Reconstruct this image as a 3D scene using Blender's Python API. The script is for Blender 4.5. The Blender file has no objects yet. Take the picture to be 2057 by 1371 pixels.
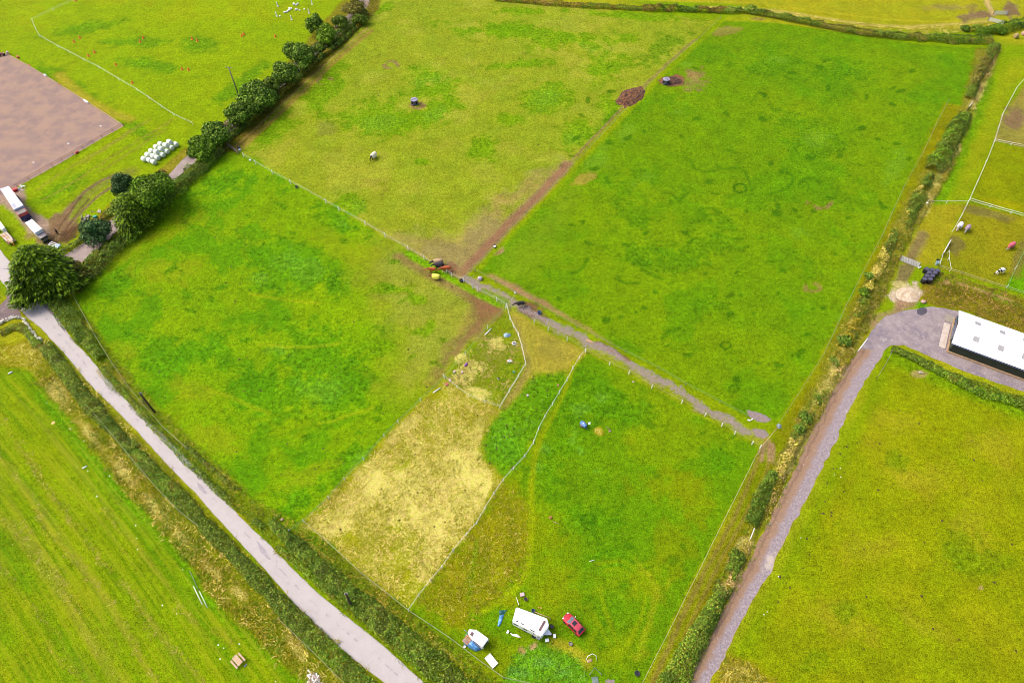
import bpy, bmesh, math, random
import numpy as np
from mathutils import Vector, Matrix
from mathutils.geometry import tessellate_polygon
random.seed(7); rng = np.random.default_rng(7)
SC = bpy.context.scene; COL = SC.collection; R = math.radians; PI = math.pi
# ------------------------------------------------------------ camera, sky, sun, exposure
F = 1371.0; H = 118.0; PT = R(53)
cam = bpy.data.cameras.new('camera'); cam.sensor_width = 36; cam.lens = 36 * F / 2057
cam.clip_start = 1; cam.clip_end = 9000
co = bpy.data.objects.new('camera', cam); COL.objects.link(co); SC.camera = co
co.location = (0, 0, H); co.rotation_euler = (R(90) - PT, 0, 0)
SUN_EL = R(50); SUN_AZ = R(-75)          # azimuth clockwise from +Y
w = bpy.data.worlds.new('World'); SC.world = w; w.use_nodes = True
nt = w.node_tree; sk = nt.nodes.new('ShaderNodeTexSky'); sk.sky_type = 'NISHITA'; sk.sun_disc = False
sk.sun_elevation = SUN_EL; sk.sun_rotation = SUN_AZ; sk.dust_density = 6.0; sk.air_density = 1.0; sk.ozone_density = 0.6
bg = nt.nodes['Background']; bg.inputs[1].default_value = 0.15; nt.links.new(sk.outputs[0], bg.inputs[0])
sl = bpy.data.lights.new('sun', 'SUN'); sl.energy = 1.0; sl.angle = R(32); sl.color = (1.0, 0.97, 0.92)
so = bpy.data.objects.new('sun', sl); COL.objects.link(so); so.location = (-80, 30, 150)
sd = Vector((math.sin(SUN_AZ) * math.cos(SUN_EL), math.cos(SUN_AZ) * math.cos(SUN_EL), math.sin(SUN_EL)))
so.rotation_euler = sd.to_track_quat('Z', 'Y').to_euler()
SC.view_settings.view_transform = 'Standard'; SC.view_settings.look = 'None'
SC.cycles.filter_width = 1.0; SC.view_settings.gamma = 1; SC.view_settings.exposure = 0.92
# ------------------------------------------------------------ helpers
def G(px, py, z=0.0):
    """point of the photograph -> world point at height z"""
    u = (px - 1028.5) / F; v = (685.5 - py) / F
    dy = math.cos(PT) + v * math.sin(PT); dz = -math.sin(PT) + v * math.cos(PT)
    t = (z - H) / dz
    return Vector((u * t, dy * t, z))
def yaw(a, b, z=0):
    d = G(*b, z) - G(*a, z); return math.atan2(d.y, d.x)
KA = 2.1
def lin(c): c /= 255.0; return c / 12.92 if c <= .04045 else ((c + .055) / 1.055) ** 2.4
def S(r, g, b, k=None): k = k or KA; return (min(lin(r) / k, .85), min(lin(g) / k, .85), min(lin(b) / k, .85))
def ORD(i): return ['first','second','third','fourth','fifth','sixth','seventh','eighth','ninth','tenth','eleventh','twelfth','thirteenth','fourteenth','fifteenth','sixteenth','seventeenth','eighteenth','nineteenth','twentieth'][i]
MATS = {}
def newmat(name):
    m = bpy.data.materials.new(name); m.use_nodes = True; n = m.node_tree
    return m, n, n.nodes['Principled BSDF']
def N(n, t, **kw):
    x = n.nodes.new(t)
    for k, v in kw.items(): setattr(x, k, v)
    return x
def noise(n, vec, scale, detail=4, rough=.6, dist=0):
    x = N(n, 'ShaderNodeTexNoise'); x.inputs['Scale'].default_value = scale; x.inputs['Detail'].default_value = detail
    x.inputs['Roughness'].default_value = rough; x.inputs['Distortion'].default_value = dist
    n.links.new(vec, x.inputs['Vector']); return x.outputs['Fac']
def mth(n, op, a, b=None, c=None, clamp=False):
    x = N(n, 'ShaderNodeMath', operation=op, use_clamp=clamp)
    for i, v in enumerate((a, b, c)):
        if v is None: continue
        if hasattr(v, 'links'): n.links.new(v, x.inputs[i])
        else: x.inputs[i].default_value = v
    return x.outputs[0]
def mixc(n, fac, a, b, mode='MIX'):
    x = N(n, 'ShaderNodeMix', data_type='RGBA', blend_type=mode)
    for i, v in ((0, fac), (6, a), (7, b)):
        if hasattr(v, 'links'): n.links.new(v, x.inputs[i])
        else: x.inputs[i].default_value = v if i == 0 else (*v[:3], 1)
    return x.outputs[2]
def sstep(n, v, a, b):
    x = N(n, 'ShaderNodeMapRange', interpolation_type='SMOOTHSTEP')
    n.links.new(v, x.inputs[0]); x.inputs[1].default_value = a; x.inputs[2].default_value = b; return x.outputs[0]
def bump(n, p, h, strength, dist=.05):
    b = N(n, 'ShaderNodeBump'); b.inputs['Strength'].default_value = strength; b.inputs['Distance'].default_value = dist
    n.links.new(h, b.inputs['Height']); n.links.new(b.outputs[0], p.inputs['Normal'])
def M(name, c1, c2=None, scale=3, rough=.6, metal=0, lo=.35, hi=.65, bmp=0):
    """procedural material: two colours mixed by noise"""
    if name in MATS: return MATS[name]
    m, n, p = newmat(name); c2 = c2 or tuple(x * .8 for x in c1)
    tc = N(n, 'ShaderNodeTexCoord').outputs['Object']
    f = noise(n, tc, scale, 5)
    n.links.new(mixc(n, sstep(n, f, lo, hi), c1, c2), p.inputs['Base Color'])
    p.inputs['Roughness'].default_value = rough; p.inputs['Metallic'].default_value = metal
    if bmp: bump(n, p, f, bmp)
    MATS[name] = m; return m
def leafmat(name='foliage', rough=.7):
    if name in MATS: return MATS[name]
    m, n, p = newmat(name); a = N(n, 'ShaderNodeAttribute', attribute_name='Col')
    tc = N(n, 'ShaderNodeTexCoord').outputs['Object']
    f = noise(n, tc, 6, 3)
    g = mth(n, 'MULTIPLY_ADD', f, .9, .55)
    n.links.new(mixc(n, 1, a.outputs['Color'], g, 'MULTIPLY'), p.inputs['Base Color'])
    p.inputs['Roughness'].default_value = rough; p.inputs['Specular IOR Level'].default_value = .15
    MATS[name] = m; return m
def mesh_np(name, V, Fc, col=None, smooth=False):
    V = np.asarray(V, dtype=np.float32); Fc = np.asarray(Fc, dtype=np.int32)
    me = bpy.data.meshes.new(name); me.vertices.add(len(V)); me.vertices.foreach_set('co', V.ravel())
    k = Fc.shape[1]; me.loops.add(Fc.size); me.loops.foreach_set('vertex_index', Fc.ravel())
    me.polygons.add(len(Fc)); me.polygons.foreach_set('loop_start', np.arange(0, Fc.size, k, dtype=np.int32))
    me.update(calc_edges=True)
    if col is not None:
        a = me.color_attributes.new('Col', 'FLOAT_COLOR', 'POINT')
        a.data.foreach_set('color', np.c_[col, np.ones(len(col))].astype(np.float32).ravel())
    if smooth: me.polygons.foreach_set('use_smooth', np.ones(len(Fc), dtype=bool))
    me.update(); return me
def link(name, me, mat=None, parent=None, loc=None, rz=0):
    o = bpy.data.objects.new(name, me); COL.objects.link(o)
    if mat is not None:
        if not len(me.materials): me.materials.append(mat)
    if parent: o.parent = parent
    if loc is not None: o.location = loc
    if rz: o.rotation_euler.z = rz
    return o
def tag(o, label=None, cat=None, group=None, kind=None):
    if label: o['label'] = label
    if cat: o['category'] = cat
    if group: o['group'] = group
    if kind: o['kind'] = kind
    return o
def thing(name, label, cat, loc=(0, 0, 0), rz=0, group=None):
    o = bpy.data.objects.new(name, None); COL.objects.link(o); o.empty_display_size = .5
    o.location = loc; o.rotation_euler.z = rz; return tag(o, label, cat, group)
def dup(o, loc=None, rz=None, label=None, parent=None):
    c = o.copy(); COL.objects.link(c)
    if parent: c.parent = parent
    if loc is not None: c.location = loc
    if rz is not None: c.rotation_euler.z = rz
    if label: c['label'] = label
    for ch in list(o.children): dup(ch, parent=c)
    return c
class MB:
    """collects shapes into one mesh"""
    def __init__(s): s.b = bmesh.new()
    def box(s, c, d, rz=0, rx=0, ry=0, bev=0, taper=None):
        vs = bmesh.ops.create_cube(s.b, size=1)['verts']
        for v in vs:
            t = 1
            if taper and v.co.z > 0: t = taper
            v.co = Vector((v.co.x * d[0] * t, v.co.y * d[1] * t, v.co.z * d[2]))
        if bev:
            es = list({e for v in vs for e in v.link_edges})
            r = bmesh.ops.bevel(s.b, geom=es, offset=bev, segments=2, affect='EDGES', profile=.5)
            vs = list({v for f in r['faces'] for v in f.verts} | {v for v in vs if v.is_valid})
        m = Matrix.Translation(c) @ Matrix.Rotation(rz, 4, 'Z') @ Matrix.Rotation(ry, 4, 'Y') @ Matrix.Rotation(rx, 4, 'X')
        bmesh.ops.transform(s.b, matrix=m, verts=vs); return s
    def tube(s, pts, rad, seg=8, caps=True):
        pts = [Vector(p) for p in pts]; n = len(pts)
        if not hasattr(rad, '__len__'): rad = [rad] * n
        rings = []
        for i, p in enumerate(pts):
            d = (pts[min(i + 1, n - 1)] - pts[max(i - 1, 0)])
            d = d.normalized() if d.length > 1e-6 else Vector((0, 0, 1))
            a = Vector((0, 0, 1)) if abs(d.z) < .9 else Vector((1, 0, 0))
            u = d.cross(a).normalized(); v = d.cross(u)
            rings.append([s.b.verts.new(p + (u * math.cos(2 * PI * k / seg) + v * math.sin(2 * PI * k / seg)) * rad[i]) for k in range(seg)])
        for i in range(n - 1):
            for k in range(seg):
                s.b.faces.new((rings[i][k], rings[i][(k + 1) % seg], rings[i + 1][(k + 1) % seg], rings[i + 1][k]))
        if caps and seg > 2:
            s.b.faces.new(rings[0][::-1]); s.b.faces.new(rings[-1])
        return s
    def lathe(s, prof, seg=20, c=(0, 0, 0), axis='Z'):
        rings = []
        for r, z in prof:
            ring = []
            for k in range(seg):
                a = 2 * PI * k / seg; p = Vector((r * math.cos(a), r * math.sin(a), z))
                if axis == 'X': p = Vector((p.z, p.x, p.y))
                if axis == 'Y': p = Vector((p.x, p.z, p.y))
                ring.append(s.b.verts.new(p + Vector(c)))
            rings.append(ring)
        for i in range(len(rings) - 1):
            for k in range(seg):
                s.b.faces.new((rings[i][k], rings[i][(k + 1) % seg], rings[i + 1][(k + 1) % seg], rings[i + 1][k]))
        if prof[0][0] > 1e-3: s.b.faces.new(rings[0][::-1])
        if prof[-1][0] > 1e-3: s.b.faces.new(rings[-1])
        return s
    def poly(s, pts, thick=0):
        vs = [s.b.verts.new(Vector(p)) for p in pts]; f = s.b.faces.new(vs)
        if thick:
            r = bmesh.ops.extrude_face_region(s.b, geom=[f])
            for v in r['geom']:
                if isinstance(v, bmesh.types.BMVert): v.co.z += thick
        return s
    def build(s, name, mat, parent=None, smooth=False, loc=None, rz=0, sub=0):
        bmesh.ops.recalc_face_normals(s.b, faces=s.b.faces)
        me = bpy.data.meshes.new(name); s.b.to_mesh(me); s.b.free()
        me.materials.append(mat)
        if smooth:
            me.polygons.foreach_set('use_smooth', np.ones(len(me.polygons), dtype=bool))
            if smooth == 'auto': me.set_sharp_from_angle(angle=R(35))
        return link(name, me, None, parent, loc, rz)
def skin(name, joints, edges, mat, parent=None, sub=2, rough_seed=None):
    """one continuous body grown from a skeleton: joints = [(x,y,z,rx,ry)]"""
    me = bpy.data.meshes.new(name); me.from_pydata([j[:3] for j in joints], edges, [])
    o = bpy.data.objects.new(name, me); COL.objects.link(o)
    md = o.modifiers.new('s', 'SKIN')
    for i, j in enumerate(joints): me.skin_vertices[0].data[i].radius = (j[3], j[4] if len(j) > 4 else j[3]); me.skin_vertices[0].data[i].use_root = (i == 0)
    sb = o.modifiers.new('u', 'SUBSURF'); sb.levels = sub; sb.render_levels = sub
    dg = bpy.context.evaluated_depsgraph_get(); me2 = bpy.data.meshes.new_from_object(o.evaluated_get(dg))
    bpy.data.objects.remove(o); me2.name = name; me2.materials.clear(); me2.materials.append(mat)
    me2.polygons.foreach_set('use_smooth', np.ones(len(me2.polygons), dtype=bool))
    return link(name, me2, None, parent)
# lattice noise for terrain colours
_T = rng.random((8, 256, 256))
def vn(x, y, sc, seed=0):
    ra = .6 + 1.1 * seed; x = np.asarray(x, float); y = np.asarray(y, float)
    x, y = (x * math.cos(ra) - y * math.sin(ra)) / sc + 37.3 * seed, (x * math.sin(ra) + y * math.cos(ra)) / sc + 11.7 * seed
    xi = np.floor(x).astype(int); yi = np.floor(y).astype(int); fx = x - xi; fy = y - yi
    fx = fx * fx * (3 - 2 * fx); fy = fy * fy * (3 - 2 * fy); T = _T[seed % 8]
    a = T[yi % 256, xi % 256]; b = T[yi % 256, (xi + 1) % 256]; c = T[(yi + 1) % 256, xi % 256]; d = T[(yi + 1) % 256, (xi + 1) % 256]
    return (a * (1 - fx) + b * fx) * (1 - fy) + (c * (1 - fx) + d * fx) * fy
def fbm(x, y, sc, seed=0, o=4):
    s = 0; a = .5; t = 0
    for i in range(o): s = s + a * vn(x, y, sc, seed + i); t += a; a *= .55; sc *= .5
    return s / t
def smooth(v, a, b): t = np.clip((v - a) / (b - a), 0, 1); return t * t * (3 - 2 * t)
def resample(pts, step, closed=False):
    P = [np.array(p[:2], float) for p in pts]
    if closed: P.append(P[0])
    out = []
    for a, b in zip(P[:-1], P[1:]):
        n = max(1, int(np.linalg.norm(b - a) / step))
        for i in range(n): out.append(a + (b - a) * i / n)
    if not closed: out.append(P[-1])
    return np.array(out)
def chaikin(pts, it=2):
    P = [np.array(p[:2], float) for p in pts]
    for _ in range(it):
        Q = [P[0]]
        for a, b in zip(P[:-1], P[1:]): Q += [a * .75 + b * .25, a * .25 + b * .75]
        Q.append(P[-1]); P = Q
    return P
def W(px): return [tuple(G(x, y)[:2]) for x, y in px]
# ------------------------------------------------------------ ground: one sheet
def axis(a, b, st, far):
    core = np.arange(a, b + st / 2, st); out = []; d = st * 2; v = b
    while v < far: v += d; d *= 1.6; out.append(v)
    lo = []; d = st * 2; v = a
    while v > -far: v -= d; d *= 1.6; lo.append(v)
    return np.concatenate([lo[::-1], core, out])
gx = axis(-184, 184, .4, 3500); gy = axis(14, 246, .4, 3500)
GX, GY = np.meshgrid(gx, gy); WXo = (fbm(GX, GY, 3.0, 1, 3) - .5); WYo = (fbm(GX, GY, 3.0, 4, 3) - .5)
C = np.zeros(GX.shape + (3,)); MK = {k: np.zeros(GX.shape) for k in ('straw', 'dirt', 'gravel', 'dark', 'lush')}
BLOTCH = fbm(GX, GY, 9, 2, 5); MED = fbm(GX, GY, 3.4, 0, 4); FINE = fbm(GX, GY, 1.6, 5, 3); BIG = fbm(GX, GY, 30, 6, 4)
def win(x0, x1, y0, y1, pad=4):
    i0 = max(np.searchsorted(gx, x0 - pad) - 1, 0); i1 = np.searchsorted(gx, x1 + pad) + 1
    j0 = max(np.searchsorted(gy, y0 - pad) - 1, 0); j1 = np.searchsorted(gy, y1 + pad) + 1
    return slice(j0, j1), slice(i0, i1)
def seg_d(X, Y, a, b):
    dx, dy = b[0] - a[0], b[1] - a[1]; L = dx * dx + dy * dy + 1e-9
    t = np.clip(((X - a[0]) * dx + (Y - a[1]) * dy) / L, 0, 1)
    return np.hypot(X - a[0] - t * dx, Y - a[1] - t * dy)
def polyw(pts, soft=.6, wob=1.0):
    P = W(pts); xs = [p[0] for p in P]; ys = [p[1] for p in P]
    s = win(min(xs), max(xs), min(ys), max(ys)); X = GX[s] + WXo[s] * wob * 2; Y = GY[s] + WYo[s] * wob * 2
    D = np.full(X.shape, 1e9); ins = np.zeros(X.shape, bool)
    for a, b in zip(P, P[1:] + P[:1]):
        D = np.minimum(D, seg_d(X, Y, a, b))
        c = ((a[1] > Y) != (b[1] > Y)) & (X < (b[0] - a[0]) * (Y - a[1]) / (b[1] - a[1] + 1e-12) + a[0]); ins ^= c
    return s, smooth(np.where(ins, D, -D), -soft, soft)
def linew(pts, wd, soft=.4, wob=.6, sm=2):
    P = W(pts)
    if sm: P = [tuple(p) for p in chaikin(P, sm)]
    xs = [p[0] for p in P]; ys = [p[1] for p in P]
    s = win(min(xs), max(xs), min(ys), max(ys), wd + 3); X = GX[s] + WXo[s] * wob; Y = GY[s] + WYo[s] * wob
    D = np.full(X.shape, 1e9)
    for a, b in zip(P[:-1], P[1:]): D = np.minimum(D, seg_d(X, Y, a, b))
    return s, 1 - smooth(D, wd - soft, wd + soft)
def blobw(cx, cy, rx, ry, ang=0, edge=.5, wob=.55, ring=None):
    c = G(cx, cy); ca, sa = math.cos(R(ang)), math.sin(R(ang))
    a = G(cx + rx * ca, cy - rx * sa) - c; b = G(cx + ry * sa, cy + ry * ca) - c
    det = a.x * b.y - a.y * b.x; r = max(a.length, b.length) * 1.8
    s = win(c.x - r, c.x + r, c.y - r, c.y + r, 1); X = GX[s] - c.x; Y = GY[s] - c.y
    p = (X * b.y - Y * b.x) / det; q = (-X * a.y + Y * a.x) / det
    d = np.hypot(p, q)
    d = d + (BLOTCH[s] - .5) * wob * 1.5 + (MED[s] - .5) * wob * 1.5 + (FINE[s] - .5) * wob * 1.5; edge *= .6
    if ring: return s, 1 - smooth(np.abs(d - 1), ring * .5, ring)
    return s, 1 - smooth(d, 1 - edge, 1 + edge * .6)
def paint(sw, col=None, op=1.0, **mk):
    s, w_ = sw; w_ = w_ * op
    if col is not None:
        c = np.array(S(*col)); C[s] = C[s] * (1 - w_[..., None]) + c * w_[..., None]
    if col is not None: lu = float(col[0] < 118 and col[1] > 138 and col[1] > col[2] * 2); MK['lush'][s] = MK['lush'][s] * (1 - w_) + lu * w_
    for k, v in mk.items(): MK[k][s] = MK[k][s] * (1 - w_) + v * w_
def clear(sw):
    for k in MK: MK[k][sw[0]] *= 1 - sw[1]
# base pasture, patchy far fields
base = np.array(S(128, 172, 12)); alt = np.array(S(160, 176, 40)); t = smooth(BIG, .4, .6)[..., None]
C[:] = base * (1 - t) + alt * t
# top left schooling field
TL = [(-400, -60), (740, -60), (745, 5), (640, 85), (550, 180), (450, 260), (360, 330), (230, 430), (120, 480), (-300, 560)]
paint(polyw(TL, .5), (138, 178, 0))
for b_ in [(60, 25, 70, 35, 0), (500, 20, 170, 22, 0), (360, 30, 60, 14, 0), (250, 5, 60, 10, 0)]: paint(blobw(*b_, edge=.8), (150, 182, 22), .7)
for b_ in [(180, 55, 70, 12, 10), (270, 85, 80, 10, 0), (390, 90, 40, 16, 0), (300, 130, 70, 12, -10), (120, 165, 90, 22, -28), (260, 250, 60, 14, -30), (480, 170, 60, 12, 35), (120, 380, 60, 18, 30)]:
    paint(blobw(*b_, edge=.8), (95, 158, 0), .75)
paint(linew([(118, 150), (160, 190), (215, 225), (262, 240)], 1.6, 1.2), (172, 172, 58), .8, straw=.35)
for ln in [[(260, 262), (220, 290), (150, 330), (75, 380)], [(345, 240), (290, 275), (215, 320), (140, 370), (90, 400)], [(330, 260), (270, 300), (200, 345)], [(300, 240), (240, 280), (170, 325)]]:
    paint(linew(ln, .55, .5, 1.4), (140, 152, 62), .65, straw=.3)
paint(linew([(262, 345), (215, 362), (180, 385), (140, 425), (118, 455)], 2.2, 1.6), (132, 146, 62), .75)
for ln in [[(230, 352), (185, 372), (150, 405), (120, 440), (100, 480)], [(250, 360), (200, 390), (165, 425), (130, 462)]]:
    paint(linew(ln, .45, .35, .8), (142, 118, 88), .85, dirt=.5)
paint(polyw([(86, 446), (128, 424), (150, 408), (140, 440), (166, 452), (160, 468), (120, 492), (60, 500), (60, 470)], .9, 2.6), (158, 124, 96), .9, dirt=.35)
paint(polyw([(128, 462), (166, 448), (172, 458), (150, 482), (110, 496)], .7, 2), (104, 76, 50), .9, dirt=.3)
for ln in [[(165, 395), (140, 425), (112, 470), (98, 492)], [(178, 400), (150, 435), (124, 476), (108, 496)], [(158, 440), (135, 470), (118, 494)]]: paint(linew(ln, .3, .25, .8), (112, 84, 62), .8)
paint(polyw([(-80, 420), (5, 410), (40, 440), (60, 470), (100, 470), (96, 440), (62, 425), (52, 405), (48, 380), (-80, 380)], .6, .7), (196, 168, 146), 1, dirt=.2)
paint(polyw([(-60, 420), (0, 430), (40, 470), (60, 520), (0, 545), (-60, 520)], .6, .7), (122, 160, 10), 1)
# dung-coloured track line between the fields
# upper middle grazed field
UM = [(760, -10), (1000, 2), (1200, 18), (1435, 40), (1398, 84), (1255, 222), (1150, 332), (1000, 480), (947, 543), (930, 560), (900, 548), (820, 500), (734, 450), (655, 405), (560, 350), (480, 303), (520, 250), (640, 130), (700, 60), (745, 15)]
paint(polyw(UM, .4, .5), (143, 172, 50), lush=.15)
s_, w_ = polyw(UM, .4, .5); t = w_ * smooth(BLOTCH[s_], .53, .66) * .5
C[s_] = C[s_] * (1 - t[..., None]) + np.array(S(160, 178, 62)) * t[..., None]
LU = (112, 168, 10); LB = (116, 174, 50)
for b_ in [(1090, 70, 170, 16, -6), (1010, 62, 60, 14, 6), (1180, 88, 60, 12, -18), (1100, 90, 40, 14, 0), (880, 180, 60, 22, 10), (860, 150, 40, 16, 0), (760, 235, 80, 32, 8), (870, 225, 62, 28, 20), (1100, 195, 44, 30, 0), (1210, 135, 50, 30, 10), (1160, 270, 36, 26, 30), (970, 300, 26, 26, 0), (1260, 80, 30, 12, 0), (640, 180, 60, 34, 45), (560, 245, 60, 26, 40), (1050, 22, 60, 8, 0), (1250, 30, 130, 8, -4), (760, 20, 26, 12, 20), (700, 415, 30, 26, -35), (520, 330, 40, 12, -30), (1020, 240, 30, 10, 0), (1230, 225, 20, 30, 40), (850, 325, 14, 6, 0), (765, 370, 8, 5, 0), (1040, 130, 60, 8, 5), (940, 60, 40, 10, 0)]:
    paint(blobw(*b_, edge=.75, wob=.9), LU, .85, lush=.7)
for b_ in [(755, 245, 40, 16, 10), (870, 160, 36, 12, 5), (1095, 195, 26, 20, 0), (1180, 95, 30, 9, -18), (720, 420, 18, 14, -35), (880, 230, 30, 14, 10), (1150, 280, 20, 14, 20)]: paint(blobw(*b_, edge=.9, wob=.9), LB, .6)
paint(blobw(655, 258, 26, 14, 0, .9), (140, 150, 60), .6); paint(blobw(750, 370, 26, 18, 0, .9), (160, 160, 60), .5)
# worn corner at the gate and along the divider
paint(polyw([(1000, 400), (1010, 470), (948, 545), (930, 562), (900, 550), (840, 510), (780, 474), (860, 480), (920, 475), (965, 440), (1040, 390), (1130, 330)], 4.0, 3.4), (172, 146, 96), .8, dirt=.3)
paint(linew([(926, 560), (965, 525), (1000, 480), (1060, 418), (1120, 360), (1150, 328)], .3, .3), None, .1)
paint(blobw(915, 545, 30, 14, -30, .8), (172, 140, 118), .9, dirt=.6)
# right big field
RB = [(1452, 42), (1560, 46), (1700, 66), (1850, 90), (1990, 98), (1965, 150), (1935, 212), (1898, 208), (1850, 312), (1770, 476), (1650, 716), (1560, 853), (1500, 838), (1376, 772), (1235, 697), (1100, 622), (962, 547), (1000, 492), (1150, 336), (1258, 222), (1400, 84)]
paint(polyw(RB, .4, .5), (106, 158, 4), lush=.35)
s_, w_ = polyw(RB, .4, .5); t = w_ * smooth(fbm(GX[s_], GY[s_], 22, 3), .42, .62) * .7
C[s_] = C[s_] * (1 - t[..., None]) + np.array(S(118, 163, 0)) * t[..., None]
t = w_ * smooth(fbm(GX[s_], GY[s_], 12, 0), .56, .68) * .6
C[s_] = C[s_] * (1 - t[..., None]) + np.array(S(88, 154, 4)) * t[..., None]
for b_ in [(1290, 360, 50, 30, 20), (1270, 430, 46, 30, 0), (1400, 500, 90, 30, 15), (1450, 450, 40, 26, 0), (1290, 505, 40, 22, 0), (1550, 125, 60, 20, 0), (1600, 250, 60, 30, 0), (1640, 290, 50, 22, 0), (1220, 250, 50, 16, 40), (1420, 610, 40, 14, 0), (1700, 140, 70, 20, 0), (1250, 700, 40, 16, -20), (1330, 100, 40, 20, 30)]:
    paint(blobw(*b_, edge=.8, wob=1.0), (82, 148, 8), .6)
for b_ in [(1290, 365, 28, 12, 25), (1560, 120, 22, 8, 0), (1640, 275, 24, 16, 0), (1380, 130, 16, 6, 0), (1200, 320, 24, 20, 30), (1800, 330, 16, 40, -20), (1600, 470, 20, 14, 0), (1360, 225, 14, 5, 0), (1700, 660, 30, 40, -20), (1260, 265, 20, 12, 30)]:
    paint(blobw(*b_, edge=.95, wob=1.0), (118, 176, 52), .6)
for x, y, r in [(1487, 378, 13), (1458, 693, 10), (1474, 780, 9)]:
    paint(blobw(x, y, r, r * .7, 0, ring=.34, wob=.08), (64, 124, 2), .95)
for ln in [[(1388, 325), (1395, 340), (1415, 347), (1436, 345)], [(1440, 330), (1452, 342), (1475, 335), (1500, 345), (1503, 362), (1513, 382)], [(1575, 338), (1592, 352), (1592, 370), (1572, 382), (1548, 390)], [(1606, 368), (1618, 357), (1638, 357), (1648, 370)], [(1365, 405), (1372, 395), (1384, 388)], [(1330, 385), (1352, 388), (1364, 402)], [(1404, 424), (1408, 416), (1430, 418), (1446, 428)], [(1460, 300), (1476, 307)], [(1292, 540), (1310, 552), (1330, 560)], [(1330, 680), (1345, 665), (1365, 658)], [(1440, 470), (1462, 478), (1484, 480)], [(1240, 560), (1262, 572), (1280, 570)], [(1180, 520), (1165, 545), (1140, 550)]]: paint(linew(ln, .42, .3, 1.1), (68, 130, 2), .72)
rr = random.Random(3)
for i in range(34):
    x = 1180 + rr.random() * 640; y = 180 + rr.random() * 560
    if x > 1880 - (y - 200) * .55 or y > 600 + (x - 1100) * .5: continue
    a = rr.random() * 6.28; P_ = [(x, y)]
    for k in range(5): a += rr.uniform(-1, 1); x += math.cos(a) * 11; y += math.sin(a) * 6; P_.append((x, y))
    paint(linew(P_, .32, .3, 1.3), (78, 136, 4), .5)
for i in range(130):
    x = 1080 + rr.random() * 800; y = 120 + rr.random() * 660
    if x > 1900 - (y - 200) * .56 or y > 560 + (x - 1000) * .5 or x < 1300 - y * .6: continue
    paint(blobw(x, y, 4 + rr.random() * 7, 2 + rr.random() * 4, rr.uniform(-30, 30), edge=.5, wob=.6), (64, 126, 0), .78)
paint(polyw([(962, 547), (1010, 560), (1060, 590), (1120, 625), (1180, 665), (1240, 706), (1225, 690), (1150, 655), (1080, 612), (1035, 588)], 1.0, 1.4), (184, 138, 100), .95, dirt=.35)
paint(linew([(985, 558), (1060, 598), (1140, 648), (1215, 692)], 1.2, .9), (188, 142, 106), .9, dirt=.2)
paint(polyw([(1000, 500), (1080, 440), (1160, 345), (1180, 350), (1140, 460), (1060, 560), (1000, 545)], 4, 2), (118, 160, 40), .6)
paint(blobw(1000, 503, 14, 8, 30, .5), (190, 150, 105), .8); paint(blobw(1170, 362, 26, 10, 20, .6), (178, 165, 70), .7)
paint(blobw(1460, 60, 34, 9, 5, .6), (150, 150, 70), .8); paint(blobw(1520, 38, 20, 4, 0, .6), (160, 130, 80), .6)
paint(blobw(1390, 165, 34, 24, 0, .8, 1.1), (150, 142, 80), .65); paint(blobw(1395, 155, 20, 8, -20, .6, .8), (176, 142, 88), .8, dirt=.3)
paint(blobw(1352, 163, 25, 13, 0, .35, .35), (104, 68, 44), 1, dirt=.9)
for x, y, r, a in [(1647, 407, 21, .8), (785, 130, 14, .9), (651, 163, 14, 1), (838, 212, 14, 1), (1632, 577, 17, .6)]:
    s_, w_ = blobw(x, y, r, r * .55, 0, ring=.4, wob=.35); paint((s_, w_ * smooth(MED[s_], .4, .52)), (160, 120, 84), .8 * a, dirt=.4)
# divider strip, grassy with a worn line
paint(linew([(947, 545), (1002, 488), (1060, 428), (1150, 335), (1257, 222), (1335, 140), (1400, 85), (1448, 38)], 1.5, .6), (132, 172, 10), .95)
paint(linew([(1000, 492), (1060, 430), (1150, 338), (1257, 224), (1335, 142)], .35, .4), (160, 176, 36), .5)
paint(linew([(918, 556), (955, 522), (990, 483), (1048, 424), (1108, 364), (1140, 330)], 1.4, 1.0, 1.2), (172, 128, 98), .95, dirt=.4)
paint(linew([(1138, 334), (1200, 268), (1250, 216), (1330, 136), (1396, 80)], .4, .4), (160, 130, 90), .7)
paint(linew([(930, 560), (996, 488), (1056, 426), (1147, 332), (1253, 220), (1331, 138), (1396, 83), (1440, 38)], .25, .2), (150, 130, 80), .3)
# left centre field
LC = [(455, 300), (480, 306), (560, 352), (655, 408), (734, 453), (820, 503), (905, 556), (998, 606), (1020, 616), (980, 664), (893, 760), (800, 850), (693, 964), (611, 1050), (570, 1045), (500, 1000), (400, 905), (300, 812), (210, 700), (145, 600), (200, 530), (300, 440), (400, 345)]
paint(polyw(LC, .4, .5), (118, 170, 2), lush=.45)
s_, w_ = polyw(LC, .4, .5); t = w_ * smooth(fbm(GX[s_], GY[s_], 10, 1, 5), .48, .62) * .75
C[s_] = C[s_] * (1 - t[..., None]) + np.array(S(126, 174, 4)) * t[..., None]
t = w_ * smooth(fbm(GX[s_], GY[s_], 9, 7, 5), .52, .62) * .7
C[s_] = C[s_] * (1 - t[..., None]) + np.array(S(84, 156, 4)) * t[..., None]
for b_ in [(590, 540, 90, 50, -20), (650, 700, 90, 60, -20), (560, 800, 90, 40, 10), (690, 800, 50, 40, 0), (690, 445, 60, 18, -30), (450, 370, 80, 30, 20), (320, 720, 80, 40, -30), (700, 930, 60, 24, 45), (600, 1000, 40, 20, 30), (240, 560, 60, 24, 40), (850, 660, 30, 16, 0), (830, 600, 30, 12, 0), (780, 590, 24, 10, 0), (440, 700, 60, 40, 0)]:
    paint(blobw(*b_, edge=.7, wob=1.0), (84, 156, 6), .75)
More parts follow.
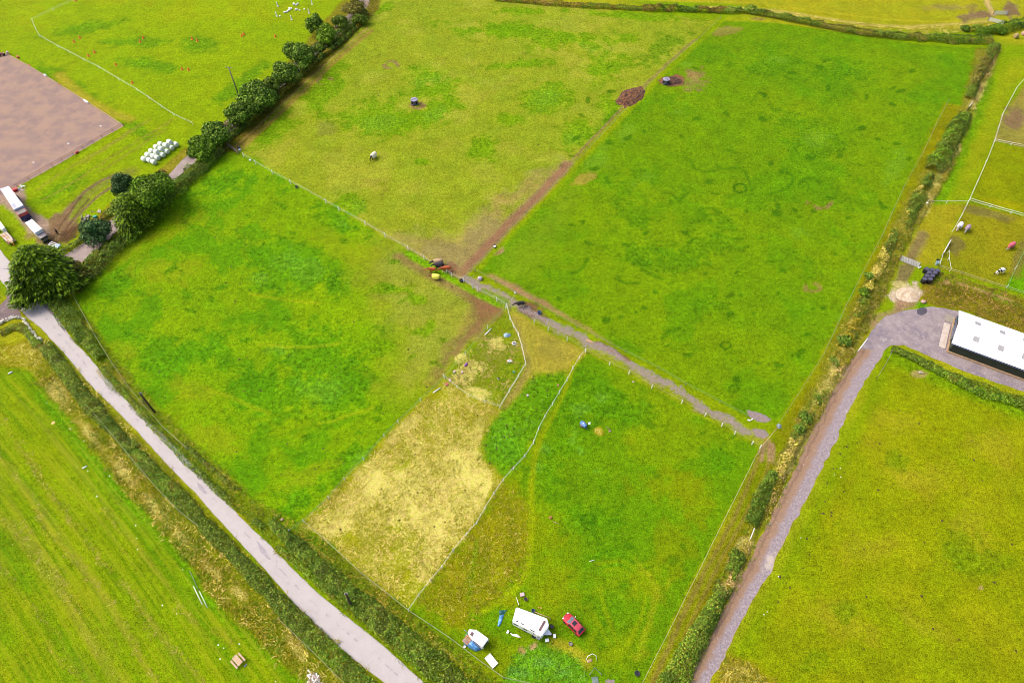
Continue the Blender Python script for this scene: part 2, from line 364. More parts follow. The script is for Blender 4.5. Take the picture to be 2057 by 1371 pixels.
for b_ in [(600, 530, 50, 26, -20), (640, 780, 40, 30, 0), (720, 920, 30, 12, 45), (700, 455, 26, 10, -35), (520, 560, 20, 12, 0), (560, 700, 30, 16, 0)]: paint(blobw(*b_, edge=1, wob=1.0), (108, 176, 56), .55)
for b_ in [(380, 450, 70, 26, 20), (330, 540, 60, 30, 0), (250, 500, 60, 20, 40), (420, 880, 60, 30, -20), (600, 960, 70, 20, 20), (380, 780, 50, 20, -20), (250, 700, 26, 18, 0), (700, 500, 60, 24, -20)]:
    paint(blobw(*b_, edge=.9, wob=1.0), (152, 178, 40), .5)
GZ = [(760, 470), (905, 556), (998, 606), (1012, 622), (940, 700), (850, 790), (800, 820), (770, 760), (800, 690), (740, 620), (720, 560)]
paint(polyw(GZ, 6, 4), (148, 166, 60), .85)
for b_ in [(850, 665, 38, 14, 0), (840, 600, 18, 10, 0), (790, 580, 36, 9, 0), (870, 650, 20, 12, 0), (760, 700, 30, 14, 0), (905, 700, 12, 6, 0)]: paint(blobw(*b_, edge=.8, wob=.9), (110, 166, 12), .8)
paint(linew([(800, 515), (860, 550), (905, 575), (960, 605), (1005, 628)], 1.2, 1.1), (160, 120, 80), .7, dirt=.4)
paint(polyw([(950, 590), (1010, 622), (985, 650), (930, 700), (880, 760), (862, 770), (900, 700), (945, 640)], 2.2, 2), (158, 112, 78), .8, dirt=.55)
paint(linew([(820, 508), (880, 545), (925, 570), (1000, 610)], 1.0, .4), (112, 176, 18), .95)
for ln in [[(500, 590), (560, 600), (640, 610)], [(520, 690), (600, 700), (680, 690)], [(640, 850), (700, 835), (760, 815)], [(410, 780), (470, 800), (540, 830)]]: paint(linew(ln, .35, .3), (165, 190, 40), .5)
for x, y, r in [(365, 515, 12), (350, 550, 16), (400, 440, 30)]: paint(blobw(x, y, r, r * .8, 0, ring=.25, wob=.3), (92, 150, 14), .6)
paint(linew([(560, 1042), (600, 1050), (640, 1075)], 1.0, 1), (104, 160, 10), .9)
# centre: gravel path
PATH = [(926, 562), (955, 550), (1000, 575), (1035, 597), (1070, 622), (1120, 652), (1200, 692), (1250, 722), (1330, 762), (1400, 795), (1460, 830), (1500, 852), (1545, 880), (1524, 896), (1475, 866), (1400, 825), (1310, 777), (1228, 733), (1178, 706), (1110, 668), (1050, 638), (1020, 612), (960, 580)]
paint(polyw([(918, 566), (958, 540), (1035, 586), (1100, 618), (1235, 694), (1376, 770), (1500, 834), (1565, 852), (1528, 902), (1450, 858), (1310, 782), (1180, 706), (1060, 650), (1018, 616)], .5, .4), (132, 168, 16), 1)
paint(polyw(PATH, .8, 1.8), (150, 164, 66), .6, gravel=.5)
paint(linew([(940, 560), (1000, 588), (1050, 618), (1100, 645), (1190, 688), (1290, 745), (1400, 806), (1500, 866)], 1.25, .9, 2.8), None, 1, gravel=.6)
paint(blobw(1060, 622, 40, 14, -28, .8), (120, 90, 72), .8, dirt=.6)
paint(linew([(1200, 690), (1260, 722)], .6, .4), (120, 78, 50), .8, dirt=.8)
paint(linew([(975, 585), (1015, 607)], 1.0, .6, 1.5), (116, 152, 60), .9, gravel=.25)
paint(blobw(1525, 838, 26, 11, -20, .5), None, 1, gravel=.9); paint(blobw(1528, 872, 24, 13, -20, .6), None, 1, gravel=.85)
# small paddocks
paint(polyw([(1022, 618), (1100, 668), (1178, 708), (1160, 728), (1140, 765), (1090, 750), (1050, 800), (1010, 822), (1060, 735), (1045, 680)], .5, .5), (164, 168, 62), .95)
paint(blobw(1110, 700, 40, 20, -25, 1), (168, 150, 60), .5)
paint(linew([(1028, 640), (1048, 690), (1062, 735), (1040, 775), (1005, 830)], .8, .6), (180, 160, 80), .7, dirt=.2)
WG = [(1070, 755), (1110, 748), (1138, 752), (1125, 790), (1095, 838), (1075, 888), (1055, 918), (1015, 966), (990, 940), (962, 908), (985, 850), (1005, 825), (1045, 790)]
paint(polyw(WG, 1.2, 1.2), (92, 158, 18), .95, dark=.18)
paint(blobw(1020, 880, 30, 60, 20, .9), (96, 170, 40), .6)
PB = [(1018, 622), (1040, 672), (1055, 735), (1004, 820), (893, 760), (950, 700)]
paint(polyw(PB, .5, .5), (124, 156, 24), .95, straw=.28)
for b_ in [(930, 750, 40, 22, 20), (960, 790, 40, 16, -10), (1000, 690, 20, 14, 0), (925, 715, 30, 12, 30)]: paint(blobw(*b_, edge=.9), None, .9, straw=.66)
DRY = [(893, 766), (1004, 822), (985, 850), (958, 905), (1012, 968), (930, 1085), (822, 1218), (720, 1150), (611, 1050), (700, 960), (800, 858)]
paint(polyw(DRY, 1.3, 1.2), (172, 180, 56), 1, straw=.66)
s_, w_ = polyw(DRY, .7, .6); t = w_ * smooth(fbm(GX[s_], GY[s_], 14, 2, 4), .5, .66)
MK['straw'][s_] -= t * .26; t2 = w_ * smooth(fbm(GX[s_], GY[s_], 5, 7, 4), .46, .6); MK['straw'][s_] -= t2 * .1; C[s_] = C[s_] * (1 - .6 * t[..., None]) + np.array(S(146, 166, 14)) * .6 * t[..., None]
# south east field
SE = [(1180, 708), (1310, 782), (1450, 860), (1527, 902), (1500, 952), (1400, 1150), (1290, 1371), (1270, 1420), (1040, 1400), (940, 1310), (822, 1228), (911, 1108), (1013, 968), (1075, 890), (1124, 792), (1165, 722)]
paint(polyw(SE, .4, .4), (100, 155, 2), lush=.3)
s_, w_ = polyw(SE, .4, .4); t = w_ * smooth(fbm(GX[s_], GY[s_], 12, 4, 5), .5, .62) * .6
C[s_] = C[s_] * (1 - t[..., None]) + np.array(S(126, 164, 0)) * t[..., None]
for b_ in [(1090, 1080, 50, 40, 0), (1100, 1170, 60, 50, 0), (1250, 1170, 60, 40, 0), (1330, 980, 70, 50, 0), (1270, 880, 26, 16, 0), (1350, 1080, 40, 50, 30), (1000, 1330, 60, 40, 0), (1220, 1300, 60, 60, 0), (1400, 1000, 40, 60, 30), (1310, 1150, 40, 40, 0)]:
    paint(blobw(*b_, edge=.95, wob=1), (134, 162, 10), .55, straw=.1)
for b_ in [(1180, 800, 70, 40, -20), (1140, 890, 50, 40, 0), (1250, 820, 60, 30, -20), (1180, 1040, 60, 30, 0), (1230, 1130, 60, 30, 0), (1090, 960, 40, 50, 0), (1450, 930, 40, 30, 0), (1230, 1230, 30, 60, 0)]:
    paint(blobw(*b_, edge=.9, wob=1), (86, 156, 4), .6)
for b_ in [(1165, 820, 16, 12, 0), (1150, 880, 12, 20, 0), (1165, 905, 10, 16, 20), (1210, 800, 16, 8, 0), (1090, 900, 16, 10, 0), (1080, 940, 12, 10, 0), (1200, 945, 16, 8, 0)]: paint(blobw(*b_, edge=1, wob=.9), (104, 172, 60), .6)
for ln in [[(1278, 1125), (1320, 1170), (1318, 1230), (1300, 1240), (1295, 1290), (1285, 1330)], [(1350, 1170), (1345, 1185)]]: paint(linew(ln, .5, .5, 2.6), (156, 178, 40), .55, straw=.3)
for ln in [[(1190, 1020), (1186, 1045), (1195, 1070), (1205, 1095)], [(1210, 1050), (1235, 1042), (1260, 1050)], [(1175, 1040), (1200, 1052)]]: paint(linew(ln, .3, .25, .8), (70, 134, 4), .6)
paint(blobw(1182, 1042, 14, 9, 0, ring=.36, wob=.15), (60, 122, 2), .9)
rr = random.Random(8)
for i in range(46):
    x = 1060 + rr.random() * 420; y = 760 + rr.random() * 520
    if y < 700 + (x - 1180) * .58 or y > 1290 - (x - 1290) * 1.6 and x > 1290: continue
    paint(blobw(x, y, 4 + rr.random() * 9, 3 + rr.random() * 6, rr.uniform(-30, 30), edge=.6, wob=.6), (68, 130, 0), .6)
for i in range(70):
    x = 190 + rr.random() * 720; y = 340 + rr.random() * 640
    if y < 560 - (x - 150) * .8 or y < 300 + (x - 455) * .57 or y > 600 + (x - 150) * 1.05 or y > 1640 - x * 1.0: continue
    paint(blobw(x, y, 4 + rr.random() * 12, 3 + rr.random() * 6, rr.uniform(-30, 30), edge=.6, wob=.8), (72, 140, 2), .6)
OC = [(1015, 970), (1045, 985), (1062, 1020), (1062, 1130), (1040, 1180), (990, 1215), (930, 1260), (850, 1225), (830, 1214), (935, 1080)]
paint(polyw(OC, 2.0, 2.5), (140, 152, 14), .95, straw=.3)
for b_ in [(960, 1130, 40, 40, 0), (1030, 1060, 20, 50, 0), (900, 1200, 30, 24, 0)]: paint(blobw(*b_, edge=1), (112, 132, 8), .6)
paint(linew([(1155, 728), (1120, 820), (1095, 860), (1075, 910), (1067, 960), (1068, 1100), (1060, 1150), (1040, 1180), (1005, 1205), (975, 1225)], .5, .35, .5), (150, 180, 20), .75)
paint(linew([(958, 1085), (948, 1150), (942, 1200)], .4, .35, .5), (110, 160, 8), .7)
for ln in [[(1200, 1130), (1250, 1125), (1290, 1150), (1300, 1200), (1275, 1270), (1250, 1310)], [(1215, 1145), (1250, 1140), (1275, 1160), (1280, 1200)], [(1205, 1180), (1215, 1230), (1240, 1290), (1250, 1340)], [(1190, 1230), (1215, 1280), (1240, 1320)]]:
    paint(linew(ln, .35, .3, .6), (140, 176, 16), .6)
paint(polyw([(1010, 1371), (1035, 1310), (1080, 1285), (1130, 1295), (1165, 1320), (1185, 1371), (1190, 1440), (1000, 1440)], .8, 1.4), (100, 170, 34), .95)
for b_ in [(1090, 1330, 30, 16, 0), (1050, 1350, 30, 14, 0), (1130, 1350, 20, 12, 0)]: paint(blobw(*b_, edge=1), (92, 160, 66), .6)
paint(blobw(1072, 1297, 12, 7, 30, .5), (200, 160, 115), .95); paint(blobw(1050, 1306, 12, 6, -50, .5), (190, 155, 100), .9)
paint(linew([(1110, 1290), (1150, 1300), (1180, 1330)], .8, .7), (180, 180, 60), .7, straw=.4)
paint(blobw(1225, 1368, 16, 8, 0, .4), None, 1, gravel=.95)
paint(blobw(1204, 866, 9, 8, 0, .6), (176, 168, 50), .9, straw=.5)
# strip with wheel ruts beside it
ST = [(1530, 905), (1565, 855), (1600, 850), (1560, 940), (1500, 1060), (1420, 1210), (1350, 1371), (1330, 1430), (1270, 1430), (1300, 1371), (1410, 1150), (1505, 952)]
paint(polyw(ST, .6, .6), (124, 150, 8), 1)
for ln, c_ in [([(1538, 880), (1552, 910), (1530, 975), (1480, 1065), (1425, 1170), (1370, 1290), (1335, 1371)], (152, 134, 66)), ([(1528, 905), (1500, 985), (1455, 1075), (1400, 1180), (1345, 1290), (1310, 1371)], (152, 134, 66)), ([(1555, 893), (1548, 960), (1500, 1050), (1440, 1160), (1385, 1270), (1355, 1340)], (116, 122, 20))]:
    paint(linew(ln, .42, .5, .7), c_, .7)
for ln in [[(1535, 892), (1530, 925)], [(1552, 892), (1556, 930)], [(1544, 885), (1546, 925)]]: paint(linew(ln, .35, .3), (190, 150, 115), .85, dirt=.2)
# ochre rough grass bank right of the big field
OB = [(1898, 210), (1945, 215), (1925, 265), (1890, 330), (1830, 440), (1790, 520), (1720, 650), (1700, 720), (1640, 830), (1570, 990), (1540, 1050), (1500, 1080), (1530, 1010), (1590, 900), (1565, 862), (1600, 800), (1655, 716), (1770, 480), (1850, 315)]
paint(polyw(OB, 1.2, 1.2), (138, 150, 8), .95, straw=.12)
s_, w_ = polyw(OB, .5, .8); t = w_ * smooth(fbm(GX[s_], GY[s_], 5, 6, 4), .48, .6) * .6
C[s_] = C[s_] * (1 - t[..., None]) + np.array(S(120, 142, 10)) * t[..., None]
HB = [(1960, 100), (2010, 90), (2000, 140), (1960, 230), (1930, 300), (1890, 380), (1840, 460), (1800, 540), (1780, 600), (1745, 660), (1700, 745), (1640, 860), (1580, 980), (1530, 1080), (1480, 1180), (1420, 1300), (1380, 1400), (1340, 1400), (1380, 1290), (1450, 1150), (1500, 1060), (1560, 930), (1620, 800), (1690, 650), (1740, 560), (1800, 440), (1870, 320), (1925, 240)]
paint(polyw(HB, .8, 1.2), (132, 140, 38), .95, straw=.35)
for ln in [[(2005, 100), (1980, 150), (1955, 215)], [(1925, 290), (1885, 360), (1855, 430)], [(1700, 700), (1672, 760), (1640, 820), (1610, 875), (1580, 940)], [(1500, 1090), (1480, 1140), (1460, 1180)]]:
    paint(linew(ln, 1.0, .8, 1.6), (216, 184, 110), .75, straw=.6)
# right of the bank: pony paddocks
RF = [(2010, 95), (2400, 60), (2400, 600), (2057, 600), (1885, 540), (1800, 560), (1770, 620), (1830, 480), (1930, 310)]
paint(polyw(RF, .6, .6), (132, 172, 10), 1)
paint(linew([(1990, 160), (1940, 300), (1890, 400), (1860, 470)], 1.4, 1), (96, 160, 4), .7)
paint(polyw([(1985, 210), (2030, 120), (2400, 80), (2400, 150), (2057, 150), (2020, 200), (1995, 280), (1900, 470), (1880, 470), (1940, 330)], 2, 1), (146, 168, 30), .8)
paint(polyw([(2012, 232), (2060, 170), (2300, 180), (2300, 310), (2057, 297), (1996, 284)], .8, .8), (150, 148, 66), .9)
paint(blobw(2040, 240, 26, 24, 0, .6), (150, 116, 90), .8, dirt=.3)
paint(polyw([(1995, 288), (2057, 300), (2300, 320), (2300, 460), (2057, 430), (1944, 404)], .5, .5), (134, 158, 8), 1)
paint(blobw(2020, 410, 40, 10, -10, .8), (160, 170, 10), .8)
PD = [(1944, 408), (2057, 434), (2300, 480), (2300, 660), (2057, 590), (1886, 540), (1905, 480)]
paint(polyw(PD, .5, .5), (142, 152, 36), 1, dark=.2)
paint(polyw([(2057, 495), (2300, 470), (2300, 640), (2070, 595), (2020, 578)], .4, .4), (100, 168, 0), 1)
clear(polyw([(2057, 495), (2300, 470), (2300, 640), (2070, 595), (2020, 578)], .4, .4))
for b_ in [(1990, 430, 50, 10, -12), (2045, 530, 16, 40, -15), (1920, 490, 16, 20, 0)]: paint(blobw(*b_, edge=.8), (140, 124, 66), .7, dark=.3)
paint(polyw([(1864, 412), (1938, 410), (1905, 480), (1882, 534), (1845, 530), (1810, 520), (1840, 470)], .8, .6), (158, 164, 46), .95)
paint(linew([(1855, 470), (1835, 510), (1818, 545), (1805, 575)], 1.2, 1), (146, 120, 84), .8, dirt=.3)
for ln in [[(1812, 535), (1800, 590)], [(1838, 530), (1818, 560)]]: paint(linew(ln, .5, .4), (142, 126, 84), .7)
# bank north of the barn
paint(polyw([(1860, 560), (1886, 545), (2057, 600), (2300, 680), (2300, 760), (2057, 672), (1932, 622), (1860, 615), (1835, 610)], .6, .8), (138, 138, 34), 1, straw=.25)
paint(polyw([(1870, 560), (1900, 552), (2057, 608), (2200, 655), (2200, 670), (2057, 622), (1890, 575)], 1, 1.4), (116, 156, 18), .9, straw=.25)
for b_ in [(1950, 590, 60, 14, -18), (2030, 625, 40, 14, -18), (1900, 590, 20, 10, 0)]: paint(blobw(*b_, edge=.9), (112, 108, 20), .7)
for b_ in [(1902, 566, 6, 4, 0), (1935, 572, 14, 3, -18), (1975, 585, 30, 3, -20), (2020, 600, 24, 3, -18)]: paint(blobw(*b_, edge=.8), (206, 166, 110), .8)
paint(blobw(1848, 612, 18, 8, 0, .5), (90, 158, 10), .9)
paint(blobw(1822, 592, 30, 23, 10, .35, .7), (236, 214, 184), 1, dirt=0); paint(blobw(1806, 574, 18, 10, 0, .6, .9), (206, 206, 130), .8, straw=.3)
paint(polyw([(1790, 625), (1800, 600), (1840, 608), (1830, 622), (1770, 640), (1750, 660), (1748, 645)], .8, 1), (176, 138, 106), .9)
# south east big olive field
OF = [(1782, 700), (1850, 742), (1960, 780), (2057, 822), (2500, 1000), (2500, 1700), (1400, 1700), (1440, 1371), (1560, 1180), (1640, 1010), (1720, 850)]
paint(polyw(OF, .5, .6), (138, 162, 2), 1, lush=.15)
s_, w_ = polyw(OF, .5, .6); t = w_ * smooth(fbm(GX[s_], GY[s_], 10, 5, 5), .5, .62) * .45
C[s_] = C[s_] * (1 - t[..., None]) + np.array(S(156, 172, 34)) * t[..., None]
t = w_ * smooth(fbm(GX[s_], GY[s_], 14, 1, 5), .54, .66) * .6
C[s_] = C[s_] * (1 - t[..., None]) + np.array(S(134, 160, 0)) * t[..., None]
for b_ in [(1860, 960, 90, 40, 0), (1820, 960, 40, 20, 0), (1950, 1070, 40, 60, 20), (1750, 1100, 60, 30, 10), (1700, 1250, 90, 30, -20), (1850, 1260, 60, 20, -30), (1800, 850, 70, 30, 0), (1980, 900, 50, 30, 0)]:
    paint(blobw(*b_, edge=1, wob=1), (164, 172, 48), .55)
paint(linew([(1788, 715), (1740, 820), (1690, 910), (1640, 1020), (1590, 1120), (1530, 1230), (1470, 1345)], 1.6, 1.8), (122, 162, 4), .7)
paint(linew([(1790, 712), (1850, 745), (1950, 783), (2057, 826), (2200, 890)], 2.2, 1.6), (112, 164, 4), .85)
for b_ in [(1930, 1100, 36, 30, 20), (1970, 1130, 44, 20, 0), (1810, 925, 26, 22, 0), (1680, 1050, 10, 8, 0), (1650, 1330, 30, 20, 0), (1700, 1230, 24, 16, 0)]: paint(blobw(*b_, edge=.9, wob=1.1), (116, 156, 10), .7)
paint(polyw([(1440, 1371), (1455, 1318), (1500, 1325), (1560, 1371), (1600, 1420), (1400, 1450)], 1, 1.2), (150, 146, 40), .9, straw=.5)
paint(blobw(1850, 750, 16, 6, 0, .8), (196, 180, 110), .8); paint(blobw(1970, 1180, 5, 4, 0, .8), (210, 180, 120), .8)
# top band
TB = [(950, -60), (2400, -60), (2400, 40), (2057, 45), (1990, 55), (1850, 65), (1700, 45), (1560, 15), (1350, 2), (1000, -12)]
paint(polyw(TB, .8, .6), (160, 174, 44), 1)
paint(linew([(1400, 14), (1560, 20), (1680, 42), (1800, 55), (1900, 50), (1990, 42)], .8, .7, 1), (206, 188, 92), .8, straw=.4)
for ln in [[(1540, 10), (1650, 24), (1800, 42), (1930, 44)], [(1200, -4), (1330, 2), (1540, 6)]]: paint(linew(ln, .4, .4), (196, 196, 60), .5)
paint(blobw(1960, 32, 44, 9, 5, .6), (146, 112, 92), .85, dirt=.4); paint(blobw(2030, 20, 16, 22, 0, .6), (144, 112, 90), .85, dirt=.4); paint(linew([(1975, -20), (1985, 12), (1996, 30)], .9, .6), (214, 182, 120), .9, straw=.4)
paint(blobw(1910, 15, 60, 8, 0, .9), (150, 140, 80), .6)
# mown field bottom left, with stripes and windrows
LF = [(-500, 640), (0, 690), (30, 735), (70, 745), (100, 800), (200, 930), (300, 1040), (360, 1090), (372, 1140), (412, 1215), (440, 1220), (520, 1290), (640, 1400), (700, 1800), (-500, 1800)]
paint(polyw(LF, .6, .6), (116, 158, 0), 1, lush=0)
s_, w_ = polyw(LF, .6, .6)
p0, p1 = G(140, 1030), G(300, 1235); dv = (p1 - p0).normalized(); 
al = GX[s_] * dv.x + GY[s_] * dv.y; ac = -GX[s_] * dv.y + GY[s_] * dv.x + (al - al.mean()) ** 2 * .0006
st_ = .6 * vn(ac * 1.0, al * .02, .8, 3) + .4 * vn(ac, al * .04, 2.3, 5)
STR = np.zeros(GX.shape + (4,)); STR[s_] = np.stack([ac, al * .03, w_, w_ * 0], -1)
t = w_ * smooth(st_, .4, .66) * .4; C[s_] = C[s_] * (1 - t[..., None]) + np.array(S(146, 176, 14)) * t[..., None]
t = w_ * smooth(1 - st_, .55, .75) * .35; C[s_] = C[s_] * (1 - t[..., None]) + np.array(S(86, 154, 0)) * t[..., None]
t = w_ * smooth(BIG[s_], .5, .62) * .5; C[s_] = C[s_] * (1 - t[..., None]) + np.array(S(150, 172, 24)) * t[..., None]
WR = [([(-20, 1010), (30, 1065), (70, 1115), (115, 1170), (160, 1235), (200, 1300), (255, 1385)], 1.0, .8), ([(20, 1010), (50, 1060), (90, 1120), (140, 1180)], .35, .6), ([(75, 1035), (110, 1085), (150, 1125), (200, 1185), (240, 1240), (280, 1310), (325, 1385)], .5, .7), ([(133, 1035), (170, 1080), (205, 1125), (222, 1148)], .4, .7), ([(240, 1165), (280, 1215), (325, 1275), (370, 1325), (405, 1375)], .45, .75), ([(205, 1020), (240, 1065), (285, 1115), (335, 1180)], .35, .6), ([(-10, 900), (30, 950), (60, 1000), (85, 1040)], .5, .6), ([(40, 890), (80, 960), (110, 1000), (140, 1040)], .4, .6), ([(0, 1130), (40, 1190), (90, 1250), (140, 1320), (170, 1380)], .3, .55), ([(355, 1210), (385, 1245), (395, 1252)], .4, .6), ([(430, 1255), (470, 1290)], .35, .6), ([(5, 830), (15, 860), (20, 880)], .3, .5), ([(365, 1020), (300, 960), (240, 890), (190, 820)], .25, .4), ([(175, 1190), (215, 1260), (240, 1310)], .25, .5), ([(290, 1250), (330, 1300)], .25, .5), ([(90, 1290), (150, 1360)], .3, .5)]
for ln, wd, v in WR: paint(linew(ln, wd * .8, wd * .7, 2.2), (156, 162, 66), .45, straw=v * .82)
for ln in [[(90, 790), (190, 920), (290, 1030), (370, 1110), (400, 1180), (470, 1230), (560, 1310), (640, 1390)]]: paint(linew(ln, 1.6, 1.0), (96, 164, 0), .8)
paint(linew([(375, 1130), (395, 1190), (415, 1225), (440, 1215), (520, 1290)], .5, .4), (84, 146, 0), .6)
# verges of the lane
VG = [(60, 690), (100, 680), (140, 725), (220, 815), (350, 952), (510, 1125), (600, 1222), (770, 1372), (860, 1460), (700, 1500), (640, 1400), (520, 1290), (440, 1220), (372, 1120), (290, 1030), (200, 925), (100, 795), (60, 740)]
paint(polyw(VG, .6, .8), (118, 140, 22), 1, straw=.25)
for b_ in [(60, 700, 24, 14, 0), (120, 790, 30, 16, -50), (180, 870, 36, 12, -52), (250, 950, 40, 12, -50), (310, 1020, 40, 12, -50), (365, 1080, 30, 10, -50), (420, 1140, 36, 12, -45), (480, 1190, 30, 12, -45), (590, 1290, 26, 10, -50), (600, 1310, 20, 6, -60)]:
    paint(blobw(*b_, edge=.8), (196, 178, 84), .7, straw=.6)
paint(polyw([(-60, 700), (30, 690), (60, 680), (80, 700), (90, 740), (30, 740), (-60, 720)], .8, 1), (140, 146, 20), .9, straw=.4)
V2 = [(96, 590), (145, 595), (215, 690), (300, 800), (400, 895), (520, 1010), (600, 1055), (730, 1155), (825, 1228), (950, 1320), (1040, 1400), (900, 1460), (850, 1371), (700, 1240), (560, 1110), (400, 945), (250, 800), (150, 685)]
paint(polyw(V2, .6, .8), (112, 146, 16), 1, straw=.22)
for b_ in [(250, 770, 30, 8, -48), (300, 820, 20, 6, -48), (450, 960, 40, 8, -45), (640, 1110, 40, 8, -40), (760, 1210, 60, 10, -38), (880, 1300, 60, 10, -38), (170, 655, 24, 6, -55)]: paint(blobw(*b_, edge=.9), (166, 164, 50), .8, straw=.45)
paint(polyw([(590, 1062), (612, 1052), (650, 1085), (680, 1110), (650, 1120), (600, 1085)], 1, .8), (100, 162, 6), .9)
# lane verge between trees and field
LV = [(745, -20), (770, -20), (760, 20), (640, 140), (560, 215), (490, 295), (440, 315), (300, 440), (160, 585), (120, 570), (200, 500), (330, 390), (450, 270), (560, 170), (650, 85)]
paint(polyw(LV, .6, .8), (112, 122, 28), 1, straw=.2)
paint(linew([(745, 62), (700, 100), (645, 148), (565, 225), (505, 280), (478, 302)], .9, .6), (166, 150, 60), .95, straw=.25)
paint(linew([(738, 56), (640, 140), (560, 215), (500, 270), (470, 296)], .35, .3), (196, 160, 90), .8, straw=.2)
paint(polyw([(310, 345), (375, 295), (392, 310), (345, 350), (250, 420), (180, 470), (150, 470), (230, 400)], .8, 1), (140, 136, 40), .9, straw=.35)
paint(polyw([(620, 75), (700, -10), (740, -10), (735, 20), (640, 110), (560, 180), (540, 170)], .8, 1), (126, 128, 40), .9, straw=.3)
# light speckling everywhere: random droppings-dark, slight tone noise
gw = smooth(1.15 - C[..., 0] / C[..., 1], 0, .2)
C[..., 0] *= 1 + .19 * gw; C[..., 1] *= 1 + .02 * gw; C[..., 2] *= 1 - .5 * gw * smooth(C[..., 1] / (C[..., 2] + .001), 6, 14)
HUE = fbm(GX, GY, 5, 7, 4); C[..., 0] *= 1 + (HUE - .5) * .22 * gw
C *= (1 + (FINE[..., None] - .5) * .3 + (MED[..., None] - .5) * .3 + (BLOTCH[..., None] - .5) * .1)
C = np.clip(C, .001, .8)
nx_, ny_ = len(gx), len(gy)
idx = np.arange(nx_ * ny_).reshape(ny_, nx_)
Fq = np.stack([idx[:-1, :-1], idx[:-1, 1:], idx[1:, 1:], idx[1:, :-1]], -1).reshape(-1, 4)
gz = np.zeros_like(GX)
me = mesh_np('ground', np.stack([GX, GY, gz], -1).reshape(-1, 3), Fq, C.reshape(-1, 3))
at = me.color_attributes.new('Msk', 'FLOAT_COLOR', 'POINT')
at.data.foreach_set('color', np.stack([MK['straw'], MK['dirt'], MK['gravel'], MK['dark']], -1).reshape(-1, 4).astype(np.float32).ravel())
STR[..., 3] = MK['lush']
at = me.color_attributes.new('Str', 'FLOAT_COLOR', 'POINT'); at.data.foreach_set('color', STR.reshape(-1, 4).astype(np.float32).ravel())
def ground_mat():
    m, n, p = newmat('pasture'); tc = N(n, 'ShaderNodeTexCoord').outputs['Object']
    a = N(n, 'ShaderNodeAttribute', attribute_name='Col').outputs['Color']
    mk = N(n, 'ShaderNodeAttribute', attribute_name='Msk'); sp = N(n, 'ShaderNodeSeparateColor'); n.links.new(mk.outputs['Color'], sp.inputs[0])
    n1 = noise(n, tc, 1.3, 6, .75); n2 = noise(n, tc, 4.5, 4, .7); n3 = noise(n, tc, .35, 5, .6)
    v = mth(n, 'ADD', mth(n, 'MULTIPLY', mth(n, 'SUBTRACT', n1, .5), 2.0), mth(n, 'MULTIPLY', mth(n, 'SUBTRACT', n2, .5), 3.6))
    v = mth(n, 'ADD', v, mth(n, 'MULTIPLY', mth(n, 'SUBTRACT', n3, .5), .5))
    g = mth(n, 'ADD', v, 1.0)
    c = mixc(n, 1, a, g, 'MULTIPLY')
    st0 = N(n, 'ShaderNodeAttribute', attribute_name='Str'); n6 = noise(n, tc, 1.1, 6, .78, .4); tf = mth(n, 'MULTIPLY', mth(n, 'SUBTRACT', n6, .5), 3.6)
    c = mixc(n, st0.outputs['Alpha'], c, mixc(n, 1, c, mth(n, 'ADD', tf, 1.0), 'MULTIPLY'))
    c = mixc(n, mth(n, 'MULTIPLY', mth(n, 'MULTIPLY', sstep(n, n6, .56, .68), st0.outputs['Alpha']), .35), c, S(140, 180, 70))
    # tint jitter: fine blades go yellow or deep green
    n4 = noise(n, tc, 2.4, 5, .7)
    c = mixc(n, mth(n, 'MULTIPLY', sstep(n, n4, .52, .72), .3), c, S(196, 194, 16))
    c = mixc(n, mth(n, 'MULTIPLY', sstep(n, n4, .46, .28), .34), c, S(76, 118, 0))
    n5 = noise(n, tc, 2.0, 5, .75, 1.2)
    def speck(mask, col, nz, k=1.7, gate=True):
        nonlocal c
        s = mth(n, 'ADD', mask, mth(n, 'MULTIPLY', mth(n, 'SUBTRACT', nz, .5), k))
        wgt = mth(n, 'MULTIPLY', sstep(n, s, .36, .64), sstep(n, mask, 0.02, .2))
        c = mixc(n, wgt, c, col)
    tex = mth(n, 'MULTIPLY_ADD', n2, 1.1, .45)
    def tinted(c1, c2, nz):
        x = mixc(n, sstep(n, nz, .4, .6), c1, c2); return mixc(n, 1, x, tex, 'MULTIPLY')
    speck(sp.outputs[0], tinted(S(242, 238, 112), S(250, 230, 134), n1), n5)
    speck(sp.outputs[1], tinted(S(132, 88, 62), S(176, 128, 92), n4), n1, 1.5)
    speck(sp.outputs[2], tinted(S(186, 166, 160), S(160, 144, 144), n4), n5, 1.4)
    st = N(n, 'ShaderNodeAttribute', attribute_name='Str'); s3 = N(n, 'ShaderNodeSeparateColor'); n.links.new(st.outputs['Color'], s3.inputs[0])
    cv = N(n, 'ShaderNodeCombineXYZ'); n.links.new(s3.outputs[0], cv.inputs[0]); n.links.new(s3.outputs[1], cv.inputs[1])
    q1 = noise(n, cv.outputs[0], 1.5, 3, .6); q2 = noise(n, cv.outputs[0], .45, 3, .5)
    c = mixc(n, mth(n, 'MULTIPLY', mth(n, 'MULTIPLY', sstep(n, q1, .5, .64), s3.outputs[2]), .5), c, S(170, 182, 30))
    c = mixc(n, mth(n, 'MULTIPLY', mth(n, 'MULTIPLY', sstep(n, q1, .48, .34), s3.outputs[2]), .5), c, S(96, 138, 0))
    c = mixc(n, mth(n, 'MULTIPLY', mth(n, 'MULTIPLY', sstep(n, q2, .54, .62), s3.outputs[2]), .2), c, S(190, 180, 60))
    vo = N(n, 'ShaderNodeTexVoronoi'); vo.inputs['Scale'].default_value = 1.1; n.links.new(tc, vo.inputs['Vector'])
    spot = mth(n, 'MULTIPLY', sstep(n, vo.outputs['Distance'], .24, .12), sstep(n, mk.outputs['Alpha'], 0, .3))
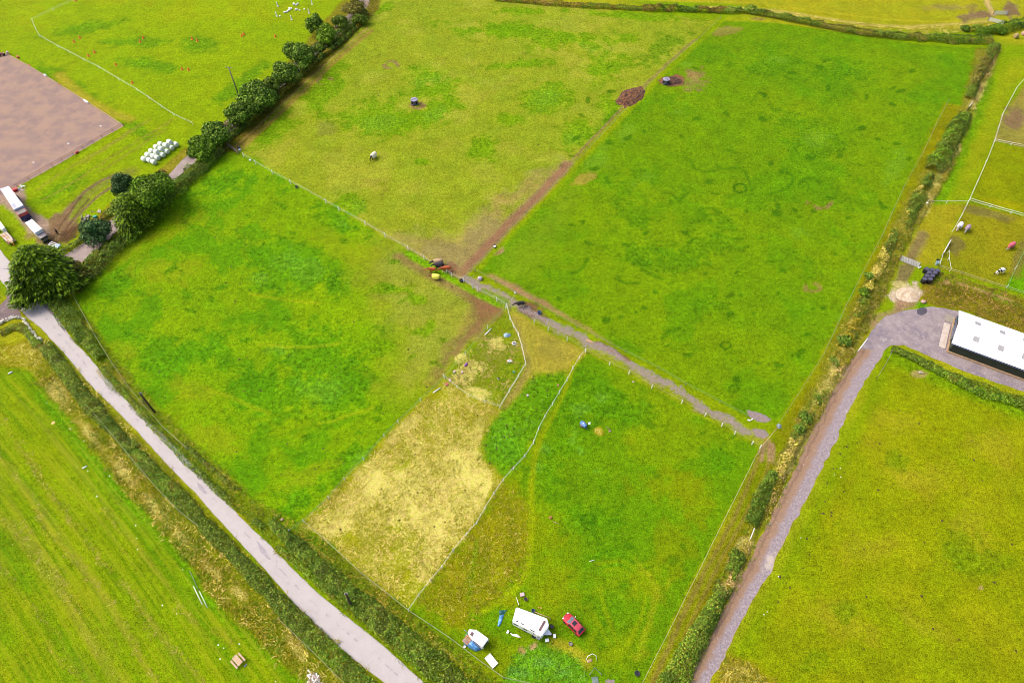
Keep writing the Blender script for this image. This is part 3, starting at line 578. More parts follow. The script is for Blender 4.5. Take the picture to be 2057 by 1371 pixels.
    c = mixc(n, mth(n, 'MULTIPLY', spot, sstep(n, n3, .45, .55)), c, S(84, 92, 24))
    n.links.new(c, p.inputs['Base Color']); p.inputs['Roughness'].default_value = .95; p.inputs['Specular IOR Level'].default_value = .05
    bump(n, p, mth(n, 'ADD', n1, n2), .5, .12)
    return m
tag(link('ground', me, ground_mat()), kind='structure')
# ------------------------------------------------------------ roads, tracks, yard, arena
def ribbon(name, Lp, Rp, z, mat, na=8, step=.6, jit=.12, straight=60):
    L = chaikin(W(Lp), 2); Rr = chaikin(W(Rp), 2)
    def rs(P, n):
        P = np.array(P); d = np.r_[0, np.cumsum(np.linalg.norm(np.diff(P, axis=0), axis=1))]; t = np.linspace(0, d[-1], n)
        return np.c_[np.interp(t, d, P[:, 0]), np.interp(t, d, P[:, 1])]
    ln = sum(np.linalg.norm(np.array(L[i + 1]) - np.array(L[i])) for i in range(len(L) - 1)); n = int(ln / step)
    A, B = rs(L, n), rs(Rr, n)
    for E_, O_, sd_ in ((A, B, 1), (B, A, 2)):
        d = E_ - O_; d /= np.linalg.norm(d, axis=1)[:, None]; k = (vn(E_[:, 0], E_[:, 1], 1.2, sd_) - .5) * 2 * jit + (vn(E_[:, 0], E_[:, 1], 5, sd_ + 2) - .5) * 2 * jit
        E_ += d * k[:, None]
    V = []; ac = []
    for i in range(n):
        for j in range(na + 1):
            t = j / na; p = A[i] * (1 - t) + B[i] * t; V.append((p[0], p[1], z)); ac.append(t)
    Fc = [(i * (na + 1) + j, (i + 1) * (na + 1) + j, (i + 1) * (na + 1) + j + 1, i * (na + 1) + j + 1) for i in range(n - 1) for j in range(na)]
    me = mesh_np(name, V, Fc); at = me.attributes.new('acr', 'FLOAT', 'POINT'); at.data.foreach_set('value', np.array(ac, np.float32))
    me.flip_normals() if me.polygons[0].normal.z < 0 else None
    return tag(link(name, me, mat), kind='structure')
def sheet(name, pts, z, mat, jit=.15, step=.5):
    P = resample(W(pts), step, True); d = np.roll(P, -1, 0) - np.roll(P, 1, 0); nn = np.c_[d[:, 1], -d[:, 0]]; nn /= np.linalg.norm(nn, axis=1)[:, None] + 1e-9
    k = (vn(P[:, 0], P[:, 1], 1.0, 3) - .5) * 2 * jit + (vn(P[:, 0], P[:, 1], 4, 5) - .5) * 2 * jit
    P = P + nn * k[:, None]; V = [(x, y, z) for x, y in P]
    me = bpy.data.meshes.new(name); me.from_pydata(V, [], [t for t in tessellate_polygon([[Vector(v) for v in V]])]); me.update()
    if sum(p.normal.z for p in me.polygons) < 0: me.flip_normals()
    return tag(link(name, me, mat), kind='structure')
def roadmat():
    m, n, p = newmat('worn_asphalt'); tc = N(n, 'ShaderNodeTexCoord').outputs['Object']
    ac = N(n, 'ShaderNodeAttribute', attribute_name='acr').outputs['Fac']
    n1 = noise(n, tc, .5, 6, .7); n2 = noise(n, tc, 5, 3, .8); n3 = noise(n, tc, .12, 3)
    c = mixc(n, sstep(n, n1, .35, .65), S(226, 217, 214), S(218, 209, 207))
    c = mixc(n, mth(n, 'MULTIPLY', sstep(n, n3, .45, .7), .15), c, S(196, 186, 188))
    # wheel paths slightly polished, centre darker seam, crumbling brown edges
    wob_ = mth(n, 'ADD', ac, mth(n, 'MULTIPLY', mth(n, 'SUBTRACT', n1, .5), .12))
    seam = sstep(n, mth(n, 'ABSOLUTE', mth(n, 'SUBTRACT', wob_, .56)), .05, .01)
    c = mixc(n, mth(n, 'MULTIPLY', mth(n, 'MULTIPLY', seam, sstep(n, n1, .5, .6)), .6), c, S(160, 150, 165))
    ed = sstep(n, mth(n, 'ABSOLUTE', mth(n, 'SUBTRACT', wob_, .5)), .45, .51)
    c = mixc(n, mth(n, 'MULTIPLY', ed, .7), c, S(170, 146, 130))
    vo = N(n, 'ShaderNodeTexVoronoi', feature='DISTANCE_TO_EDGE'); vo.inputs['Scale'].default_value = .35
    dd = N(n, 'ShaderNodeVectorMath', operation='ADD'); nn_ = N(n, 'ShaderNodeTexNoise'); nn_.inputs['Scale'].default_value = 1.2; n.links.new(tc, nn_.inputs['Vector'])
    n.links.new(tc, dd.inputs[0]); n.links.new(nn_.outputs['Color'], dd.inputs[1]); n.links.new(dd.outputs[0], vo.inputs['Vector'])
    cr = mth(n, 'MULTIPLY', sstep(n, vo.outputs['Distance'], .03, .0), sstep(n, n3, .48, .6))
    c = mixc(n, mth(n, 'MULTIPLY', cr, .3), c, S(150, 142, 150))
    c = mixc(n, 1, c, mth(n, 'MULTIPLY_ADD', n2, .3, .85), 'MULTIPLY')
    n.links.new(c, p.inputs['Base Color']); p.inputs['Roughness'].default_value = .85; bump(n, p, n2, .3, .01)
    return m
def trackmat():
    m, n, p = newmat('two_tone_gravel'); tc = N(n, 'ShaderNodeTexCoord').outputs['Object']
    ac = N(n, 'ShaderNodeAttribute', attribute_name='acr').outputs['Fac']
    n1 = noise(n, tc, .6, 6, .75); n2 = noise(n, tc, 5, 4, .8); n3 = noise(n, tc, .16, 4, .6); n4 = noise(n, tc, 2.2, 5, .8)
    w_ = mth(n, 'ADD', ac, mth(n, 'MULTIPLY', mth(n, 'SUBTRACT', n1, .5), .45))
    brown = mixc(n, sstep(n, n4, .35, .65), S(192, 154, 120), S(166, 132, 106))
    lanes = mth(n, 'MULTIPLY', sstep(n, mth(n, 'ABSOLUTE', mth(n, 'SUBTRACT', w_, .2)), .07, .02), .5)
    brown = mixc(n, lanes, brown, S(132, 100, 84))
    grey = mixc(n, sstep(n, n4, .38, .62), S(156, 142, 150), S(200, 184, 186))
    c = mixc(n, sstep(n, w_, .36, .66), brown, grey)
    c = mixc(n, mth(n, 'MULTIPLY', sstep(n, n3, .6, .68), sstep(n, w_, .45, .7)), c, S(222, 206, 192))
    c = mixc(n, mth(n, 'MULTIPLY', sstep(n, w_, .93, 1.0), .6), c, S(206, 178, 140))
    c = mixc(n, mth(n, 'MULTIPLY', sstep(n, n4, .6, .7), .5), c, S(232, 222, 214))
    c = mixc(n, 1, c, mth(n, 'MULTIPLY_ADD', n2, 1.7, .15), 'MULTIPLY')
    n.links.new(c, p.inputs['Base Color']); p.inputs['Roughness'].default_value = .9; bump(n, p, mth(n, 'ADD', n2, n4), .6, .05)
    return m
def patchmat(name, cs, s1=.4, s2=5, contrast=.9):
    m, n, p = newmat(name); tc = N(n, 'ShaderNodeTexCoord').outputs['Object']
    n1 = noise(n, tc, s1, 7, .72, .6); n2 = noise(n, tc, s2, 4, .8); n3 = noise(n, tc, s1 * .35, 4, .6); n4 = noise(n, tc, s1 * 3, 5, .7)
    c = mixc(n, sstep(n, n3, .38, .62), S(*cs[0]), S(*cs[1]))
    c = mixc(n, sstep(n, n1, .5, .66), c, S(*cs[2]))
    if len(cs) > 3: c = mixc(n, mth(n, 'MULTIPLY', sstep(n, n4, .62, .72), .7), c, S(*cs[3]))
    c = mixc(n, 1, c, mth(n, 'MULTIPLY_ADD', n2, contrast, 1 - contrast / 2), 'MULTIPLY')
    n.links.new(c, p.inputs['Base Color']); p.inputs['Roughness'].default_value = .92; bump(n, p, mth(n, 'ADD', n2, n1), .5, .04)
    return m
RL = [(-700, -60), (-220, 340), (-60, 505), (2, 562), (30, 606), (48, 633), (80, 655), (101, 680), (136, 718), (174, 766), (220, 811), (265, 854), (303, 895), (349, 948), (394, 991), (420, 1021), (465, 1070), (510, 1120), (551, 1166), (594, 1215), (643, 1266), (705, 1317), (771, 1371), (830, 1420), (980, 1560), (1200, 1800)]
RRt = [(-660, -90), (-180, 300), (-30, 460), (14, 520), (62, 578), (95, 612), (120, 645), (149, 685), (187, 725), (222, 768), (255, 806), (298, 847), (346, 890), (394, 940), (435, 983), (465, 1019), (510, 1066), (551, 1102), (600, 1153), (653, 1202), (710, 1248), (761, 1289), (853, 1371), (930, 1435), (1080, 1570), (1290, 1800)]
ribbon('road', RL, RRt, .012, roadmat(), jit=.1)
sheet('side_road', [(-260, 690), (-100, 640), (0, 612), (12, 600), (14, 578), (22, 590), (34, 612), (42, 634), (20, 640), (0, 650), (-100, 690), (-260, 760)], .006, patchmat('dark_gravel', [(150, 128, 130), (128, 108, 108), (168, 148, 146), (214, 190, 176)]), .15)
sheet('layby', [(55, 585), (75, 580), (92, 588), (98, 612), (112, 640), (142, 680), (150, 690), (132, 668), (104, 632), (84, 612), (64, 596)], .018, patchmat('patched_tarmac', [(176, 158, 160), (150, 138, 146), (190, 172, 172)]), .12)
sheet('road_patch', [(31, 611.5), (57, 592), (60, 594.5), (34, 614.5)], .018, M('dark_tarmac', S(120, 104, 108), S(140, 124, 124)), .03)
sheet('road_patch', [(28, 596), (46, 583), (48, 585), (30, 598.5)], .018, MATS['dark_tarmac'], .04)
sheet('road_patch', [(394, 965), (404, 973), (416, 990), (412, 992), (400, 982)], .018, M('seal_tarmac', S(196, 186, 190), S(176, 166, 176), 1.5), .1)
sheet('road_patch', [(512, 1081), (522, 1090), (534, 1108), (545, 1124), (538, 1122), (524, 1106)], .018, MATS['seal_tarmac'], .15)
LNL = [(700, -60), (726, 2), (700, 30), (662, 62), (626, 92), (590, 128), (550, 168), (500, 210), (448, 248), (410, 285), (372, 315), (340, 350), (290, 395), (240, 425), (205, 458), (180, 478), (120, 520), (80, 556)]
LNR = [(728, -60), (748, 2), (722, 34), (682, 70), (642, 104), (606, 142), (566, 184), (515, 226), (464, 264), (430, 298), (388, 330), (362, 352), (308, 405), (254, 447), (222, 478), (192, 505), (138, 548), (98, 590)]
ribbon('lane', LNL, LNR, .006, patchmat('lane_gravel', [(192, 174, 168), (172, 154, 148), (206, 188, 178)]), na=4, jit=.15)
TL_ = [(1724, 700), (1709, 721), (1673, 782), (1643, 844), (1615, 903), (1589, 957), (1558, 1018), (1532, 1061), (1506, 1122), (1468, 1199), (1430, 1263), (1399, 1322), (1376, 1371), (1330, 1480), (1260, 1650)]
TR_ = [(1776, 703), (1768, 722), (1748, 748), (1714, 808), (1676, 890), (1645, 947), (1612, 1013), (1575, 1090), (1540, 1156), (1506, 1217), (1476, 1271), (1453, 1317), (1429, 1371), (1385, 1480), (1310, 1650)]
ribbon('gravel_track', TL_, TR_, .012, trackmat(), jit=.32)
sheet('yard', [(1722, 704), (1740, 680), (1760, 655), (1778, 636), (1808, 625), (1839, 620), (1873, 616), (1907, 620), (1936, 628), (1925, 690), (1910, 708), (2057, 764), (2400, 900), (2400, 960), (2057, 787), (1986, 762), (1930, 743), (1882, 722), (1844, 706), (1816, 694), (1790, 693), (1774, 706)], .006,
      patchmat('yard_gravel', [(184, 168, 168), (158, 144, 152), (200, 186, 186), (236, 222, 214)], .8, 3.5, 2.4), .2)
sheet('gravel_heap', [(1841, 622), (1850, 617), (1860, 619), (1862, 628), (1852, 633), (1842, 630)], .02, M('dark_stone', S(106, 98, 108), S(84, 78, 90), 3), .1)
sheet('riding_arena', [(-200, 60), (-40, 92), (14, 109), (60, 134), (118, 170), (172, 204), (248, 253), (200, 281), (120, 328), (30, 378), (-60, 425), (-300, 540)], .006,
      patchmat('arena_sand', [(188, 154, 134), (166, 138, 130), (194, 158, 130), (160, 134, 132)], .7, 3.5, 2.6), .08)
# ------------------------------------------------------------ foliage
def leaves(C_, Nm, size, cols, asp=1.0, fold=.0, dirs=None):
    """leaf-clump quads: returns V, F, colours"""
    n = len(C_); Nm = Nm + rng.normal(0, .45, Nm.shape); Nm /= np.linalg.norm(Nm, axis=1)[:, None] + 1e-9
    a = rng.normal(0, 1, (n, 3)) if dirs is None else dirs
    u = a - (a * Nm).sum(1)[:, None] * Nm; u /= np.linalg.norm(u, axis=1)[:, None] + 1e-9; v = np.cross(Nm, u)
    s = np.asarray(size).reshape(-1, 1) * (0.7 + .6 * rng.random((n, 1)))
    p0 = C_ - u * s * asp; p1 = C_ + v * s * .55 - u * s * .1; p2 = C_ + u * s * asp; p3 = C_ - v * s * .55 + u * s * .1
    V = np.stack([p0, p1, p2, p3], 1).reshape(-1, 3); Fq = np.arange(4 * n).reshape(-1, 4)
    return V, Fq, np.repeat(cols, 4, 0)
FOL = leafmat(); BARK = M('bark', S(120, 98, 76), S(84, 70, 54), 6, .9, bmp=.5)
PAL = {'dark': [(38, 66, 16), (58, 92, 22), (84, 120, 36), (110, 140, 60)], 'mid': [(66, 100, 14), (90, 130, 24), (112, 152, 40), (60, 88, 20)],
       'blue': [(52, 84, 58), (74, 106, 66), (94, 130, 84), (44, 70, 40)], 'conifer': [(62, 86, 6), (86, 110, 10), (44, 66, 8), (106, 130, 24)],
       'olive': [(96, 104, 40), (124, 124, 52), (80, 92, 34), (140, 134, 74)], 'lime': [(84, 124, 18), (108, 150, 24), (68, 104, 20), (130, 168, 44)],
       'hedge': [(58, 88, 22), (82, 112, 34), (104, 130, 50), (66, 80, 30)], 'bramble': [(66, 104, 24), (92, 132, 36), (118, 152, 58), (104, 110, 40)],
       'brown': [(116, 104, 44), (140, 122, 62), (84, 92, 30), (168, 140, 84)], 'straw': [(226, 212, 106), (240, 214, 128), (196, 186, 60), (160, 160, 30)],
       'tan': [(226, 190, 126), (212, 176, 110), (190, 168, 80), (150, 148, 50)],
       'bleach': [(206, 190, 104), (196, 172, 96), (160, 156, 54), (140, 144, 34)],
       'green': [(110, 150, 14), (90, 140, 10), (136, 166, 30), (150, 160, 40)], 'ochre': [(150, 146, 20), (170, 160, 50), (120, 134, 14), (190, 176, 90)],
       'lush': [(84, 150, 20), (104, 170, 40), (120, 180, 70), (70, 130, 14)]}
PB_ = {'straw': (1.3, 1.3, 1.1), 'bleach': (1.15, 1.15, .9), 'tan': (1.3, 1.3, 1.2), 'hedge': (1.7, 1.5, .9), 'bramble': (1.6, 1.4, .8), 'green': (1.15, 1.05, .5), 'ochre': (1.3, 1.2, .6), 'lush': (1.5, 1.25, .9), 'dark': (2.3, 2.0, 1.3), 'conifer': (1.9, 1.9, 1.2), 'mid': (1.6, 1.45, .9), 'blue': (1.35, 1.25, .8)}
GAIN = {'dark': 1.3, 'mid': 1.35, 'blue': 1.5, 'conifer': 1.25, 'lime': 1.3, 'olive': 1.3, 'hedge': 1.45, 'bramble': 1.35}
def pick(pal, n, pos=None, sc=2.5):
    P = np.array([S(*c) for c in PAL[pal]]) * np.array(PB_.get(pal, (1.5, 1.35, .9))); k = rng.integers(0, len(P), n)
    if pos is not None:
        t = fbm(pos[:, 0], pos[:, 1], sc, 3, 3); k2 = np.clip((t - .3) / .4 * len(P), 0, len(P) - 1).astype(int)
        k = np.where(rng.random(n) < .6, k2, k)
    return P[k] * GAIN.get(pal, 1.0) * (.62 + .85 * rng.random((n, 1)) ** 1.5)
def crown(r, h, z0, pal, n, size, lobes=14, seed=0, asp=.9, flat=1.0):
    g = np.random.default_rng(seed)
    L = g.normal(0, 1, (lobes, 3)); L /= np.linalg.norm(L, axis=1)[:, None]; L[:, 2] = np.abs(L[:, 2]) * 1.1 - .35
    rad = .26 + .26 * g.random(lobes); L *= (.8 - .3 * g.random(lobes))[:, None] * 1.05; L[:, 0] *= .85 + .4 * g.random(); L[:, 1] *= .85 + .4 * g.random()
    L = np.r_[L, [[0, 0, .1]]]; rad = np.r_[rad, .55]
    k = g.integers(0, lobes + 1, n); d = g.normal(0, 1, (n, 3)); d /= np.linalg.norm(d, axis=1)[:, None]; d[:, 2] = np.where(g.random(n) < .6, np.abs(d[:, 2]), d[:, 2])
    rr_ = rad[k] * (1.0 + .12 * g.normal(0, 1, n)); P = L[k] + d * rr_[:, None]
    P = P * [r, r, h / 2] + [0, 0, z0 + h * .45]; P[:, 2] = np.maximum(P[:, 2], .15)
    lobcol = .8 + .4 * g.random(lobes + 1)
    c = pick(pal, n) * lobcol[k][:, None]
    return leaves(P, d.copy(), np.full(n, size), c, asp)
def conifer_crown(r, h, pal, seed, nb=150, size=.55, droop=.25, base=.5):
    g = np.random.default_rng(seed); Pp = []; Dd = []; Nn = []
    for b in range(nb):
        t = g.random() ** 1.0; az = g.random() * 2 * PI; lobe = 1 + .2 * math.sin(az * 3 + seed) + .14 * math.sin(az * 7 + seed * 2); z = base + (h - base) * (.06 + .9 * t)
        L = r * (1 - t) ** .45 * (.6 + .55 * g.random()) * lobe + .3; k = int(8 + L * 11)
        s = np.sqrt(g.random(k)) * L; sp = s * .2 + .14
        a = az + g.normal(0, 1, k) * sp / (s + .6) * .8; zz = z + .28 * s * (1 - t) - droop * s * s / (L + .1) + g.normal(0, .14, k)
        Pp.append(np.c_[np.cos(a) * s, np.sin(a) * s, np.maximum(zz, .2)]); dd = np.c_[np.cos(a), np.sin(a), .35 - .6 * s / (L + .1) + g.normal(0, .2, k)]
        Dd.append(dd + g.normal(0, .25, dd.shape)); Nn.append(np.c_[np.cos(a) * .4, np.sin(a) * .4, np.ones(k)])
    P = np.concatenate(Pp); D = np.concatenate(Dd); Nm = np.concatenate(Nn)
    return leaves(P, Nm, np.full(len(P), size), pick(pal, len(P)) * (.75 + .6 * fbm(P[:, 0] + P[:, 2], P[:, 1] + seed, 1.6, 3, 2))[:, None], 1.35, dirs=D)
def tree(px, py, rpx, hgt, pal, name, label, kind='round', seed=1, n=None, size=.42, group=None, cz=None, rr_=None, trunk=True, asp=.9):
    """px,py = centre of the crown in the photograph, rpx its radius there"""
    cz = cz if cz is not None else hgt * .55; c = G(px, py, cz); r = rr_ or (G(px + rpx, py, cz) - c).length
    th = thing(name, label, 'tree' if trunk else 'bush', (c.x, c.y, 0), 0, group)
    if kind == 'conifer':
        V, Fq, cc = conifer_crown(r, hgt, pal, seed, int(90 + r * 14) * 4, size * .66)
    else:
        z0 = .08 * hgt if trunk else 0
        V, Fq, cc = crown(r, hgt - z0, z0, pal, int(1.7 * (n or 900 + r * r * 300)), size * .76, 18, seed, asp)
    link('crown' if trunk else 'foliage', mesh_np('crown', V, Fq, cc), FOL, th)
    m = MB(); g = random.Random(seed)
    if trunk:
        m.tube([(0, 0, -.1), (.1, 0, hgt * .3), (0, .1, hgt * (.85 if kind == 'conifer' else .55))], [.05 * r + .1, .04 * r + .07, .05], 8)
        for i in range(6):
            a = g.random() * 6.28; z = hgt * (.22 + .3 * g.random()); L = r * .7
            m.tube([(0, 0, z), (math.cos(a) * L * .5, math.sin(a) * L * .5, z + hgt * .14), (math.cos(a) * L, math.sin(a) * L, z + hgt * .24)], [.1, .06, .02], 5)
        m.build('trunk', BARK, th, True)
    else:
        m.tube([(0, 0, -.05), (.06, .04, hgt * .35), (0, 0, hgt * .6)], [.08, .05, .02], 6)
        m.build('stem', BARK, th, True)
    return th
def hedge(name, px, wpx, hgt, pal, label, seed=1, dens=16, size=.24, lumps=3.0, cat='hedge', gap=0.0, pal2=None, kind=None):
    """band of bushy growth along a line; wpx = (half) widths in metres"""
    Pc = np.array(chaikin(W(px), 2)); d = np.r_[0, np.cumsum(np.linalg.norm(np.diff(Pc, axis=0), axis=1))]; Ln = d[-1]
    hw = np.atleast_1d(wpx); wmean = hw.mean(); dens *= 1.5; size *= .8; n = int(Ln * (2 * wmean + hgt) * dens)
    s = rng.random(n) * Ln; x = np.interp(s, d, Pc[:, 0]); y = np.interp(s, d, Pc[:, 1])
    k = np.clip(np.searchsorted(d, s) - 1, 0, len(Pc) - 2); t = Pc[k + 1] - Pc[k]; t /= np.linalg.norm(t, axis=1)[:, None]
    nrm = np.c_[-t[:, 1], t[:, 0]]; hwid = np.interp(s / Ln, np.linspace(0, 1, len(hw)), hw)
    lump = fbm(x * 1.0 + seed * 50, y, lumps, seed, 3); wv = hwid * (.55 + .95 * lump)
    o = rng.uniform(-1, 1, n); o = np.sign(o) * np.abs(o) ** .8; top = np.sqrt(np.clip(1 - o * o, 0, 1))
    X = x + nrm[:, 0] * o * wv; Y = y + nrm[:, 1] * o * wv
    lump2 = fbm(X + seed * 30, Y, lumps * .7, seed + 2, 3)
    Z = hgt * top ** .7 * (.25 + 1.4 * np.clip(lump2, .1, .8)) * (.75 + .25 * rng.random(n)); keep = np.ones(n, bool)
    if gap: keep = fbm(X, Y, lumps * 1.6, seed + 4, 3) > gap
    P = np.c_[X, Y, np.maximum(Z, .08)][keep]; Nm = np.c_[nrm[:, 0] * o, nrm[:, 1] * o, top + .3][keep]
    c0 = P[:, :2].mean(0); cc = pick(pal, len(P), P, lumps)
    if pal2 is not None:
        q = smooth(fbm(P[:, 0], P[:, 1], lumps * 1.8, seed + 1, 3), .48, .56)[:, None] > rng.random((len(P), 1)); cc = np.where(q, pick(pal2, len(P)), cc)
    P[:, :2] -= c0; V, Fq, cl = leaves(P, Nm, np.full(len(P), size), cc, .9)
    o = link(name, mesh_np(name, V, Fq, cl), FOL, None, (c0[0], c0[1], 0)); return tag(o, label, cat, kind=kind)
def inpoly(P, x, y):
    ins = np.zeros(len(x), bool)
    for a, b in zip(P, P[1:] + P[:1]): ins ^= ((a[1] > y) != (b[1] > y)) & (x < (b[0] - a[0]) * (y - a[1]) / (b[1] - a[1] + 1e-12) + a[0])
    return ins
def strands(name, areas, label=None, cat=None, sep=None):
    """long grass: bent blades lying and leaning; areas = [(poly px, per m2, length, width, palette, lean, threshold)]"""
    VV = []; FF = []; CC = []; off = 0
    for px, dn, ln, wd, pal, lean, thr in areas:
        P = W(px); xs = [p[0] for p in P]; ys = [p[1] for p in P]; A = (max(xs) - min(xs)) * (max(ys) - min(ys)); n = int(A * dn)
        x = rng.uniform(min(xs), max(xs), n); y = rng.uniform(min(ys), max(ys), n); k = inpoly(P, x + (fbm(x, y, 2, 3) - .5) * 2, y + (fbm(x, y, 2, 5) - .5) * 2)
        if thr: k &= fbm(x, y, 5, 6, 4) > thr
        x, y = x[k], y[k]; n = len(x)
        if not n: continue
        a = fbm(x, y, 2.2, 1, 2) * 22 + rng.normal(0, .7, n); L = ln * (.5 + rng.random(n)); z = .03 + lean * rng.random(n)
        pts = []
        for i, t in enumerate((0, .5, 1)):
            aa = a + (t - .5) * .9; px_ = x + np.cos(aa) * L * t; py_ = y + np.sin(aa) * L * t; pz = z * (.4 + 1.2 * t - .9 * t * t) + .02
            w_ = wd * (1 - .75 * t) * (.6 + .8 * rng.random(n)) * .5
            pts += [np.c_[px_ - np.sin(aa) * w_, py_ + np.cos(aa) * w_, pz], np.c_[px_ + np.sin(aa) * w_, py_ - np.cos(aa) * w_, pz]]
        V = np.stack(pts, 1).reshape(-1, 3); b = np.arange(n)[:, None] * 6 + off
        Fq = np.concatenate([b + [0, 1, 3, 2], b + [2, 3, 5, 4]]); off += len(V)
        VV.append(V); FF.append(Fq); CC.append(np.repeat(pick(pal, n, np.c_[x, y], 3), 6, 0))
    me = mesh_np(name, np.concatenate(VV), np.concatenate(FF), np.concatenate(CC))
    return tag(link(name, me, FOL), label, cat, kind='stuff')
strands('dry_grass', [(DRY, 15, .6, .085, 'straw', .2, .36), (DRY, 4, .6, .09, 'ochre', .2, .5), (PB, 6, .7, .09, 'tan', .25, .48), (PB, 5, .5, .1, 'green', .25, 0)], 'tall flattened straw coloured grass in the ungrazed paddock', 'grass')
strands('rough_grass', [(OC, 4, .7, .11, 'ochre', .3, 0), (OB, 2.2, .6, .1, 'ochre', .35, .4), (HB, 3, .7, .11, 'bleach', .4, .5), (HB, 4, .6, .12, 'green', .4, 0), (VG, 4, .7, .12, 'ochre', .45, 0), (VG, 4, .7, .13, 'straw', .4, .54), (V2, 4, .6, .12, 'green', .45, 0), (V2, 2.5, .7, .12, 'ochre', .4, .5), (LV, 5, .6, .13, 'brown', .4, 0), (ST, 1, .5, .08, 'ochre', .15, .5),
    ([(1860, 560), (1886, 545), (2057, 600), (2180, 640), (2180, 715), (2057, 672), (1932, 622), (1850, 608)], 5, .8, .14, 'brown', .4, 0), ([(1440, 1380), (1455, 1318), (1500, 1325), (1570, 1380)], 8, 1.0, .14, 'ochre', .5, 0),
    ([(1400, 14), (1560, 20), (1680, 42), (1800, 55), (1900, 50), (1990, 42), (2000, 60), (1850, 72), (1700, 54), (1560, 32)], 5, .8, .16, 'straw', .4, 0)], 'rough unmown grass on the verges and banks', 'grass')
strands('weeds', [([(1010, 1371), (1035, 1310), (1080, 1285), (1130, 1295), (1165, 1320), (1185, 1371), (1190, 1400), (1000, 1400)], 5, .35, .16, 'lush', .2, 0), (WG, 2, .35, .16, 'lush', .2, .5), ([(985, 545), (1100, 620), (1240, 700), (1235, 694), (1100, 612)], 3, .4, .1, 'green', .2, 0)], 'lush green weeds in thick clumps', 'weeds')
E_ = []
for ln, wd, v in WR:
    for a, b in zip(ln[:-1], ln[1:]):
        dx, dy = b[0] - a[0], b[1] - a[1]; q = math.hypot(dx, dy) + 1e-6; k = 4 + wd * 8; nx_2, ny_2 = -dy / q * k, dx / q * k
        E_.append(([(a[0] + nx_2, a[1] + ny_2), (b[0] + nx_2, b[1] + ny_2), (b[0] - nx_2, b[1] - ny_2), (a[0] - nx_2, a[1] - ny_2)], 7, .4, .08, 'bleach', .06, .45))
strands('cut_hay', E_, 'scattered rows of cut hay left on the mown field', 'hay')
# trees along the lane
g_ = 'trees along the lane'
tree(632, 47, 17, 6.5, 'dark', 'tree', 'small dark round tree beside the white jump stands', seed=11, group=g_, n=3200)
tree(655, 68, 19, 6.5, 'lime', 'tree', 'light green round tree just below the small dark one', seed=12, group=g_, n=3800)
tree(682, 45, 17, 5.5, 'hedge', 'tree', 'grey green tree leaning over the upper lane', seed=13, group=g_, n=2600)
tree(712, 18, 24, 5.0, 'olive', 'tree', 'sparse olive brown tree at the top end of the lane', seed=14, group=g_, n=2800)
tree(722, 38, 13, 3.5, 'hedge', 'tree', 'low dark tree by the top edge of the grazed field', seed=15, group=g_, n=1500)
tree(598, 112, 30, 8.5, 'dark', 'tree', 'broad dark tree midway up the lane with glossy clumps', seed=16, group=g_, n=7000)
tree(570, 146, 27, 7.5, 'dark', 'tree', 'dark tree next below the broad glossy one', seed=17, group=g_, n=5500)
tree(545, 172, 20, 6, 'hedge', 'tree', 'small grey green tree filling the middle of the tree row', seed=31, group=g_, n=3000)
tree(516, 192, 32, 8.5, 'dark', 'tree', 'tall dark tree to the right of the utility pole', seed=18, group=g_, n=7000)
tree(482, 226, 26, 7.5, 'dark', 'tree', 'dark tree below the utility pole', seed=19, group=g_, n=5500)
tree(430, 266, 25, 7, 'dark', 'tree', 'round dark tree above the stack of white bales', seed=20, group=g_, n=5200)
tree(402, 294, 25, 6.5, 'mid', 'tree', 'green tree just right of the white bales', seed=21, group=g_, n=4800)
tree(640, 96, 12, 3.5, 'hedge', 'tree', 'little grey green tree where the lane shows through', seed=22, group=g_, n=1300)
tree(244, 370, 22, 7, 'blue', 'tree', 'bluish green tree left of the big spreading one', seed=23, group=g_, n=5000, size=.34)
tree(300, 384, 44, 9.5, 'mid', 'tree', 'big spreading mid green tree over the lower lane', seed=24, group=g_, n=15000, size=.4)
tree(262, 415, 44, 9, 'conifer', 'conifer', 'yellow green conifer in front of the big spreading tree', 'conifer', seed=25, size=.42)
tree(190, 462, 28, 6.5, 'blue', 'tree', 'rounded blue green shrubby tree beside the scrap heap', seed=26, group=g_, n=7000, size=.34)
tree(72, 532, 59, 12.5, 'conifer', 'conifer', 'huge dark conifer overhanging the road junction', 'conifer', seed=27, size=.55, cz=7)
tree(140, 548, 26, 5, 'olive', 'tree', 'dull brownish bush like tree right of the huge conifer', seed=28, group=g_, n=4000, size=.32)
# hedges
hedge('hedge', [(722, 50), (684, 88), (634, 126), (594, 164), (548, 206), (494, 253), (450, 290)], 1.0, 1.6, 'hedge', 'shaggy hedge between the tree lined lane and the grazed field', 2, 26, pal2='ochre')
hedge('hedge', [(445, 305), (400, 345), (350, 385), (310, 425), (265, 470), (215, 515), (180, 550), (150, 580)], [1.8, 2.6, 2.8, 2.6], 2.4, 'hedge', 'thick dark hedge between the lower lane and the bright green field', 3, 26, pal2='mid')
hedge('hedge', [(735, 30), (705, 60), (660, 95), (620, 128), (580, 165), (530, 208), (480, 250), (430, 295)], 1.1, 2.6, 'dark', 'tall dark understorey joining the lane trees into one row', 40, 30, .24, pal2='hedge')
hedge('hedge', [(690, 50), (640, 88), (590, 130), (520, 190), (460, 245), (420, 290), (380, 318)], .9, 1.2, 'brown', 'low brownish hedge on the field side of the lane under the trees', 4, 18, pal2='hedge')
hedge('hedge', [(330, 345), (300, 385), (240, 415), (210, 440), (150, 500), (118, 510)], 1.1, 1.3, 'hedge', 'low hedge beside the mud tracks and scrap heap', 5, 18, pal2='brown')
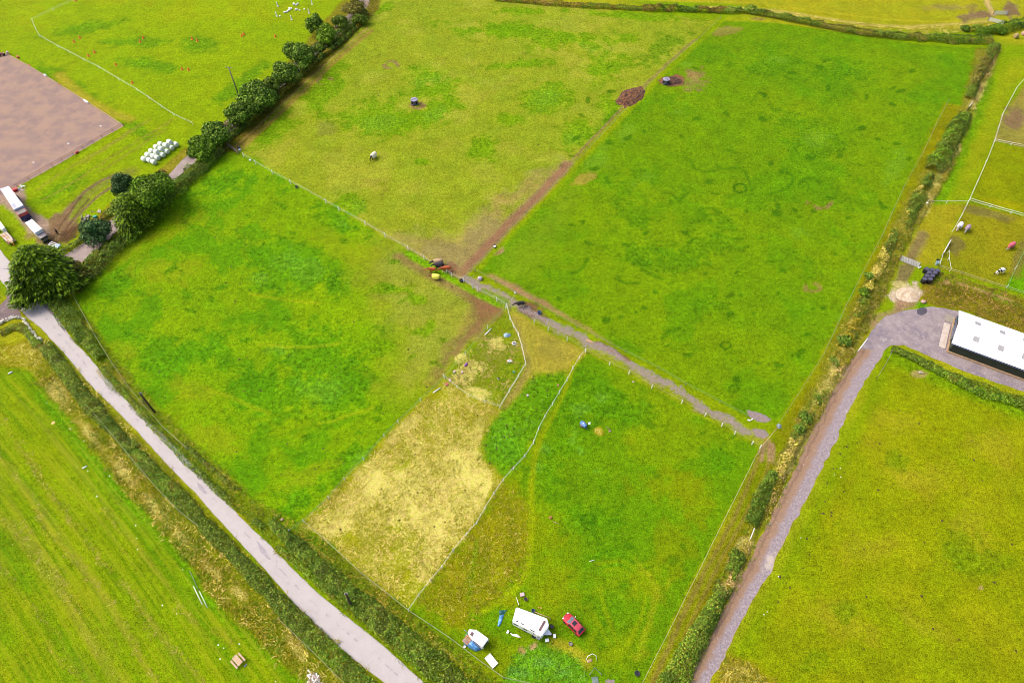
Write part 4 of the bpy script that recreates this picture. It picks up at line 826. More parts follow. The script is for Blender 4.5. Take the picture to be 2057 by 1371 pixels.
hedge('hedge', [(105, 600), (120, 615), (150, 650), (175, 685), (205, 722)], [1.6, 2.2, 1.6, .8], 1.6, 'hedge', 'dark bramble hedge beside the road below the huge conifer', 6, 24, pal2='bramble')
hedge('hedge', [(205, 740), (260, 800), (330, 880), (400, 950), (470, 1015), (530, 1060)], .7, .9, 'bramble', 'thin low hedge along the upper side of the road', 7, 14, gap=.42, pal2='hedge')
hedge('hedge', [(225, 735), (270, 790), (330, 855), (400, 920), (470, 980), (560, 1040)], .5, .7, 'hedge', 'sparse strip of brambles on the field fence line above the road', 8, 12, gap=.45, pal2='olive')
hedge('hedge', [(545, 1050), (600, 1100), (670, 1165), (740, 1225), (810, 1282), (880, 1340), (950, 1400), (1010, 1450)], [.9, 1.5, 1.7, 2.0, 2.1], 1.2, 'hedge', 'dense dark hedge between the road and the caravan field', 9, 26, pal2='bramble', lumps=2.4)
hedge('hedge', [(560, 1100), (640, 1170), (720, 1235), (800, 1300), (870, 1360), (920, 1410)], .7, .7, 'bramble', 'low bright brambles along the upper road edge near the bottom', 10, 14, gap=.4)
hedge('hedge', [(92, 695), (130, 745), (170, 800), (215, 850), (270, 905)], [1.1, 1.5, 1.5, 1.1], 1.1, 'hedge', 'bushy green hedge on the mown field side of the road, upper stretch', 12, 26, pal2='bramble')
hedge('hedge', [(265, 905), (320, 960), (370, 1010), (425, 1070), (470, 1110)], [1.2, 1.4, 1.5], 1.0, 'bramble', 'mixed brown and green hedge in the middle of the lower road verge', 13, 24, pal2='hedge')
hedge('hedge', [(465, 1110), (520, 1165), (580, 1230), (640, 1290), (700, 1345), (770, 1410), (850, 1480)], [1.3, 1.5, 1.6, 1.4], 1.1, 'bramble', 'vivid green bramble hedge on the lower road verge near the picnic field', 14, 26, pal2='hedge')
hedge('hedge', [(2, 672), (22, 660), (44, 655), (62, 675), (80, 695)], .9, .9, 'bramble', 'green hedge tucked behind the white stone wall', 15, 26)
hedge('hedge', [(1505, 28), (1560, 36), (1640, 52), (1720, 68), (1800, 76), (1880, 80), (1950, 84), (1990, 84)], [.8, 1.2, 1.5, 2.0, 2.2], 1.8, 'hedge', 'dark green hedge along the top of the big right hand field', 16, 26, pal2='olive')
hedge('hedge', [(990, 0), (1080, 8), (1180, 15), (1290, 20)], .9, 1.4, 'brown', 'brownish hedge along the top of the grazed field', 17, 22, pal2='hedge')
hedge('hedge', [(1290, 20), (1370, 22), (1460, 26), (1520, 24)], [1.3, 1.0, 1.3], 2.0, 'dark', 'short dark hedge over the top of the field divider', 18, 26, pal2='brown')
hedge('hedge', [(1950, 70), (1985, 66), (2020, 60), (2050, 50), (2120, 36)], 2.2, 2.4, 'dark', 'dark hedge below the muddy gateway in the top right corner', 19, 26, pal2='mid')
hedge('hedge', [(1998, 95), (1985, 115), (1968, 145), (1955, 172), (1946, 200)], [1.4, 1.6, 1.4], 2.0, 'hedge', 'narrow grey green hedge above the gap with the white gate', 20, 26, pal2='olive')
hedge('hedge', [(1938, 232), (1920, 258), (1905, 290), (1890, 320), (1872, 345)], [1.8, 2.4, 2.6, 2.2], 2.2, 'hedge', 'broad leafy hedge below the gap with the white gate', 21, 28, pal2='mid')
hedge('hedge', [(1868, 355), (1852, 385), (1838, 412), (1822, 440), (1805, 462)], [1.2, 1.6, 1.5], 1.6, 'hedge', 'patchy hedge beside the ochre grass strip', 22, 20, gap=.44, pal2='straw')
hedge('hedge', [(1800, 470), (1780, 505), (1765, 540), (1750, 570), (1738, 600)], 1.1, 1.3, 'hedge', 'patchy hedge above the gravel yard entrance', 23, 18, gap=.47, pal2='straw')
hedge('hedge', [(1736, 605), (1722, 640), (1708, 675), (1690, 705), (1672, 740)], 1.2, 1.3, 'hedge', 'patchy hedge to the left of the gravel yard', 24, 18, gap=.44, pal2='ochre')
hedge('hedge', [(1655, 780), (1630, 830), (1600, 880), (1575, 930), (1555, 965)], 1.0, 1.2, 'hedge', 'patchy straw tufted hedge on the left side of the gravel track', 25, 16, gap=.48, pal2='straw')
hedge('hedge', [(1552, 950), (1540, 975), (1527, 1005), (1514, 1040), (1506, 1055)], [.9, 1.5, 1.2], 1.4, 'hedge', 'dense dark hedge above the white pole beside the gravel track', 26, 28)
hedge('hedge', [(1488, 1115), (1470, 1145), (1450, 1185), (1432, 1225)], [1.0, 1.3, 1.5], 1.4, 'hedge', 'leafy hedge below the straw gap beside the gravel track', 27, 24, pal2='straw', gap=.38)
hedge('hedge', [(1436, 1215), (1415, 1255), (1395, 1290), (1372, 1330), (1355, 1371), (1320, 1440)], [1.4, 1.7, 2.0, 2.2], 1.6, 'hedge', 'thick dark hedge at the bottom end of the gravel track', 28, 28, pal2='bramble')
hedge('hedge', [(1788, 702), (1830, 718), (1880, 745), (1935, 772), (1995, 795), (2060, 812), (2160, 850)], [.7, 1.0, 1.6, 1.8, 1.9], 1.4, 'bramble', 'bramble hedge between the barn yard and the olive field', 29, 26, pal2='hedge')
for i, (x, y, r, pal) in enumerate([(1940, 56, 9, 'dark'), (1986, 60, 9, 'dark'), (2012, 62, 10, 'mid'), (1696, 684, 13, 'dark'), (1618, 838, 12, 'dark'), (1605, 860, 9, 'dark'), (1745, 555, 9, 'dark'), (1736, 586, 10, 'mid'), (1480, 1115, 14, 'hedge')]):
    tree(x, y, r, 1.9, pal, 'bush', ['small round dark bush above the top right hedge', 'round dark bush left of the muddy gateway', 'mid green bush right beside the muddy gateway', 'rounded dark bush at the mouth of the gravel yard', 'dark bush halfway down the gravel track bank', 'smaller dark bush just below its twin on the track bank', 'dark bush in the bank near the silver gate', 'green bush in the bank below the silver gate', 'leafy bush at the top of the straw gap by the track'][i], seed=50 + i, n=900, size=.26, trunk=False, cz=.9)
# utility poles
CREO = M('creosoted_wood', S(92, 66, 48), S(62, 44, 34), 3, .8); GREYW = M('weathered_wood', S(176, 168, 150), S(140, 132, 116), 4, .85)
PORC = M('porcelain', S(220, 214, 210), S(190, 180, 180), 9, .3); STEEL = M('galvanised_steel', S(196, 200, 208), S(160, 166, 176), 6, .4, .6)
def pole(px, py, h, mat, label, cross=False, rad=.16, lean=(0, 0)):
    c = G(px, py); th = thing('utility_pole', label, 'utility pole', c)
    MB().tube([(0, 0, -.2), (lean[0], lean[1], h)], [rad, rad * .72], 12).build('pole', mat, th, True)
    if cross:
        MB().box((0, 0, h - .25), (2.4, .12, .12), rz=-.25).build('crossarm', GREYW, th)
        for s in (-1, 0, 1): MB().lathe([(.05, 0), (.07, .06), (.04, .1), (.06, .16), (.03, .22)], 8).build('insulator', PORC, th, True, (s * 1.05 * math.cos(.25), -s * 1.05 * math.sin(.25), h - .2 + (.08 if s == 0 else 0)))
    else:
        MB().box((lean[0], lean[1] + .1, h - .4), (.5, .3, .5), bev=.05).build('transformer', STEEL, th)
        for s in (-1, 1): MB().lathe([(.05, 0), (.09, .08), (.05, .16)], 8).build('insulator', PORC, th, True, (lean[0] + s * .22, lean[1], h - .1))
    return th
pole(311, 828, 6.8, CREO, 'dark brown leaning pole in the upper road verge', lean=(-.2, .3), rad=.22)
pole(706, 1216, 5.6, CREO, 'dark brown pole in the hedge by the lower road', lean=(.1, .3), rad=.22)
pole(478, 188, 8.6, GREYW, 'grey utility pole with crossarm beside the lane trees', True, .2, lean=(0, 0))

for i, (ln, hw, h, gp) in enumerate([([(2005, 98), (1990, 130), (1968, 178), (1955, 208)], .8, .6, .44), ([(1930, 300), (1905, 345), (1880, 385), (1858, 420), (1835, 460)], .8, .6, .5), ([(1830, 450), (1810, 500), (1785, 545), (1765, 590), (1745, 640)], 1.2, .6, .52), ([(1712, 702), (1695, 730), (1672, 770), (1650, 812), (1625, 850), (1608, 880)], .9, .9, .36), ([(1600, 890), (1580, 935), (1560, 975), (1540, 1030)], .8, .8, .4), ([(1504, 1088), (1492, 1112), (1478, 1150), (1462, 1185)], .9, .9, .34), ([(1455, 1195), (1430, 1240), (1405, 1290)], .5, .6, .42), ([(1730, 610), (1712, 650), (1690, 690)], .9, .7, .42)]):
    hedge('tall_grass', ln, hw, h * .8, 'bleach' if i in (1, 2, 7) else 'tan', 'bleached tall grass clumps along the right hand bank', 70 + i, 20, .2, gap=gp, pal2='ochre', cat='grass', kind='stuff', lumps=2)
for i, (ln, hw, h) in enumerate([([(205, 735), (300, 838), (400, 935), (520, 1045)], 1.6, .5), ([(600, 1075), (720, 1185), (860, 1300), (960, 1385)], 2.2, .5), ([(80, 760), (200, 890), (330, 1040), (440, 1170), (600, 1320)], 2.0, .5), ([(600, 1060), (700, 1150), (820, 1250), (960, 1350)], 1.2, .4), ([(1880, 350), (1835, 430), (1790, 510), (1750, 590), (1715, 670)], 1.9, .7), ([(1690, 715), (1640, 800), (1595, 890), (1550, 980), (1500, 1080), (1455, 1180), (1400, 1290)], 1.3, .7)]):
    hedge('rough_herbage', ln, hw, h, 'olive' if i > 3 else 'ochre', 'mixed rough herbage of the verges and banks', 90 + i, 10, .2, gap=.42, pal2='green', cat='grass', kind='stuff', lumps=3)
# ------------------------------------------------------------ fences and gates
WHITE = M('white_plastic', (.8, .8, .78), (.68, .7, .66), 4, .4); WPAINT = M('white_paint', (.8, .8, .8), (.7, .7, .7), 2, .35)
TAPE = M('white_tape', (.78, .8, .74), (.6, .64, .54), 5, .5); WIRE = M('wire_rope', S(216, 214, 170), S(188, 190, 140), 3, .5); WOOD = M('fence_wood', S(150, 124, 96), S(112, 92, 70), 6, .85)
DARKW = M('dark_rail', S(128, 70, 54), S(98, 56, 44), 5, .8); PINE = M('fresh_wood', S(240, 200, 156), S(222, 176, 130), 5, .7); GRW = M('green_wire', S(150, 190, 120), S(130, 170, 96), 4, .5)
def fence(label, px, ph=1.25, pm=None, pr=.05, rails=((1.15, .03), (.7, .02)), rm=None, step=None, skip=(), cat='fence', rname='tape', pname='post', sag=.06, name='fence', flatbox=False, lean=0):
    pm = pm or WHITE; rm = rm or TAPE
    P = [Vector((*p, 0)) for p in (resample(chaikin(W(px), 1), step) if step else W(px))]; o = P[0]
    th = thing(name, label, cat, o); base = None
    for i, p in enumerate(P):
        if i in skip: continue
        if base is None:
            m = MB()
            if flatbox: m.box((0, 0, ph / 2), (pr * 2, pr * 2, ph))
            else: m.tube([(0, 0, -.1), (0, 0, ph * .92), (0, 0, ph)], [pr, pr, pr * .5], 6)
            base = m.build(pname, pm, th, loc=p - o)
        else:
            c = base.copy(); COL.objects.link(c); c.parent = th; c.location = p - o
            if lean: c.rotation_euler = (random.uniform(-lean, lean), random.uniform(-lean, lean), random.random() * 3)
    for z, r in rails:
        m = MB(); pts = []
        for a, b in zip(P[:-1], P[1:]):
            q0, q1 = a - o, b - o; k = 3
            for j in range(k):
                t = j / k; q = q0.lerp(q1, t); pts.append((q.x, q.y, z - sag * 4 * t * (1 - t)))
        pts.append((*(P[-1] - o)[:2], z)); m.tube(pts, r, 4); m.build(rname, rm, th)
    return th
F1 = [(490, 315), (514, 330), (548, 350), (584, 369), (620, 388), (655, 408), (681, 423), (734, 452), (774, 476), (820, 502), (852, 521), (882, 540), (897, 547), (907, 555), (931, 566), (949, 579), (959, 585), (998, 605), (1018, 617)]
fence('long white post and tape fence running from the lane gate to the central path', F1, 1.45, pr=.1, skip=(4,), rails=((1.3, .012), (.8, .01)))
fence('wire fence on grass strip along the top side of the gravel path', [(955, 546), (996, 568), (1035, 589), (1075, 611), (1118, 636), (1158, 658), (1197, 679), (1255, 708), (1321, 741), (1376, 773), (1445, 809), (1500, 837)], 1.15, GREYW, .045, ((1.05, .022), (.6, .018)), GRW, rname='wire')
fence('white post fence along the lower edge of the gravel path', [(1073, 648), (1101, 664), (1139, 684), (1176, 708), (1224, 733), (1263, 751), (1309, 779), (1369, 810), (1416, 835), (1449, 856), (1475, 872), (1510, 892), (1526, 900)], 1.3, pr=.09, rails=((1.15, .018),), rm=WIRE, rname='wire')
fence('wavy white tape fence dividing the caravan field from the green wedge and dry paddock', [(1176, 706), (1164, 720), (1151, 742), (1139, 765), (1124, 790), (1110, 813), (1095, 838), (1082, 863), (1072, 891), (1055, 918), (1031, 943), (1011, 966), (993, 993), (975, 1021), (958, 1052), (937, 1075), (911, 1107), (888, 1140), (866, 1166), (842, 1197), (821, 1227)], 1.25, pr=.085, rails=((1.1, .016), (.65, .01)), lean=.12)
fence('thin wire fence on the road side of the dry paddock and caravan field', [(611, 1048), (650, 1082), (690, 1118), (726, 1152), (775, 1190), (821, 1227), (865, 1256), (908, 1285), (960, 1325), (1012, 1362), (1060, 1372), (1110, 1385)], 1.15, GREYW, .045, ((1.05, .025), (.55, .02)), WIRE, rname='wire')
fence('green wire fence between the bright green field and the dry paddock', [(1016, 620), (980, 660), (935, 712), (893, 760), (845, 806), (800, 849), (772, 877), (731, 924), (693, 964), (661, 1001), (611, 1048), (583, 1068)], 1.3, pr=.075, rails=((1.1, .028), (.6, .022)), rm=GRW, rname='wire')
fence('white tape fence curving round the right side of the messy little paddock', [(1019, 620), (1024, 642), (1032, 658), (1041, 675), (1048, 698), (1056, 734), (1042, 757), (1024, 787), (1004, 820)], 1.25, pr=.06, rails=((1.1, .025), (.6, .02)), lean=.1)
fence('white tape fence along the bottom of the messy little paddock', [(891, 757), (919, 780), (942, 797), (973, 809), (1004, 820)], 1.25, pr=.06, rails=((1.1, .014), (.6, .01)), lean=.1)
fence('wire fence up the middle between the two big top fields', [(945, 546), (1000, 490), (1058, 430), (1104, 384), (1150, 335), (1204, 278), (1257, 222), (1296, 181), (1335, 141), (1400, 84), (1447, 38)], 1.1, GREYW, .045, ((1.0, .018), (.5, .014)), WIRE, rname='wire')
fence('long thin green wire fence down the right edge of the big field', [(1903, 206), (1880, 250), (1850, 314), (1832, 345), (1815, 376), (1790, 430), (1770, 476), (1757, 500), (1728, 556), (1700, 612), (1676, 664), (1652, 716), (1626, 756), (1600, 797), (1580, 827), (1560, 856)], 1.15, GREYW, .045, ((1.05, .024), (.55, .02)), GRW, rname='wire')
fence('wire fence between the caravan field and the rutted strip', [(1527, 900), (1513, 925), (1501, 950), (1476, 1000), (1450, 1052), (1425, 1102), (1401, 1152), (1376, 1200), (1352, 1250), (1322, 1308), (1290, 1371), (1265, 1420)], 1.15, WOOD, .045, ((1.05, .026), (.55, .02)), WIRE, rname='wire')
fence('white tape fence round the schooling field with the orange cones', [(190, -20), (150, 3), (108, 22), (66, 43), (72, 58), (81, 75), (118, 96), (140, 107), (170, 123), (200, 138), (240, 162), (276, 183), (300, 199), (326, 217), (350, 233), (388, 251)], 1.1, pr=.045, rails=((1.0, .018), (.55, .014)))
fence('dark red post and rail fence along the lower side of the riding arena', [(249, 254), (228, 266), (207, 278), (188, 289), (168, 300), (148, 312), (127, 324), (107, 335), (82, 349), (60, 362), (36, 377), (10, 391), (-30, 412)], 1.25, DARKW, .07, ((1.15, .05), (.65, .05)), DARKW, rname='rail', sag=0)
fence('low pale kickboard with rail along the upper side of the riding arena', [(14, 109), (36, 121), (58, 133), (88, 151), (118, 169), (145, 186), (172, 203), (200, 221), (225, 237), (249, 253)], .45, DARKW, .05, ((.12, .09), (.36, .03)), PINE, rname='board', sag=0)
fence('white tape fence running down past the pony paddocks on the right', [(2075, 140), (2057, 160), (2040, 180), (2012, 232), (2004, 258), (1996, 285), (1980, 325), (1962, 366), (1945, 404), (1928, 438), (1912, 466)], 1.1, pr=.05, rails=((1.0, .022), (.5, .014)))
fence('short white tape fence across the upper pony paddock', [(1996, 285), (2030, 292), (2062, 298), (2100, 305)], 1.1, pr=.05, rails=((1.0, .04), (.5, .03)))
fence('pale tape fence from the hedge to the corner of the pony paddock', [(1862, 408), (1900, 409), (1942, 409)], 1.1, pr=.045, rails=((1.0, .03),))
fence('double white tape fence along the top of the pony paddock', [(1945, 404), (1988, 417), (2030, 429), (2075, 441), (2120, 452)], 1.15, pr=.06, rails=((1.05, .045), (.5, .04)))
fence('pale tape fence along the bottom of the pony paddock above the barn bank', [(1884, 538), (1930, 552), (1975, 567), (2020, 581), (2062, 594), (2110, 610)], 1.1, WOOD, .05, ((1.0, .045), (.55, .03)), WIRE)
fence('short tape fence from the silver paddock gate down to the bottom corner', [(1903, 508), (1903, 522), (1907, 545)], 1.0, pr=.045, rails=((.95, .03),))
fence('tape fence at the right edge of the pony paddock', [(2075, 470), (2057, 502), (2038, 540), (2021, 578)], 1.1, pr=.05, rails=((1.0, .035), (.5, .02)), rm=GRW)
fence('short tape run joining the silver paddock gate to the black bales', [(1891, 515), (1887, 527), (1884, 538)], 1.0, pr=.045, rails=((.95, .03),))
fence('thin wire fence behind the hedge on the left edge of the bright green field', [(142, 580), (158, 612), (178, 648), (199, 686), (225, 728), (255, 772), (290, 815), (330, 860), (380, 905)], 1.1, GREYW, .045, ((1.0, .022), (.5, .018)), WIRE, rname='wire')
fence('thin wire fence on the far side of the thick lower hedge', [(448, 303), (410, 338), (365, 382), (325, 420), (280, 464), (240, 505), (200, 545), (150, 588)], 1.1, WOOD, .05, ((1.0, .018),), WIRE, rname='wire')
fence('wire fence through the straw grass beside the mown field', [(170, 810), (205, 848), (240, 890), (277, 935), (320, 985), (362, 1028), (402, 1060)], 1.1, GREYW, .045, ((1.0, .03),), WIRE, rname='wire')
fence('wire fence through the lower verge near the pile of broken boards', [(560, 1243), (590, 1272), (625, 1305), (660, 1340), (700, 1380)], 1.1, GREYW, .05, ((1.0, .03),), WIRE, rname='wire')
fence('timber rail fence inside the corner with the white stone wall', [(-10, 682), (15, 668), (42, 652), (52, 668), (66, 690)], 1.0, WOOD, .05, ((.9, .035),), WOOD, rname='rail', sag=0)
fence('old timber fence on the corner of the olive field', [(1789, 708), (1783, 722), (1772, 742), (1760, 760)], 1.1, WOOD, .06, ((1.0, .035),), GREYW, rname='rail', sag=0)
fence('short wire fence from the lane gate back into the lower hedge', [(460, 300), (452, 306), (446, 312)], 1.1, WOOD, .05, ((1.0, .02),), WIRE, rname='wire')
GATEM = M('gate_metal', (.62, .63, .7), (.5, .52, .58), 4, .45)
def gate(a, b, label, h=1.2, mat=None, bars=6, name='field_gate', posts=True, br=.028, lean=0.0):
    mat = mat or GATEM; A, B = G(*a), G(*b); L = (B - A).length; th = thing(name, label, 'gate', A, math.atan2(B.y - A.y, B.x - A.x))
    m = MB()
    for i in range(bars): z = .15 + (h - .2) * i / max(bars - 1, 1); m.tube([(0, lean * z, z), (L, lean * z, z)], br, 5)
    for x in (0, L * .5, L): m.tube([(x, lean * .1, .1), (x, lean * h, h)], br * 1.1, 5)
    m.build('frame', mat, th)
    if posts:
        for x in (-.12, L + .12): MB().tube([(x, 0, -.1), (x, 0, h + .2)], .08, 8).build('gate_post', WOOD, th)
    return th
gate((1807, 523), (1843, 537), 'silver barred field gate left of the black bales', 1.3, br=.045, lean=.25)
gate((1906, 488), (1891, 515), 'closed silver gate in the pony paddock tape line', 1.2, br=.05)
gate((1995, 30), (2022, 30), 'upper of the two galvanised gates in the muddy top right corner', 1.3, br=.05)
gate((1985, 42), (2015, 50), 'lower of the two galvanised gates in the muddy top right corner', 1.2, br=.05)
gate((1950, 210), (1942, 222), 'white gate in the hedge gap right of the big field', 1.1, WHITE, 4, br=.05)
gate((459, 294), (479, 309), 'weathered wooden gate between the lane hedge and white post fence', 1.1, GREYW, 4, br=.06)
def bar(pa, pb, z0, z1, r, mat, name, label, cat, posts=None):
    A, B = G(*pa), G(*pb); m = MB(); m.tube([(0, 0, z0), (*(B - A)[:2], z1)], r, 8)
    if posts: 
        for q, z in (((0, 0), z0), ((B - A)[:2], z1)): m.tube([(*q, 0), (*q, z)], r * .8, 6)
    return tag(m.build(name, mat, None, True, A), label, cat)
bar((1740, 684), (1722, 707), .9, .9, .07, WHITE, 'barrier_pole', 'white barrier pole beside the yard end of the gravel track', 'pole', True)
bar((1513, 1064), (1505, 1084), .9, .9, .07, WHITE, 'barrier_pole', 'white barrier pole at the hedge gap lower down the gravel track', 'pole', True)
bar((1563, 858), (1528, 900), .95, .95, .06, PINE, 'slip_rail', 'pale slip rail closing the right end of the gravel path', 'rail', True)
bar((953, 545), (926, 564), .95, .95, .05, PINE, 'slip_rail', 'pale slip rail by the group of horses at the path corner', 'rail', True)
bar((1040, 590), (1020, 616), .95, .95, .04, WIRE, 'slip_rail', 'thin slip rail left of the black cob across the gravel path', 'rail', True)
bar((1527, 900), (1523, 912), .9, .5, .07, PINE, 'slip_rail', 'short pale rail hanging off the right hand fence corner', 'rail', True)
bar((974, 673), (987, 660), .15, .15, .1, WHITE, 'white_plank', 'white plank lying by the upper edge of the messy paddock', 'plank')
bar((870, 789), (885, 779), .12, .12, .1, WPAINT, 'white_plank', 'white plank lying on straw at the top of the dry paddock', 'plank')
bar((382, 1147), (400, 1186), .14, .14, .045, GREYW, 'jump_pole', 'upper white jump pole lying in the grass bay of the mown field', 'pole')
bar((401, 1187), (417, 1220), .12, .12, .045, TAPE, 'jump_pole', 'lower right white jump pole lying in the grass bay of the mown field', 'pole')
bar((389, 1177), (407, 1214), .12, .12, .055, TAPE, 'jump_pole', 'thicker left hand jump pole lying in the grass bay of the mown field', 'pole')
bar((166, 941), (175, 936), .14, .14, .12, WHITE, 'drain_pipe', 'white pipe lying on the mown field, lower one', 'pipe')
bar((17, 751), (26, 747), .14, .14, .12, WHITE, 'drain_pipe', 'white pipe lying near the top of the mown field', 'pipe')
bar((1037, 1200), (1042, 1219), .5, 1.4, .05, WHITE, 'awning_pole', 'white pole leaning on the back of the big caravan', 'pole')
bar((1074, 1231), (1106, 1244), .9, .9, .06, PINE, 'awning_pole', 'cream pole along the upper side of the big caravan', 'pole', True)
bar((1111, 1047), (1122, 1051), .08, .08, .05, PINE, 'stick', 'thin straw coloured stick lying in the middle of the caravan field', 'stick')
bar((1184, 1127), (1194, 1124), .08, .08, .05, WHITE, 'stick', 'short white stick lying in the middle of the caravan field', 'stick')
# stone wall of pale boulders
def stonewall(px, label):
    P = resample(chaikin(W(px), 1), .42); o = Vector((*P[0], 0)); m = MB(); g = random.Random(5)
    for x, y in P:
        for k in range(3):
            s = .2 + .16 * g.random(); r = bmesh.ops.create_icosphere(m.b, subdivisions=1, radius=s)
            mt = Matrix.Translation((x - o.x + g.uniform(-.25, .25), y - o.y + g.uniform(-.25, .25), .12 + k * .2)) @ Matrix.Rotation(g.random() * 6, 4, (g.random(), g.random(), 1)) @ Matrix.Diagonal((1, .8, .65, 1))
            bmesh.ops.transform(m.b, matrix=mt, verts=r['verts'])
    tag(m.build('stone_wall', M('limestone', (.74, .69, .58), (.5, .46, .38), 2, .9), None, False, o), label, 'wall')
stonewall([(-30, 672), (0, 652), (15, 642), (35, 637.5), (47, 639), (53, 650), (60, 660), (70, 672), (82, 684)], 'low wall of pale stones round the road junction corner')
# ------------------------------------------------------------ barn
def barn():
    e0 = G(1903, 706); e1 = G(2057, 763.5); u = (e1 - e0).normalized(); v = Vector((-u.y, u.x, 0)); rz = math.atan2(u.y, u.x)
    b2 = G(1930, 630, 2.2); Wd = (b2 - e0).dot(v); L = 34.0; he = 2.8; hr = 4.1
    th = thing('barn', 'long low barn with white sheeted roof and dark green wall beside the gravel yard', 'barn', e0, rz)
    GRN = M('green_cladding', S(52, 66, 46), S(42, 56, 38), 1, .6); CONC = M('concrete', S(226, 190, 150), S(196, 160, 124), 2, .9)
    RF_ = M('white_sheeting', (.82, .82, .84), (.76, .76, .8), 1.2, .4, lo=.3, hi=.8); LT = M('rooflight', S(206, 204, 204), S(192, 190, 192), 2, .3)
    m = MB()
    for sd in (0, 1):
        y0 = 0 if sd == 0 else Wd
        m.poly([(0, y0, .4), (L, y0, .4), (L, y0, he), (0, y0, he)])
    for x in (0, L): m.poly([(x, 0, .4), (x, Wd, .4), (x, Wd, he), (x, Wd / 2, hr - .06), (x, 0, he)])
    m.build('wall', GRN, th)
    m = MB()
    n_ = int(L / .5)
    for i in range(n_): m.box((i * .5 + .25, -.03, (he + .4) / 2), (.06, .05, he - .45))
    m.build('cladding_rib', GRN, th); th.children[-1]['kind'] = 'stuff'
    MB().box((L / 2, -.05, .2), (L + .3, .5, .4)).box((L / 2, Wd + .05, .2), (L + .3, .5, .4)).box((-.05, Wd / 2, .2), (.4, Wd - .2, .4)).build('plinth', CONC, th)
    ov = .12; s = (hr - he) / (Wd / 2)
    for sd in (0, 1):
        m = MB(); y_e = -ov if sd == 0 else Wd + ov; z_e = he - s * ov + .08; ym = Wd / 2; nn_ = int((L + .8) / .25)
        pr_ = [(-.5 + i * .25, .03 if i % 2 else 0) for i in range(nn_)]
        vs = [(m.b.verts.new((x, y_e, z_e + k)), m.b.verts.new((x, ym, hr + .08 + k))) for x, k in pr_]
        for a, b in zip(vs[:-1], vs[1:]): m.b.faces.new((a[0], b[0], b[1], a[1]))
        m.build('roof', RF_, th)
        for k, x in enumerate([3.6, 8.4, 13.0, 17.8, 22.6, 27.4]):
            yy = Wd * (.27 if sd == 0 else .74); x += 0 if sd == 0 else -.2; zz = he + s * (yy if sd == 0 else Wd - yy) + .125; a = math.atan(s) * (1 if sd == 0 else -1)
            MB().box((x, yy, zz), (1.15, 1.25, .03), rx=a).build('rooflight', LT, th)
    MB().box((L / 2, Wd / 2, hr + .13), (L + .9, .3, .06)).build('ridge_cap', RF_, th)
    MB().tube([(-.4, -ov - .06, he - .15), (L + .3, -ov - .06, he - .15)], .07, 6).build('gutter', M('blue_grey_trim', S(120, 136, 170), S(96, 110, 150), 2, .4), th)
    MB().box((-.56, Wd / 2, he + .2), (.06, Wd * .5, .1)).tube([(-.62, Wd * .2, he), (-.62, Wd * .8, he)], .06, 6).build('door_track', MATS['blue_grey_trim'], th)
    d = MB().box((-.12, Wd * .5, 1.35), (.1, 4.2, 2.2)).build('door', M('barn_door', S(150, 150, 156), S(128, 128, 134), 1, .5), th)
    MB().box((-.2, Wd * .36, 1.3), (.06, .06, .3)).build('handle', STEEL, d)
    # concrete ramp in front of the gable
    A = e0 - u * 1.9 - v * .1
    tag(MB().box((0, 0, .09), (1.3, Wd * .76, .18), bev=.03).build('ramp', M('pale_concrete', S(244, 232, 222), S(226, 206, 190), 1.5, .8), None, False, e0 - u * 1.2 + v * (Wd * .42), rz), 'white concrete ramp along the open end of the barn', 'ramp')
    tag(MB().box((0, 0, .04), (1.8, 2.2, .08)).build('slab', M('grey_slab', S(190, 180, 160), S(170, 164, 150), 2, .9), None, False, e0 - u * 1.0 + v * (Wd * .98), rz), 'square grey slab at the top corner of the barn', 'slab')
barn()
# ------------------------------------------------------------ bales
def bale_mesh(name, r, l, mat, axis='X'):
    m = MB(); m.lathe([(.0, -l / 2), (r * .55, -l / 2), (r * .86, -l / 2 + .03), (r * .97, -l / 2 + .12), (r, -l / 2 + .25), (r * 1.02, 0), (r, l / 2 - .25), (r * .97, l / 2 - .12), (r * .86, l / 2 - .03), (r * .55, l / 2), (0, l / 2)], 22, axis=axis)
    bmesh.ops.remove_doubles(m.b, verts=m.b.verts, dist=.001)
    o = m.build(name, mat, None, True); return o
WB = M('white_wrap', (.72, .76, .66), (.6, .66, .54), 1.4, .3, bmp=.1)
cnt = 0; b0 = None; rzb = yaw((297, 318), (345, 288)) + PI / 2 + .1
low_f = [(715, 960), (820, 830), (970, 750), (1100, 650), (1240, 540), (1370, 440)]; low_m = [(590, 910), (700, 790)]; low_b = [(430, 870), (540, 750), (650, 640), (790, 525), (920, 430)]; top_ = [(790, 660), (930, 570), (1070, 465), (1180, 370)]
for row, z, nm in ((low_f, .66, 'lane side row'), (low_m, .66, 'middle'), (low_b, .66, 'field side row'), (top_, 1.55, 'upper layer')):
    for i, (zx, zy) in enumerate(row):
        p = G(260 + zx / 14.69, 260 + zy / 14.69, z); lb = f'white wrapped round bale, {ORD(i)} from the lower left end of the {nm}' if nm != 'middle' else f'white wrapped round bale, {["left","right"][i]} one in the gap between the two long rows'
        if b0 is None: b0 = bale_mesh('wrapped_bale', .68, 1.25, WB); b0.location = p; b0.rotation_euler.z = rzb; tag(b0, lb, 'bale', 'white wrapped bales'); o = b0
        else: o = dup(b0, p, rzb + random.uniform(-.15, .15), lb)
BB = M('black_wrap', S(30, 28, 40), S(52, 48, 62), 1.2, .32, bmp=.15); k0 = None
